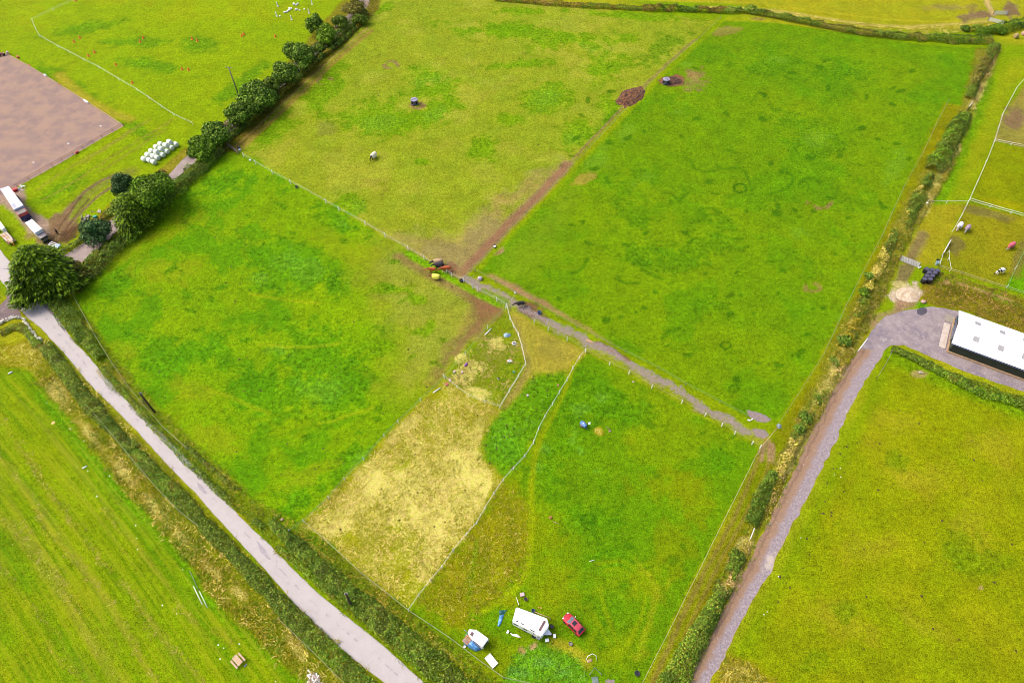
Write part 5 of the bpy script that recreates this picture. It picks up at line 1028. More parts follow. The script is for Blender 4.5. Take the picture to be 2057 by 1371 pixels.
blk = [(515, 993, 'upper left corner of the stack'), (582, 1002, 'middle of the top row'), (648, 1012, 'upper right corner of the stack'), (545, 1036, 'left one of the second row'), (615, 1040, 'right one of the second row'), (517, 1077, 'left one of the third row'), (585, 1077, 'right one of the third row'), (490, 1117, 'left one of the bottom row'), (558, 1118, 'right one of the bottom row')]
for zx, zy, t in blk:
    p = G(1780 + zx / 6.23, 380 + zy / 6.23, 1.3); lb = 'black wrapped bale standing on end, ' + t
    if k0 is None:
        k0 = thing('wrapped_bale', lb, 'bale', (p.x, p.y, 0), 0, 'black wrapped bales'); o_ = bale_mesh('wrap', .62, 1.3, BB, 'Z'); o_.parent = k0; o_.location.z = .66
        e_ = MB().lathe([(.0, 0), (.5, 0), (.5, .012), (0, .012)], 18).build('bale_end', M('sky_sheen_wrap', S(112, 108, 134), S(92, 88, 112), 2.5, .4), k0, False, (0, 0, 1.312))  # top disc: sky reflection on the black wrap, painted as a paler colour
    else: dup(k0, (p.x, p.y, 0), random.random() * 3, lb)
# straw bales and boulders
b1 = bale_mesh('straw_bale', .75, 1.2, M('straw', S(220, 196, 130), S(190, 160, 96), 5, .9, bmp=.5)); b1.location = G(2041, 72, .7); b1.rotation_euler.z = .4; tag(b1, 'tan round straw bale at the top right hedge corner', 'bale')
def rock(px, py, r, mat, label, name='boulder', cat='boulder', flat=.7, seed=1):
    m = MB(); rs = bmesh.ops.create_icosphere(m.b, subdivisions=3, radius=r); g = random.Random(seed); off = [g.random() * 9 for _ in range(3)]
    from mathutils import noise as mn
    for v in m.b.verts:
        k = 1 + .3 * mn.noise(v.co / r * 1.2 + Vector(off)); v.co = Vector((v.co.x * k, v.co.y * k * .9, v.co.z * k * flat))
    c = G(px, py); return tag(m.build(name, mat, None, True, (c.x, c.y, r * flat * .6)), label, cat)
PINKR = M('pink_stone', S(240, 200, 184), S(214, 166, 146), 3, .8); PALE = M('pale_plastic', (.75, .72, .76), (.66, .62, .68), 3, .4)
rock(2056, 70, .9, PINKR, 'pink boulder on the right edge beside the straw bale', seed=3)
rock(1854, 607, .55, PINKR, 'small pink rubble heap above the dark stone heap', seed=4, name='rubble', cat='rubble')
# heap of muck and chalk heap
def heap(name, label, cat, px, py, rx, ry, h, mat, seed=1, ang=0):
    c = G(px, py); V = []; n = 44
    for j in range(n):
        for i in range(n):
            a, b = (i / (n - 1) * 2 - 1) * 1.15, (j / (n - 1) * 2 - 1) * 1.15; V.append((a * rx, b * ry, 0))
    V = np.array(V); d = np.hypot(V[:, 0] / rx, V[:, 1] / ry); nz = fbm(V[:, 0] + seed * 13, V[:, 1] + 7, .8, seed, 4); nb = fbm(V[:, 0] + 31, V[:, 1] + seed, 2.5, seed + 1, 3)
    V[:, 2] = h * smooth(1.05 - d + (nb - .5) * .5, 0, .6) * (.45 + 1.0 * nz) - .06; f = []
    for j in range(n - 1):
        for i in range(n - 1):
            q = (j * n + i, j * n + i + 1, (j + 1) * n + i + 1, (j + 1) * n + i)
            if max(V[k][2] for k in q) > -.05: f.append(q)
    o = link(name, mesh_np(name, V, f, smooth=False), mat, None, c, ang); return tag(o, label, cat)
MUCK = M('muck', S(150, 98, 58), S(82, 48, 32), 1.6, .95, lo=.42, hi=.58, bmp=1.0)
heap('muck_heap', 'brown muck heap beside the divider fence at the top', 'heap', 1266, 195, 3.4, 6.4, .8, MUCK, 2, -.62)
heap('muck_heap', 'small dark brown muck heap beside the right hand hay feeder', 'heap', 1353, 163, 2.8, 2.6, .4, M('dark_muck', S(120, 80, 54), S(72, 44, 32), 2, .95, lo=.42, hi=.58, bmp=1), 5)
heap('chalk_heap', 'spread heap of pale chalky rubble above the gravel yard', 'rubble', 1824, 592, 3.2, 2.4, .35, M('chalk', S(250, 232, 204), S(224, 196, 160), 1.5, .95, lo=.4, hi=.6, bmp=.8), 7, .3)
# ------------------------------------------------------------ horses
HOOF = M('hoof', S(214, 190, 150), S(170, 140, 110), 9, .6); DHOOF = M('dark_hoof', S(60, 50, 44), S(40, 34, 30), 9, .6)
def pinto(): 
    m, n, p = newmat('pinto_coat'); tc = N(n, 'ShaderNodeTexCoord').outputs['Object']; f = noise(n, tc, 1.1, 2, .5)
    n.links.new(mixc(n, sstep(n, f, .44, .47), (.78, .76, .72), S(40, 34, 34)), p.inputs['Base Color']); p.inputs['Roughness'].default_value = .6; return m
def horse(px, py, dpx, coat, label, pose='graze', rug=None, mane=None, feather=None, sc=1.0, seed=1):
    """px,py centre of the back; dpx = photo direction the head points to"""
    c = G(px, py, 1.35 * sc); rz = yaw((px, py), (px + dpx[0], py + dpx[1])); sc *= 1.08; th = thing('horse', label, 'horse', (c.x, c.y, 0), rz); th.scale = (sc,) * 3
    st = .12 if seed % 2 else -.1
    J = [(-.5, 0, 1.12, .29, .3), (-.05, 0, 1.08, .31, .33), (.4, 0, 1.1, .27, .31), (.66, 0, 1.24, .17, .22), (-.78, 0, 1.14, .2, .22)]
    E = [(0, 1), (1, 2), (2, 3), (0, 4)]
    if pose == 'graze': nk = [(.95, 0, 1.0, .12, .17), (1.2, 0, .68, .1, .12), (1.3, 0, .42, .09, .1), (1.38, 0, .16, .06, .07)]
    elif pose == 'low': nk = [(1.0, 0, 1.22, .12, .17), (1.3, 0, 1.1, .1, .13), (1.52, 0, .9, .09, .1), (1.68, 0, .72, .06, .07)]
    else: nk = [(.92, 0, 1.46, .12, .18), (1.14, 0, 1.66, .1, .13), (1.34, 0, 1.55, .09, .1), (1.56, 0, 1.4, .06, .07)]
    b = len(J); J += nk; E += [(3, b), (b, b + 1), (b + 1, b + 2), (b + 2, b + 3)]; feet = []
    for sd in (-1, 1):
        o = st * sd; b = len(J)
        J += [(-.6, .16 * sd, .92, .15, .17), (-.5 + o * .5, .17 * sd, .76, .1, .12), (-.76 + o, .16 * sd, .5, .055, .07), (-.7 + o, .16 * sd, .16, .042), (-.66 + o, .16 * sd, .06, .05)]
        E += [(0, b), (b, b + 1), (b + 1, b + 2), (b + 2, b + 3), (b + 3, b + 4)]; feet.append((-.66 + o, .16 * sd))
        b = len(J)
        J += [(.44, .15 * sd, .88, .12, .13), (.46 - o * .5, .15 * sd, .52, .06), (.46 - o, .15 * sd, .15, .042), (.5 - o, .15 * sd, .06, .05)]
        E += [(2, b), (b, b + 1), (b + 1, b + 2), (b + 2, b + 3)]; feet.append((.5 - o, .15 * sd))
    J = [(*j[:3], *[q * (1.18 if j[2] > .6 else 1.25) for q in j[3:]]) for j in J]
    skin('body', J, E, coat, th)
    for x, y in feet:
        MB().lathe([(.07, 0), (.062, .07), (.05, .1)] if not feather else [(.08, 0), (.1, .06), (.085, .16), (.05, .24)], 8, (x, y, 0)).build('hoof', feather or DHOOF, th, True)
    hd = nk[1]
    for sd in (-1, 1): MB().lathe([(.035, 0), (.03, .06), (.0, .15)], 6, (hd[0] - .02, .07 * sd, hd[2] + .08)).build('ear', coat, th)
    mm = mane or coat; m = MB(); pts = [(.62, 0, 1.44 if pose != 'up' else 1.5)] + [(q[0] - (.03 if pose != 'up' else .12), 0, q[2] + q[4] * (1.0 if pose != 'up' else .8)) for q in nk[:2]]
    m.tube(pts, [.05, .06, .04], 6).build('mane', mm, th, True)
    MB().tube([(-.93, 0, 1.22), (-1.04, .02, 1.0), (-1.06, .05, .6), (-1.02, .06, .35)], [.05, .08, .09, .03], 8).build('tail', mm, th, True)
    if rug:
        rings = []; m = MB()
        for x, ry, rzz, lo in ((-1.02, .24, .24, .8), (-.88, .42, .38, .62), (-.5, .47, .43, .56), (0, .49, .45, .56), (.4, .46, .44, .6), (.62, .37, .42, .72), (.72, .29, .36, .9)):
            row = []
            for k in range(13):
                a = PI * k / 12; y = ry * math.cos(a); z = 1.12 + rzz * math.sin(a); 
                row.append((x, y * (1.0 if z > 1.15 else 1.04), z))
            row = [(x, ry * 1.03, lo)] + row + [(x, -ry * 1.03, lo)]
            rings.append([m.b.verts.new(p) for p in row])
        for A, B in zip(rings[:-1], rings[1:]):
            for k in range(len(A) - 1): m.b.faces.new((A[k], A[k + 1], B[k + 1], B[k]))
        m.build('rug', rug, th, True)
        if pose in ('graze', 'low') and seed > 90:
            MB().tube([(.62, 0, 1.2), nk[0][:3], nk[1][:3]], [.27, .2, .16], 10).build('neck_cover', rug, th, True)
    return th
BLK = M('black_coat', S(46, 40, 44), S(30, 26, 30), 2, .5); CHE = M('chestnut_coat', S(240, 120, 50), S(214, 96, 40), 2, .6); DCH = M('dark_chestnut_coat', S(190, 96, 50), S(130, 66, 40), 2, .5)
DKM = M('dark_mane', S(70, 44, 34), S(46, 32, 28), 4, .7); FLX = M('white_feather', (.7, .62, .48), (.6, .5, .36), 5, .8); GRC = M('grey_coat', S(220, 214, 206), S(180, 172, 166), 2, .5)
horse(878, 523, (-20, 3.5), BLK, 'dark horse in a beige rug, uppermost of the group at the fence', 'low', M('beige_rug', S(236, 200, 158), S(214, 174, 130), 2, .8), DKM, FLX, 1.12, 1)
horse(881, 529.5, (-20, 2.0), BLK, 'black horse standing close against the beige rugged horse', 'low', M('navy_rug', S(60, 48, 62), S(44, 36, 50), 2, .7), BLK, None, 1.05, 2)
horse(896, 536, (-20, 3.5), CHE, 'chestnut horse with pale face at the fence, right of the black horse', 'low', None, CHE, FLX, 1.15, 3)
horse(868, 538.5, (-20, 1.0), CHE, 'small chestnut pony on the lower side of the tape fence', 'low', None, DCH, None, 1.0, 4)
horse(874, 553, (-20, -1.5), DCH, 'dark pony wearing a bright yellow rug', 'low', M('yellow_rug', (.82, .74, .1), (.74, .64, .07), 2, .7), DKM, None, .95, 5)
horse(1046, 607, (-20, 3), BLK, 'black cob with white feathered feet walking on the gravel path', 'low', None, BLK, FLX, 1.08, 7)
horse(749, 310, (-10, 9), BLK, 'lone horse in a cream rug grazing in the upper middle field', 'graze', M('cream_rug', (.75, .68, .52), (.66, .58, .42), 2, .8), BLK, None, 1.05, 8)
horse(1930, 451, (-7, 10), GRC, 'horse in a white rug grazing beside the tape fence of the pony paddock', 'graze', M('white_rug', (.75, .73, .74), (.66, .64, .66), 2, .7), DKM, FLX, 1.0, 9)
horse(1945.5, 456, (-7, 10), GRC, 'horse in a lilac grey rug grazing right of the white rugged one', 'graze', M('lilac_rug', S(208, 176, 196), S(184, 152, 174), 2, .7), GRC, None, .95, 10)
horse(2034, 490, (-12, 8), GRC, 'horse in a full pink rug grazing near the right edge', 'graze', M('pink_rug', S(252, 124, 140), S(236, 104, 124), 2, .7), GRC, FLX, 1.0, 95)
horse(2014, 540, (-20, 6), pinto(), 'black and white pinto horse grazing at the bottom of the pony paddock', 'graze', None, BLK, FLX, 1.12, 12)
# ------------------------------------------------------------ person
def person(px, py, face, label):
    c = G(px, py); th = thing('person', label, 'person', c, face)
    J = [(0, 0, .95, .15, .12), (0, 0, 1.15, .13, .1), (.02, 0, 1.38, .18, .11), (.03, 0, 1.5, .06, .06), (.05, 0, 1.62, .085, .09), (.06, 0, 1.74, .07, .08)]
    E = [(0, 1), (1, 2), (2, 3), (3, 4), (4, 5)]
    for sd in (-1, 1):
        b = len(J); J += [(0, .1 * sd, .86, .09), (.04 * sd, .11 * sd, .48, .062), (.02 + .08 * sd, .11 * sd, .08, .045), (.16 + .08 * sd, .12 * sd, .05, .04)]; E += [(0, b), (b, b + 1), (b + 1, b + 2), (b + 2, b + 3)]
        b = len(J); J += [(.02, .2 * sd, 1.42, .055), (.04, .26 * sd, 1.14, .045), (.2, .22 * sd, .95, .034), (.26, .2 * sd, .9, .035)]; E += [(2, b), (b, b + 1), (b + 1, b + 2), (b + 2, b + 3)]
    skin('body', J, E, M('skin', S(224, 170, 140), S(206, 150, 120), 4, .6), th)
    CL = M('dark_clothes', S(50, 40, 46), S(34, 28, 34), 3, .8)
    MB().tube([(0, 0, .86), (.0, 0, 1.1), (.02, 0, 1.36), (.03, 0, 1.5)], [.2, .19, .23, .09], 12).build('jacket', CL, th, True)
    for sd in (-1, 1):
        MB().tube([(.02, .2 * sd, 1.44), (.04, .27 * sd, 1.14), (.19, .225 * sd, .97)], [.085, .07, .055], 8).build('sleeve', CL, th, True)
        MB().tube([(0, .1 * sd, .92), (.04 * sd, .11 * sd, .48), (.02 + .08 * sd, .11 * sd, .1)], [.12, .09, .07], 8).build('trouser_leg', CL, th, True)
        MB().box((.09 + .08 * sd, .115 * sd, .05), (.28, .11, .1), bev=.02).build('boot', DHOOF, th)
    MB().lathe([(.1, 0), (.105, .06), (.08, .13), (0, .16)], 12, (.04, 0, 1.68)).build('hair', M('brown_hair', S(86, 60, 44), S(60, 42, 34), 8, .7), th, True)
person(117, 470, R(200), 'person in dark clothes standing on the muddy track by the lorries')
# ------------------------------------------------------------ vehicles
TYRE = M('tyre', S(44, 42, 44), S(30, 30, 32), 6, .8); RIM = M('wheel_rim', S(190, 190, 196), S(160, 160, 168), 6, .35, .7); GLASS = M('sky_glass', S(130, 150, 168), S(104, 124, 140), .8, .08); DGL = M('dark_glass', S(56, 54, 62), S(40, 40, 46), 1, .1)
BRG = M('brown_window', S(160, 120, 116), S(120, 90, 92), 4, .2); LAMP = M('lamp_lens', (.8, .8, .82), (.7, .72, .76), 6, .15); REDL = M('red_lens', S(200, 20, 20), S(150, 10, 12), 6, .2); BLKP = M('black_plastic', S(40, 38, 40), S(28, 26, 28), 4, .5)
def wheel(th, x, y, r=.31, w_=.2):
    o = MB().lathe([(r * .62, -w_ / 2), (r * .94, -w_ / 2), (r, -w_ / 4), (r, w_ / 4), (r * .94, w_ / 2), (r * .62, w_ / 2)], 22, (x, y, r), 'Y').build('wheel', TYRE, th, 'auto')
    sd = 1 if y > 0 else -1
    MB().lathe([(0, 0), (r * .6, 0), (r * .6, .03), (r * .2, .05), (0, .05)], 14, (x, y + sd * (w_ / 2 - .045) - (0.025 if sd < 0 else 0), r), 'Y').build('rim', RIM, o)
    return o
def loft(m, rows, close=False):
    R_ = [[m.b.verts.new(p) for p in r] for r in rows]
    for A, B in zip(R_[:-1], R_[1:]):
        for k in range(len(A) - 1): m.b.faces.new((A[k], A[k + 1], B[k + 1], B[k]))
    m.b.faces.new(R_[0]); m.b.faces.new(R_[-1][::-1]); return m
def car():
    c = G(1152.5, 1252, .9); rz = yaw((1172, 1270), (1136, 1233)); th = thing('car', 'red hatchback parked right of the big white caravan', 'car', (c.x, c.y, 0), rz)
    RED = M('red_paint', S(232, 40, 62), S(216, 30, 50), .6, .25); m = MB(); rows = []
    st = [(-1.98, .6, .45, .8), (-1.93, .76, .3, .92), (-1.7, .84, .24, 1.0), (-1.1, .87, .22, .98), (0, .88, .22, .95), (.9, .87, .22, .92), (1.3, .86, .24, .86), (1.72, .8, .28, .76), (1.92, .66, .34, .64), (1.99, .46, .4, .54)]
    for x, w_, zb, zt in st:
        half = [(w_ * .86, zb), (w_ * .98, zb + .12), (w_, (zb + zt) / 2), (w_ * .97, zt - .08), (w_ * .88, zt), (w_ * .5, zt + .03)]
        rows.append([(x, -y, z) for y, z in half] + [(x, 0, zt + .04)] + [(x, y, z) for y, z in half[::-1]])
    loft(m, rows); m.build('body', RED, th, 'auto')
    m = MB(); rows = []
    for x, wb, zt, wt in [(-1.78, .74, 1.02, .7), (-1.6, .76, 1.2, .66), (-1.3, .78, 1.42, .6), (-.9, .79, 1.48, .6), (0, .79, 1.5, .61), (.35, .79, 1.44, .6), (.7, .78, 1.2, .66), (1.02, .76, .95, .72)]:
        rows.append([(x, -wb, .92), (x, -(wb + wt) / 2 - .03, (.92 + zt) / 2), (x, -wt, zt - .02), (x, 0, zt + .03), (x, wt, zt - .02), (x, (wb + wt) / 2 + .03, (.92 + zt) / 2), (x, wb, .92)])
    loft(m, rows); cb = m.build('cabin', M('cabin_red', S(236, 92, 112), S(226, 80, 100), .6, .25), th, 'auto')  # cabin in a paler, pinker red than the body
    MB().poly([(1.0, -.66, .99), (1.0, .66, .99), (.42, .56, 1.45), (.42, -.56, 1.45)]).build('windscreen', GLASS, th)  # pale blue-grey sky reflection is put into the windscreen's base colour
    MB().poly([(-1.78, -.6, 1.08), (-1.78, .6, 1.08), (-1.36, .52, 1.44), (-1.36, -.52, 1.44)]).build('rear_window', DGL, th)
    MB().box((-.1, 0, 1.545), (.62, .72, .02)).build('sunroof', DGL, th)
    for s in (-1, 1):
        for x0, x1 in ((-1.25, -.55), (-.48, .45)):
            MB().poly([(x0, s * .835, 1.0), (x1 + .18, s * .835, 1.0), (x1 - .1, s * .665, 1.4), (x0 + .06, s * .665, 1.4)]).build('side_window', DGL, th)
        MB().box((.55, s * .95, 1.02), (.14, .18, .12), bev=.03).build('mirror', LAMP if s < 0 else RED, th)
        MB().box((1.82, s * .56, .68), (.24, .26, .14), bev=.03).build('headlight', LAMP, th)
        MB().box((-1.9, s * .68, .82), (.16, .2, .24), bev=.03).build('tail_light', REDL, th)
        d = MB().box((-.05, s * .887, .62), (.95, .012, .5)).build('door', RED, th); MB().box((-.35, s * .9, .76), (.14, .03, .03)).build('handle', BLKP, d)
        for x in (-1.22, 1.22): wheel(th, x, s * .8)
    MB().box((2.0, 0, .42), (.03, .5, .11)).build('number_plate', LAMP, th)
car()
def prism(name, label, cat, roof, z1, z0, mat, pname='body', inset=0, group=None, bev=.04):
    P = [G(x, y, z1) for x, y in roof]; c = sum(P, Vector()) / len(P); u = (P[1] - P[0]); rz = math.atan2(u.y, u.x); th = thing(name, label, cat, (c.x, c.y, 0), rz, group)
    Rm = Matrix.Rotation(-rz, 3, 'Z'); Q = [Rm @ (p - c) for p in P]; m = MB(); f = m.b.faces.new([m.b.verts.new((q.x, q.y, z0)) for q in Q]); r = bmesh.ops.extrude_face_region(m.b, geom=[f])
    for v in r['geom']:
        if isinstance(v, bmesh.types.BMVert): v.co.z = z1
    if bev: bmesh.ops.bevel(m.b, geom=list(m.b.edges), offset=bev, segments=2, affect='EDGES')
    bd = m.build(pname, mat, th, 'auto'); return th, Q, c, rz
WBOD = M('white_bodywork', (.8, .8, .81), (.74, .74, .76), .5, .3)
def bx_of(Q): xs = [q.x for q in Q]; ys = [q.y for q in Q]; return min(xs), max(xs), min(ys), max(ys)
# big caravan: first edge runs back -> front
th, Q, c, rz = prism('caravan', 'big white caravan in the bottom field beside the red car', 'caravan', [(1029, 1247), (1088, 1277), (1103, 1256), (1099, 1241), (1037, 1218)], 2.5, .45, WBOD, bev=.12)
x0, x1, y0, y1 = bx_of(Q); yc = (y0 + y1) / 2; wd_ = y1 - y0
e1, e2 = Q[1], Q[3]; fm = (e1 + e2) / 2
for t_, nm in ((.18, 'a'), (.34, 'b')): MB().box((x0 + (x1 - x0) * t_, Q[0].y + .35 + (0), 2.52), (.42, .16, .05)).build('roof_vent', DGL, th)
MB().box((x0 + (x1 - x0) * .66, Q[0].y + .12, 2.52), (.95, .12, .05)).build('awning_rail', DGL, th)
MB().box((x1 - 1.0, (Q[1].y + Q[3].y) / 2 + .05, 2.52), (.38, wd_ * .62, .05), rz=-.1).build('rooflight', BRG, th)
MB().poly([(x1 - .5, yc - .75, .5), (x1 - .5, yc + .75, .5), (x1 + .75, yc + .1, .45), (x1 + .75, yc - .1, .45)], .08).build('drawbar', WBOD, th)
MB().lathe([(0, 0), (.1, 0), (.1, .5), (0, .5)], 10, (x1 + .8, yc, .02)).build('jockey_wheel', TYRE, th, True)
for s in (Q[0].y, Q[4].y):
    wheel(th, x0 + (x1 - x0) * .45, s + (.1 if s < yc else -.1), .33, .2)
    for t_ in (.12, .4, .7): MB().box((x0 + (x1 - x0) * t_ + .3, s + (-.008 if s < yc else .008), 1.6), (.8, .03, .5)).build('window', DGL, th)
d_ = MB().box((x0 + (x1 - x0) * .78, Q[0].y - .02, 1.35), (.65, .05, 1.6), bev=.01).build('door', WPAINT, th); MB().box((x0 + (x1 - x0) * .78 + .25, Q[0].y - .06, 1.3), (.05, .05, .14)).build('handle', DGL, d_)
MB().box((x1 - .9, Q[1].y - .2, 1.0), (.7, .3, .5), bev=.04).build('locker', STEEL, th)
# small caravan with tarp and pallets
th, Q, c, rz = prism('caravan', 'small white caravan with pointed nose half covered by a blue tarp', 'caravan', [(947.5, 1282), (969, 1299), (981.6, 1281.7), (957, 1264), (942, 1262.4), (939.8, 1270.4)], 2.1, .4, WBOD, bev=.08)
x0, x1, y0, y1 = bx_of(Q); nose = (Q[4] + Q[5]) / 2
MB().poly([(Q[0].x - .05, Q[0].y + .35, 2.11), (Q[3].x - .05, Q[3].y - .6, 2.11), (nose.x + .5, nose.y + .25, 2.11), (nose.x + .5, nose.y - .3, 2.11)], .03).build('front_window', BRG, th)
MB().box((x1 + .03, (Q[1].y + Q[2].y) / 2, 1.3), (.05, 1.2, .7)).build('rear_window', DGL, th)
MB().box((x1 - 1.2, Q[0].y - .02, 1.5), (1.4, .05, .4)).build('side_window', DGL, th)
for s in (Q[0].y + .1, Q[3].y - .1): wheel(th, (x0 + x1) / 2, s, .3, .18)
MB().tube([(nose.x + .2, nose.y, .5), (nose.x - 1.0, nose.y, .5)], .06, 6).build('drawbar', STEEL, th)
def cloth(name, label, cat, px, mat, h=.35, z=.05, rise=.4, n=26):
    """crumpled sheet over a polygon of the photograph"""
    P = W(px); xs = [p[0] for p in P]; ys = [p[1] for p in P]; o = Vector((sum(xs) / len(xs), sum(ys) / len(ys), 0)); V = []; X, Y = np.meshgrid(np.linspace(min(xs), max(xs), n), np.linspace(min(ys), max(ys), n))
    X = X.ravel(); Y = Y.ravel(); D = np.full(X.shape, 9.)
    for a, b in zip(P, P[1:] + P[:1]): D = np.minimum(D, seg_d(X, Y, a, b))
    ins = inpoly(P, X, Y); Z = z + rise * smooth(D, 0, .5) + h * (fbm(X * 1.3, Y, .8, 3, 3) - .3) * smooth(D, 0, .2); V = np.c_[X - o.x, Y - o.y, Z]; f = []
    for j in range(n - 1):
        for i in range(n - 1):
            q = (j * n + i, j * n + i + 1, (j + 1) * n + i + 1, (j + 1) * n + i)
            if all(ins[k] for k in q): f.append(q)
    ob = link(name, mesh_np(name, V, f, smooth=True), mat, None, o); md = ob.modifiers.new('solid', 'SOLIDIFY'); md.thickness = .03
    return tag(ob, label, cat)
BT = M('blue_tarp', tuple(1.25 * q for q in S(130, 196, 255)), S(84, 156, 236), 2.5, .35); TT = M('teal_tarp', S(10, 110, 104), S(20, 86, 84), 2, .4); LBL = M('pale_blue', S(196, 226, 240), S(160, 200, 224), 3, .4)
cloth('tarpaulin', 'bright blue tarpaulin over gear on the near side of the small caravan', 'tarpaulin', [(929, 1282), (947, 1281), (960, 1294), (969, 1304), (956, 1309), (941, 1301), (931, 1293)], BT, .5, .05, .9)
cloth('tarpaulin', 'dark teal end of the crumpled tarp in the grass', 'tarpaulin', [(1001, 1225), (1020, 1224), (1014, 1232), (1003, 1234)], TT, .3, .03, .12)
cloth('tarpaulin', 'twisted blue tarp strip trailing in the grass left of the big caravan', 'tarpaulin', [(1003, 1235), (1013, 1232), (1010, 1244), (1004, 1258), (999, 1257), (1001, 1246)], BT, .4, .03, .2)
cloth('sheet', 'long white plastic sheet lying below the big caravan', 'sheet', [(1023, 1269), (1030, 1272), (1040, 1273), (1048, 1280), (1040, 1279), (1028, 1276)], WPAINT, .3, .03, .15)
cloth('sack', 'crumpled pale blue bag in the messy paddock', 'bag', [(1011, 671), (1016, 668), (1027, 671), (1026, 676), (1018, 678), (1012, 677)], LBL, .5, .05, .3)
cloth('sack', 'pale blue sack beside the right end corner of the gravel path', 'bag', [(1559, 853), (1564, 850), (1570, 853), (1569, 860), (1563, 861)], LBL, .5, .05, .5)
cloth('rag', 'white rag beside the blue bowser', 'rag', [(1181, 848), (1187, 847), (1186, 852), (1182, 852)], M('pale_green', (.66, .78, .68), (.56, .7, .6), 3, .5), .3, .03, .15)
cloth('sheet', 'tan sacking on a clump of weeds near the bottom edge', 'sheet', [(1178, 1325), (1188, 1321), (1190, 1328), (1180, 1331)], M('tan_sack', S(226, 200, 150), S(200, 170, 120), 3, .8), .3, .05, .2)
def boxobj(name, label, cat, px, py, d, mat, rz=0, mat2=None, open_=False, z=None, hz=0):
    c = G(px, py, d[2]); th = thing(name, label, cat, (c.x, c.y, hz), rz)
    if open_:
        m = MB(); t = min(.08, d[0] * .12)
        m.box((0, 0, .04), (d[0] - .01, d[1] - .01, .07))
        for s in (-1, 1): m.box((s * (d[0] - t) / 2, 0, d[2] / 2 + .04), (t, d[1] - 2 * t - .004, d[2])); m.box((0, s * (d[1] - t) / 2, d[2] / 2 + .04), (d[0], t, d[2]))
        m.build('shell', mat, th)
        if mat2: MB().box((0, 0, d[2] * .7), (d[0] - 2 * t - .01, d[1] - 2 * t - .01, .03)).build('filling', mat2, th)
    else:
        MB().box((0, 0, d[2] / 2), d, bev=min(d) * .12, taper=.93).build('body', mat, th, 'auto')
        MB().box((0, 0, d[2] + .012), (d[0] * .96, d[1] * .96, .04), bev=.012).build('lid', mat2 or mat, th)
    return th
PINKW = M('pinkish_white', S(255, 226, 226), S(240, 190, 190), 4, .6); PURP = M('purple_fabric', S(178, 110, 186), S(150, 84, 160), 4, .7); GREEN = M('green_plastic', S(70, 180, 120), S(50, 150, 100), 4, .5); TEAL = M('teal_plastic', S(40, 200, 170), S(30, 170, 150), 4, .5)
BROWNP = M('brown_plastic', S(150, 110, 110), S(120, 84, 90), 4, .6); YEL = M('yellow_plastic', S(250, 220, 80), S(230, 190, 60), 5, .5); ORG = M('orange_plastic', (.85, .2, .02), (.75, .16, .015), 5, .45); BLUEP = M('blue_plastic', S(20, 130, 220), S(10, 100, 190), 4, .4)
boxobj('cold_frame', 'white rectangular tray like box by the fence below the small caravan', 'box', 987, 1326, (2.0, 1.15, .3), WPAINT, yaw((984, 1316), (996, 1331)), M('white_film', (.76, .74, .76), (.66, .62, .66), 1.2, .4), True)
boxobj('crate', 'pinkish beige crate above the big caravan', 'crate', 1049, 1193, (.75, .6, .35), M('beige_plastic', S(236, 210, 180), S(220, 180, 160), 5, .6), .2, PINKW)
boxobj('box', 'white box nearest the hitch of the big caravan', 'box', 1114, 1276, (.45, .6, .4), WPAINT, .05)
boxobj('box', 'white box below the front end of the big caravan', 'box', 1099, 1284.5, (.62, .48, .4), WPAINT, .15)
boxobj('box', 'small white box beside the white plastic sheet', 'box', 1020, 1268, (.35, .5, .3), WPAINT, -.4)
boxobj('planter', 'white rimmed box with dark filling in the messy paddock', 'planter', 1033, 688.5, (.85, .6, .35), WPAINT, .15, M('dark_soil', S(80, 46, 70), S(60, 36, 50), 4, .9), True)
boxobj('mounting_block', 'pinkish white block at the hedge end of the messy paddock bottom fence', 'block', 897.5, 771, (.6, .45, .3), PINKW, .5, M('red_trim', S(240, 110, 110), S(220, 80, 90), 4, .5))
boxobj('mounting_block', 'pinkish white block just above the bottom corner fence post of the messy paddock', 'block', 903.5, 763, (.42, .5, .3), PINKW, .3)
boxobj('mounting_block', 'pinkish block furthest left in the messy paddock upper edge', 'block', 912.5, 745.5, (.5, .4, .3), PINKW, .8)
boxobj('mounting_block', 'pinkish white block just below the purple bundle', 'block', 928, 746.5, (.42, .45, .3), PINKW, .1)
boxobj('mounting_block', 'cream block in the green wedge paddock', 'block', 1060, 793, (.45, .35, .25), PINKW, .9)
boxobj('mounting_block', 'pink block beside the wavy tape fence in the green wedge', 'block', 1121, 773, (.35, .35, .2), M('salmon', S(232, 150, 140), S(216, 130, 120), 4, .6), .4)
boxobj('feed_bin', 'small green bag like bin in the messy paddock', 'bin', 1032, 746, (.45, .5, .25), GREEN, .6)
boxobj('feed_bin', 'small grey white bin in the middle of the messy paddock', 'bin', 1001, 759, (.3, .45, .3), PALE, .5, BLKP)
boxobj('feed_bin', 'green bin beside the nose of the small caravan', 'bin', 937, 1274, (.45, .4, .5), GREEN, .5)
boxobj('step_box', 'little white tub at the right end of the silver gate', 'tub', 1848, 536, (.7, .3, .3), WPAINT, .4)
boxobj('step_box', 'white tub hanging at the hedge end of the upper tape fence', 'tub', 1863, 407, (.4, .4, .55), WPAINT, 0)
boxobj('step_box', 'white crate by the weathered lane gate', 'crate', 481, 300, (.6, .5, .5), LBL, .4)
boxobj('step_box', 'dark crate behind the white one at the lane gate', 'crate', 479, 295, (.6, .5, .6), M('navy_plastic', S(46, 36, 70), S(36, 28, 56), 4, .6), .4)
boxobj('step_box', 'small white box on the white post fence near the lane gate', 'box', 502, 321, (.5, .35, .25), WPAINT, .5)
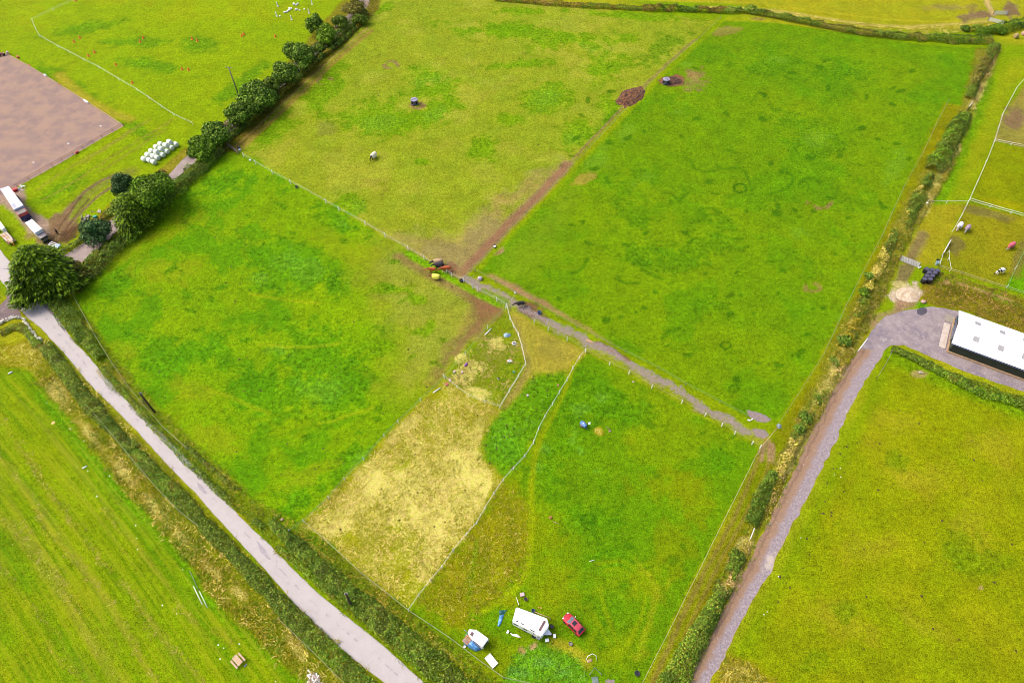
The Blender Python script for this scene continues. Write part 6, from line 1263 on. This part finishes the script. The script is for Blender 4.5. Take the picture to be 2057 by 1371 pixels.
boxobj('jump_filler', 'white filler block on the mid upper edge of the riding arena', 'jump filler', 90, 150, (1.1, .4, .55), WPAINT, yaw((84, 146), (96, 154)))
boxobj('jump_filler', 'long white filler block near the right corner of the riding arena', 'jump filler', 172, 202.5, (2.1, .45, .5), WPAINT, yaw((166, 198), (180, 208)))
boxobj('jump_filler', 'reddish orange block near the top corner of the riding arena', 'jump filler', 35, 113, (.9, .5, .6), M('coral', S(250, 110, 70), S(230, 90, 60), 4, .5), -.5)
boxobj('jump_filler', 'orange yellow block on the upper kickboard of the riding arena', 'jump filler', 58, 129.5, (.8, .3, .4), M('amber', S(250, 150, 60), S(230, 130, 50), 4, .5), -.5)
boxobj('jump_filler', 'salmon block halfway along the upper kickboard of the riding arena', 'jump filler', 118, 168, (.8, .3, .4), M('salmon2', S(244, 140, 110), S(230, 120, 100), 4, .5), -.5)
boxobj('jump_filler', 'red block on the lower rail of the riding arena', 'jump filler', 154, 305, (1.0, .4, .4), M('red_block', S(236, 40, 40), S(210, 30, 34), 4, .5), yaw((148, 308), (160, 301)))
boxobj('jump_filler', 'white pinkish block by the red mower at the arena top corner', 'jump filler', 13.5, 104, (.5, .9, .9), PINKW, .3)
for i, (x, y, t) in enumerate([(202, 253, 'near the right corner'), (137, 288, 'near the lower rail'), (67, 326, 'near the bottom left')]): boxobj('marker', 'small white marker on the riding arena sand ' + t, 'marker', x, y, (.5, .22, .15), WPAINT, -.4)
def tub(px, py, r, h, mat, label, name='tub', fill=None, seg=20):
    c = G(px, py); th = thing(name, label, 'tub' if name == 'tub' else name.replace('_', ' '), c)
    MB().lathe([(0, 0), (r * .8, 0), (r, h), (r * 1.06, h), (r * 1.06, h - .04), (r * .92, h - .02), (r * .72, .06), (0, .06)], seg).build('shell', mat, th, 'auto')
    if fill: MB().lathe([(0, h * .6), (r * .86, h * .6), (r * .86, h * .62), (0, h * .62)], seg).build('filling', fill, th)
    return th
tub(1083, 629, .42, .4, BLUEP, 'blue ring shaped tub on the gravel path right of the black cob', fill=DGL)
tub(993.5, 496, .42, .4, BLKP, 'black tub on the divider strip above the path corner', fill=PALE)
tub(927, 565, .5, .45, BLKP, 'black tub at the left end of the gravel path', fill=DGL)
tub(596, 377, .35, .5, M('grey_plastic', S(110, 100, 112), S(90, 84, 96), 4, .5), 'grey tub under the white post fence in the upper middle', fill=DGL)
tub(1056, 1203.5, .3, .35, BROWNP, 'brown purple pot above the big caravan', 'pot', DGL)
tub(1146, 1293, .3, .35, M('grey_pot', S(150, 140, 136), S(130, 120, 120), 4, .7), 'grey pot below the red car', 'pot', M('grit', S(180, 170, 164), S(150, 140, 136), 6, .9))
tub(1108, 1258, .32, .3, M('dark_grey', S(84, 70, 76), S(60, 50, 56), 4, .7), 'dark round thing beside the nose of the big caravan', 'pot', DGL)
tub(1072, 1278, .3, .25, M('charcoal', S(76, 72, 60), S(56, 54, 46), 4, .7), 'dark tyre like pot under the lower side of the big caravan', 'pot', DGL)
tub(107, 849, .35, .08, YEL, 'yellow ring lying on the mown field', 'ring', M('grass_fill', S(120, 160, 10), S(100, 150, 10), 3, .9))
tub(1071, 1227, .28, .55, BLUEP, 'small blue drum beside the upper wall of the big caravan', 'drum', DGL)
tub(1880.5, 531, .38, .95, M('sky_drum', S(206, 236, 244), S(180, 214, 230), 3, .4), 'pale blue drum at the corner of the pony paddock', 'drum', LBL)
tub(1882.5, 525, .36, .55, BLKP, 'black bucket behind the pale blue drum', fill=DGL)
tub(933, 1298.5, .2, .25, WPAINT, 'little white pot left of the blue tarpaulin', 'pot', PALE)
tub(1034.5, 588, .2, .22, WPAINT, 'little white bucket on the fence above the black cob', 'bucket', PALE)
tub(1279.5, 1352, .4, .3, M('slate', S(86, 84, 100), S(66, 64, 80), 4, .5), 'dark grey tub by the wire fence at the bottom edge', fill=DGL)
tub(1082, 1219.5, .14, .15, YEL, 'left one of the two tiny yellow pots above the big caravan', 'pot', YEL); tub(1086.5, 1220.5, .14, .15, YEL, 'right one of the two tiny yellow pots above the big caravan', 'pot', YEL)
o_ = rock(964, 561, .62, M('pink_wrap', S(255, 236, 246), S(236, 206, 224), 2, .4), 'rounded pinkish white bundle at the top end of the gravel path', 'bundle', 'bundle', .9, 8)
o_ = rock(936, 733, .5, PURP, 'purple bundle near the top of the messy paddock', 'bundle', 'bundle', .5, 9); o_.scale = (.6, 1.3, 1); o_.rotation_euler.z = -.5
for x, y, t, s in [(1056, 1039, 'x', 0)]: pass
rock(1106, 1039, .32, M('brown_lump', S(206, 140, 84), S(176, 110, 64), 4, .8), 'brown lump in the middle of the caravan field', 'clod', 'clod', .5, 10)
rock(1225, 866, .28, M('grey_lump', S(190, 160, 130), S(160, 136, 110), 4, .8), 'pale lump with a tail right of the blue bowser', 'clod', 'clod', .5, 12)
rock(567, 1043, .28, PINKR, 'little pinkish stone near the bottom corner of the bright green field', 'stone', 'stone', .6, 13)
rock(1272, 767, .01 + .25, M('tan_stone', S(214, 196, 150), S(190, 170, 130), 4, .8), 'small tan stone by the gravel path fence', 'stone', 'stone', .6, 14)
m = MB().box((0, 0, .06), (1.6, .22, .09), rz=.1).box((.2, .35, .06), (1.5, .2, .09), rz=-.05).box((-.1, .15, .15), (1.4, .18, .06), rz=.3); tag(m.build('board_pile', PINE, None, False, G(1183, 686), yaw((1172, 680), (1192, 690))), 'few loose beige boards on the gravel path', 'boards')
tag(MB().tube([(0, 0, .1), (.9, -.5, .1)], [.05, .09], 6).build('branch', GREYW, None, True, G(1217, 858)), 'grey driftwood like branch right of the straw patch', 'branch')
for i, (x, y, t) in enumerate([(1505, 843, 'left one'), (1511, 841, 'right one')]): boxobj('marker', 'tiny white crate at the gravel patch by the path fence, ' + t, 'crate', x, y, (.55 if i == 0 else .35, .2, .25), WPAINT, -.3 + i)
# hay feeders
def feeder(px, py, label, rz):
    c = G(px, py); th = thing('hay_feeder', label, 'hay feeder', c, rz); PL = M('grey_feeder_plastic', S(116, 116, 136), S(96, 96, 116), 2, .5); TOP = M('feeder_lid', S(196, 190, 216), S(170, 166, 196), 2, .4)
    m = MB(); seg = 28; r = 1.0; hh = 1.55
    openz = lambda k: (k % 7) in (0, 1, 2)
    rings = []
    for z in (0, .45, 1.15, hh): rings.append([m.b.verts.new((r * (1 + .04 * (z < .1)) * math.cos(2 * PI * k / seg), r * math.sin(2 * PI * k / seg), z)) for k in range(seg)])
    for a in range(3):
        for k in range(seg):
            if a == 1 and openz(k): continue
            m.b.faces.new((rings[a][k], rings[a][(k + 1) % seg], rings[a + 1][(k + 1) % seg], rings[a + 1][k]))
    o = m.build('shell', PL, th, 'auto'); md = o.modifiers.new('t', 'SOLIDIFY'); md.thickness = .05
    MB().lathe([(0, hh + .14), (.5, hh + .1), (1.02, hh + .02), (1.06, hh - .06), (1.0, hh - .06)], 28).build('lid', TOP, th, 'auto')
    MB().box((0, 0, hh + .13), (2.0, .08, .05)).build('lid_seam', BLKP, th)
    MB().lathe([(0, .05), (.82, .05), (.84, .6), (.5, .95), (0, 1.05)], 16).build('hay', M('dark_hay', S(70, 56, 44), S(40, 34, 28), 6, .95), th, True)
feeder(833, 209, 'round grey lidded hay feeder in the upper middle field', .6)
feeder(1337, 168, 'grey lidded hay feeder beside the dark muck near the divider fence', 1.9)
# blue bowser, wheeled
c = G(1172, 852, .6); th = thing('water_bowser', 'small blue water bowser on wheels in the caravan field', 'bowser', (c.x, c.y, 0), yaw((1166, 846), (1178, 858)))
MB().lathe([(0, -.75), (.25, -.75), (.38, -.66), (.4, -.5), (.4, .5), (.38, .66), (.25, .75), (0, .75)], 18, (0, 0, .72), 'X').build('tank', M('bowser_blue', S(130, 180, 246), S(84, 140, 226), 1.5, .35), th, True)
MB().box((0, 0, .32), (1.5, .6, .07)).box((.95, 0, .34), (.6, .07, .07)).build('frame', STEEL, th)
MB().lathe([(0, 0), (.12, 0), (.12, .08), (0, .08)], 10, (0, 0, 1.1)).build('filler_cap', WPAINT, th)
for s in (-1, 1):
    wheel(th, -.1, s * .48, .26, .14); MB().box((-.1, s * .5, .58), (.7, .22, .04), bev=.01).build('mudguard', M('pinky_grey', S(190, 160, 180), S(160, 134, 156), 3, .5), th)
# picnic table
c = G(476.5, 1325, .75); rz = yaw((462, 1310), (474, 1324)); th = thing('picnic_table', 'pale wooden picnic table on the mown field', 'picnic table', (c.x, c.y, 0), yaw((471, 1312), (487, 1330)))
TW = M('picnic_wood', S(250, 214, 178), S(232, 188, 148), 3, .7)
m = MB()
for i in range(5): m.box((0, -.34 + i * .17, .75), (1.75, .16, .04))
m.build('table_top', TW, th)
for s in (-1, 1):
    MB().box((0, s * .75, .45), (1.75, .27, .04)).build('seat', TW, th)
    MB().tube([(s * .6, -.3, .73), (s * .6, -.7, 0)], .045, 4).tube([(s * .6, .3, .73), (s * .6, .7, 0)], .045, 4).box((s * .6, 0, .4), (.05, 1.6, .09)).build('trestle', TW, th)
boxobj('bin_lid', 'small grey blue flat thing beside the picnic table', 'lid', 493, 1335, (.55, .25, .08), M('greyblue', S(130, 150, 150), S(110, 130, 130), 4, .6), .9)
# lorries
th, Q, c, rz = prism('horse_lorry', 'long white roofed lorry with grey cab roof edged in red beside the riding arena', 'lorry', [(0, 379), (27.5, 421), (47, 412), (17.4, 373.3)], 3.4, .9, M('silver_roof', (.5, .52, .64), (.4, .43, .54), .7, .35, .1), pname='box_body')
x0, x1, y0, y1 = bx_of(Q); yc = (y0 + y1) / 2; w_ = y1 - y0
CABG = M('cab_grey', S(166, 152, 142), S(140, 130, 124), 3, .6); RDF = M('red_frame', S(238, 90, 90), S(220, 70, 76), 3, .5); NAV = M('navy_glass', S(36, 50, 130), S(26, 36, 96), 1.5, .2)
MB().box((x1 + .95, yc, 1.85), (1.8, w_ * .96, 1.9), bev=.1).build('cab', RDF, th, 'auto')
MB().box((x1 + .95, yc, 2.82), (1.78, w_ * .84, .05), bev=.01).build('cab_roof', CABG, th)
MB().box((x1 + 1.88, yc, 1.5), (.16, w_ * .96, 1.0), bev=.05).build('windscreen', NAV, th, 'auto')
MB().box((x1 + 2.0, yc, .7), (.3, w_ * .98, .4), bev=.05).build('bumper', M('blue_bumper', S(30, 40, 110), S(22, 30, 90), 2, .4), th, 'auto')
for s in (-1, 1): MB().box((x1 + 2.16, yc + s * w_ * .38, .75), (.05, .3, .16)).build('headlight', LAMP, th)
MB().box(((x0 + x1) / 2 + .6, yc, .75), (x1 - x0 + 1.4, w_ * .5, .25)).build('chassis', BLKP, th)
for x in (x0 + 1.4, x0 + 2.6, x1 + .9):
    for s in (-1, 1): wheel(th, x, yc + s * (w_ / 2 - .15), .45, .28)
for i in range(6): MB().box((x1 - .5 - i * .35, y0 + w_ * .22, 3.42), (.1, w_ * .36, .03)).build('roof_rib', M('grey_trim', S(176, 176, 196), S(160, 160, 180), 3, .5), th)
th, Q, c, rz = prism('lorry', 'short white box lorry with grey cab and yellow corners below the long lorry', 'lorry', [(50, 446.8), (69.5, 467.8), (84.2, 459), (64.4, 440)], 2.9, .8, WBOD, pname='box_body')
x0, x1, y0, y1 = bx_of(Q); yc = (y0 + y1) / 2; w_ = y1 - y0
MB().box((x1 + .85, yc, 1.35), (1.7, w_ * .94, 1.4), bev=.1).build('cab', M('cab_dark', S(150, 138, 144), S(126, 116, 126), 3, .5), th, 'auto')
MB().box((x1 + 1.62, yc, 1.75), (.25, w_ * .82, .5), bev=.04).build('windscreen', DGL, th, 'auto')
for s in (-1, 1): MB().box((x1 + 1.66, yc + s * w_ * .42, 1.0), (.3, .3, .5), bev=.03).build('corner_panel', YEL, th, 'auto')
MB().box((x1 + 1.7, yc, .6), (.2, w_ * .9, .3), bev=.03).build('bumper', BLKP, th)
for x in (x0 + 1.2, x1 + .8):
    for s in (-1, 1): wheel(th, x, yc + s * (w_ / 2 - .14), .4, .25)
# trailer of pale sacks, second white trailer at the frame edge, light trailer under the conifer
c = G(15, 477, .8); rz = yaw((4, 464), (31, 492)); th = thing('sack_trailer', 'flat trailer piled with pale tan sacks at the left edge', 'trailer', (c.x, c.y, 0), rz)
MB().box((0, 0, .6), (4.6, 1.8, .12)).build('deck', WOOD, th)
for s in (-1, 1): wheel(th, -.3, s * .85, .33, .2)
MB().tube([(2.3, 0, .6), (3.2, 0, .5)], .07, 6).build('drawbar', ORG, th)
MB().box((2.55, 0, .75), (.4, .5, .3), bev=.04).build('winch', YEL, th)
g = random.Random(9); SK = [M('sack_cream', S(255, 240, 220), S(240, 210, 180), 3, .8), M('sack_tan', S(250, 200, 150), S(230, 176, 120), 3, .8)]
n_ = 0
for i in range(8):
    for j in range(3):
        n_ += 1; wv_ = 1 - max(0, i - 5) * .25
        o = MB().box((0, 0, .14), (.62, .5, .28), bev=.1).build('sack', SK[g.random() > .6], None, True, th.matrix_basis @ Vector((-1.95 + i * .55, (-.55 + j * .55) * wv_, .67)), rz + g.uniform(-.2, .2)); tag(o, 'pale filled sack lying among the others on the flat trailer', 'sack', 'sacks piled on the flat trailer')
th, Q, c, rz = prism('trailer', 'white trailer cut by the left edge above the sack trailer', 'trailer', [(-14, 446), (3, 461), (9.5, 457), (0, 444)], 1.6, .5, WBOD); wheel(th, 0, -.9, .3, .18)
c = G(110, 492, .6); th = thing('boat_trailer', 'light white frame trailer beside the huge conifer', 'trailer', (c.x, c.y, 0), yaw((98, 488), (122, 497)))
m = MB()
for s in (-1, 0, 1): m.box((0, s * .5, .65), (3.4, .12, .1))
for x in (-1.5, 0, 1.4): m.box((x, 0, .58), (.1, 1.2, .08))
m.build('frame', WPAINT, th); MB().box((1.3, 0, .85), (1.0, 1.0, .35), bev=.06).build('box', LBL, th, 'auto')
for s in (-1, 1): wheel(th, -.2, s * .72, .3, .16)
# scrap heap
SC_ = [(M('scrap_white', S(236, 224, 214), S(214, 200, 190), 4, .6)), M('scrap_tan', S(206, 180, 150), S(180, 150, 120), 4, .8), M('scrap_grey', S(150, 150, 160), S(120, 120, 130), 4, .6), BLKP]
def scrap(px, py, rx, ry, n, label, seed, mats, cat='scrap', L=1.1, name='scrap_heap'):
    c = G(px, py); th = thing(name, label, cat, c); g = random.Random(seed)
    for i in range(n):
        x, y = g.gauss(0, rx * .5), g.gauss(0, ry * .5); z = .12 + .5 * max(0, 1 - math.hypot(x / rx, y / ry)) * g.random()
        MB().box((x, y, z), (g.uniform(.4, L), g.uniform(.1, .3), g.uniform(.05, .12)), rz=g.random() * 3, rx=g.uniform(-.4, .4), ry=g.uniform(-.4, .4)).build('board', mats[i % len(mats)], th)
scrap(176, 440, 1.8, 1.6, 34, 'heap of scrap boards and junk behind the blue green tree', 3, SC_, name='scrap_heap'); scrap(199, 425, .9, .6, 6, 'two pale boards thrown above the scrap heap', 4, [SC_[0], PINKR])
boxobj('crate', 'turquoise crate on the scrap heap', 'crate', 190, 434, (.9, .6, .5), TEAL, .2)
scrap(631, 1363, 1.1, 1.1, 26, 'pile of broken white boards at the bottom edge by the verge', 6, [SC_[0], WPAINT, SC_[1]], L=1.6); scrap(43, 378, 1.1, 1.6, 16, 'loose stack of white and pink jump boards behind the long lorry', 7, [WPAINT, PINKW, WPAINT], L=1.3, name='board_pile')
boxobj('barrow', 'bright red box beside the arena fence behind the long lorry', 'box', 29, 379, (1.1, .9, .7), MATS['red_block'], .5)
scrap(1025, 726, .7, .5, 8, 'little scatter of pale twigs and sticks in the messy paddock', 8, [PINE, WPAINT, PINE, LBL], L=.6, name='stick_pile')
scrap(1850, 748, 1.0, .4, 8, 'few bleached stones and sticks at the top of the olive field', 10, [SC_[0], SC_[1]], L=.35, name='rubble'); boxobj('feed_bin', 'black and white bin in the brambles below the barn drive', 'bin', 1860, 729, (.6, .5, .5), BLKP, .2, PALE)
for i, (x, y, t) in enumerate([(1923, 771, 'left'), (1982, 798, 'right')]): tag(MB().tube([(0, 0, 0), (.1, .15, .9)], .07, 6).build('marker_post', YEL, None, False, G(x, y)), f'yellow marker post in the olive field hedge, {t} one', 'post')
# pallets
c = G(938.5, 1284, 1.0); th = thing('pallet', 'wooden pallet resting on the blue tarpaulin', 'pallet', (c.x, c.y, .9), yaw((931, 1283), (943, 1292)))
PLW = M('pallet_wood', S(236, 184, 140), S(206, 150, 110), 4, .8)
m = MB()
for i in range(6): m.box((-.5 + i * .2, 0, .12), (.13, 1.3, .025))
m.build('deck_board', PLW, th); m = MB()
for y in (-.55, 0, .55): m.box((0, y, .05), (1.15, .1, .09))
m.build('bearer', PLW, th)
# red mower / quad at the top corner of the arena
c = G(5, 112); th = thing('quad_bike', 'small red quad bike at the top corner of the riding arena', 'quad bike', c, .3)
MB().box((0, 0, .6), (1.5, .5, .4), bev=.1).build('body', M('quad_red', S(190, 20, 50), S(150, 16, 40), 2, .35), th, 'auto'); MB().box((-.2, 0, .86), (.6, .3, .12), bev=.04).build('seat', BLKP, th, 'auto'); MB().tube([(.4, -.35, 1.0), (.45, 0, .95), (.4, .35, 1.0)], .03, 6).build('handlebar', BLKP, th); MB().box((.75, 0, .8), (.3, .4, .2), bev=.04).build('front_rack', PINKW, th)
for x in (-.55, .55):
    for s in (-1, 1): wheel(th, x, s * .42, .28, .22)
# hose arch and glazed frame bottom centre
A = G(1177, 1325); m = MB(); B = G(1199, 1325)
m.tube([(0, 0, 0), (.3, .5, .5), (1.0, .8, .7), (1.6, .6, .5), ((B - A).x, (B - A).y, 0)], .045, 6); tag(m.build('hose', WHITE, None, True, A), 'white hose arching over the weeds at the bottom', 'hose')
A, B, C2 = G(1184, 1355), G(1194, 1341), G(1208, 1355); m = MB().tube([(0, 0, .5), tuple((B - A)[:2]) + (.5,), tuple((C2 - A)[:2]) + (.5,)], .05, 6)
for q in (Vector((0, 0, 0)), B - A, C2 - A): m.tube([(q.x, q.y, 0), (q.x, q.y, .5)], .05, 6)
tag(m.build('bed_frame', STEEL, None, False, A), 'angled grey metal frame standing near the bottom edge', 'frame')
boxobj('glass_pane', 'dull grey glazed panel lying at the bottom edge', 'panel', 1196, 1367, (1.0, 1.3, .12), M('dull_glass', S(150, 170, 160), S(120, 146, 130), 1.5, .2), .2)
# orange cones and jump stands
def cone(loc):
    th = thing('traffic_cone', 'x', 'cone', loc, 0, 'orange cones on the schooling field')
    MB().box((0, 0, .03), (.7, .7, .08), bev=.02).build('base', ORG, th); MB().lathe([(.3, .05), (.24, .3), (.17, .6), (.08, .9), (0, .92)], 14).build('cone', ORG, th, True)
    return th
cones = [(152, 2, 'at the top tape fence corner'), (149, 85, 'left one of the pair nearest the arena'), (161, 77, 'right one of the pair nearest the arena'), (178, 113, 'left one of the second pair from the left'), (190, 106, 'right one of the second pair from the left'), (233, 131, 'alone in the lower left of the field'), (266, 167, 'closest to the long tape fence'), (282, 85, 'left one of the pair left of centre'), (288, 77, 'right one of the pair left of centre'), (366, 140, 'left one of the pair near the utility pole'), (379, 141, 'right one of the pair near the utility pole'), (386, 79, 'left one of the pair right of centre'), (397, 83, 'right one of the pair right of centre'), (486, 73, 'lower one of the touching pair'), (490, 70, 'upper one of the touching pair'), (553, 74, 'alone on the far right')]
c0_ = None
for x, y, t in cones:
    if c0_ is None: c0_ = cone(G(x, y)); c0_['label'] = 'orange cone ' + t
    else: dup(c0_, G(x, y), random.random() * 3, 'orange cone ' + t)
def stand(loc):
    th = thing('jump_stand', 'x', 'jump stand', loc, .2, 'white jump stands'); MB().box((0, 0, .05), (.6, .5, .1), bev=.02).build('foot', WPAINT, th); MB().tube([(0, 0, .1), (0, 0, 1.5)], [.16, .15], 10).build('upright', WPAINT, th, 'auto'); MB().box((.17, 0, .8), (.05, .1, 1.2)).build('dark_strip', BLKP, th); return th  # upright carries a narrow black strip up one side
s0_ = None
for x, y, t in [(558, 13, 'top left'), (627, 9, 'top right'), (556, 33, 'lower left'), (586, 40, 'lowest'), (621, 27, 'beside the small dark round tree')]:
    if s0_ is None: s0_ = stand(G(x, y)); s0_['label'] = 'white jump stand, ' + t
    else: dup(s0_, G(x, y), random.random() * 3, 'white jump stand, ' + t)
g = random.Random(4)
for (x, y, n, rx, ry, t) in [(579, 22, 11, 1.1, 1.6, 'left'), (593, 10, 7, .9, 1.0, 'top'), (597, 22, 6, .9, .7, 'right')]:
    c = G(x, y)
    for i in range(n):
        b = MB().box((0, 0, .22), (g.uniform(.35, .6), g.uniform(.35, .5), .44), bev=.04); 
        o = b.build('jump_block', WPAINT, None, 'auto', (c.x + g.uniform(-rx, rx), c.y + g.uniform(-ry, ry), 0), g.random() * 3); tag(o, f'white block in the {t} cluster between the jump stands', 'block', f'white blocks in the {t} cluster')
boxobj('jump_block', 'single white block beside the lower left jump stand', 'block', 562, 32, (.4, .4, .3), WPAINT, .2); boxobj('jump_block', 'single white block between the block clusters and the hedge trees', 'block', 611, 18, (.4, .35, .3), WPAINT, .7)
# droppings and daisies
def scatter(name, n, area, r, mat, label, cat, flat=.35, seed=1, thr=0):
    P = W(area); g = np.random.default_rng(seed); xs = [p[0] for p in P]; ys = [p[1] for p in P]; x = g.uniform(min(xs), max(xs), n * 3); y = g.uniform(min(ys), max(ys), n * 3); k = inpoly(P, x, y)
    if thr: k &= fbm(x, y, 7, 3, 3) > thr
    x, y = x[k][:n], y[k][:n]; V = []; f = []
    for a, b in zip(x, y):
        q = r * g.uniform(.5, 1.2); o = len(V); m_ = 7; V.append((a, b, q * flat))
        for ring, zz in ((.55, .8), (1, 0)):
            for i in range(m_): t = 2 * PI * i / m_; V.append((a + math.cos(t) * q * ring * g.uniform(.7, 1.2), b + math.sin(t) * q * ring * g.uniform(.7, 1.2), q * flat * zz))
        for i in range(m_): j = (i + 1) % m_; f += [(o, o + 1 + i, o + 1 + j, o + 1 + j), (o + 1 + i, o + 1 + m_ + i, o + 1 + m_ + j, o + 1 + j)]
    me = bpy.data.meshes.new(name); me.from_pydata(V, [], [tuple(dict.fromkeys(q)) for q in f]); me.update(); return tag(link(name, me, mat), label, cat, kind='stuff')
DUNG = M('dung', S(104, 92, 30), S(78, 62, 24), 1, .95)
for i, (n, a, r, t) in enumerate([(45, UM, .3, 'upper middle field'), (60, LC, .3, 'bright green left field'), (16, DRY, .32, 'dry paddock'), (55, [(1700, 880), (1740, 880), (1690, 1010), (1640, 1100), (1560, 1230), (1530, 1290), (1500, 1280), (1600, 1090)], .3, 'edge of the olive field'), (22, [(1780, 770), (2057, 830), (2057, 1371), (1700, 1371)], .3, 'olive field'), (30, WG, .28, 'green wedge'), (30, PD, .2, 'pony paddock')]):
    scatter('droppings', int(n * 1.3), a, r * .72, DUNG, 'dark droppings dotted over the ' + t, 'droppings', seed=20 + i)
scatter('daisies', 60, [(60, 800), (100, 790), (260, 1000), (380, 1150), (480, 1280), (600, 1371), (420, 1371), (250, 1100)], .11, WPAINT, 'white specks of flowers and litter along the edge of the mown field', 'flowers', seed=40)
scatter('daisies', 25, [(1480, 1150), (1560, 1120), (1720, 860), (1740, 880), (1560, 1200), (1500, 1300)], .1, WPAINT, 'white specks along the edge of the olive field', 'flowers', seed=41)
scatter('pebbles', 70, PATH, .14, M('pale_pebble', S(220, 204, 196), S(180, 168, 164), 4, .9), 'loose pale stones on the gravel path', 'stones', seed=42)
scatter('pebbles', 110, [(1709, 721), (1753, 736), (1714, 808), (1645, 947), (1540, 1156), (1427, 1371), (1378, 1371), (1506, 1122), (1615, 903)], .15, MATS['pale_pebble'], 'loose pale stones on the gravel track', 'stones', seed=43)
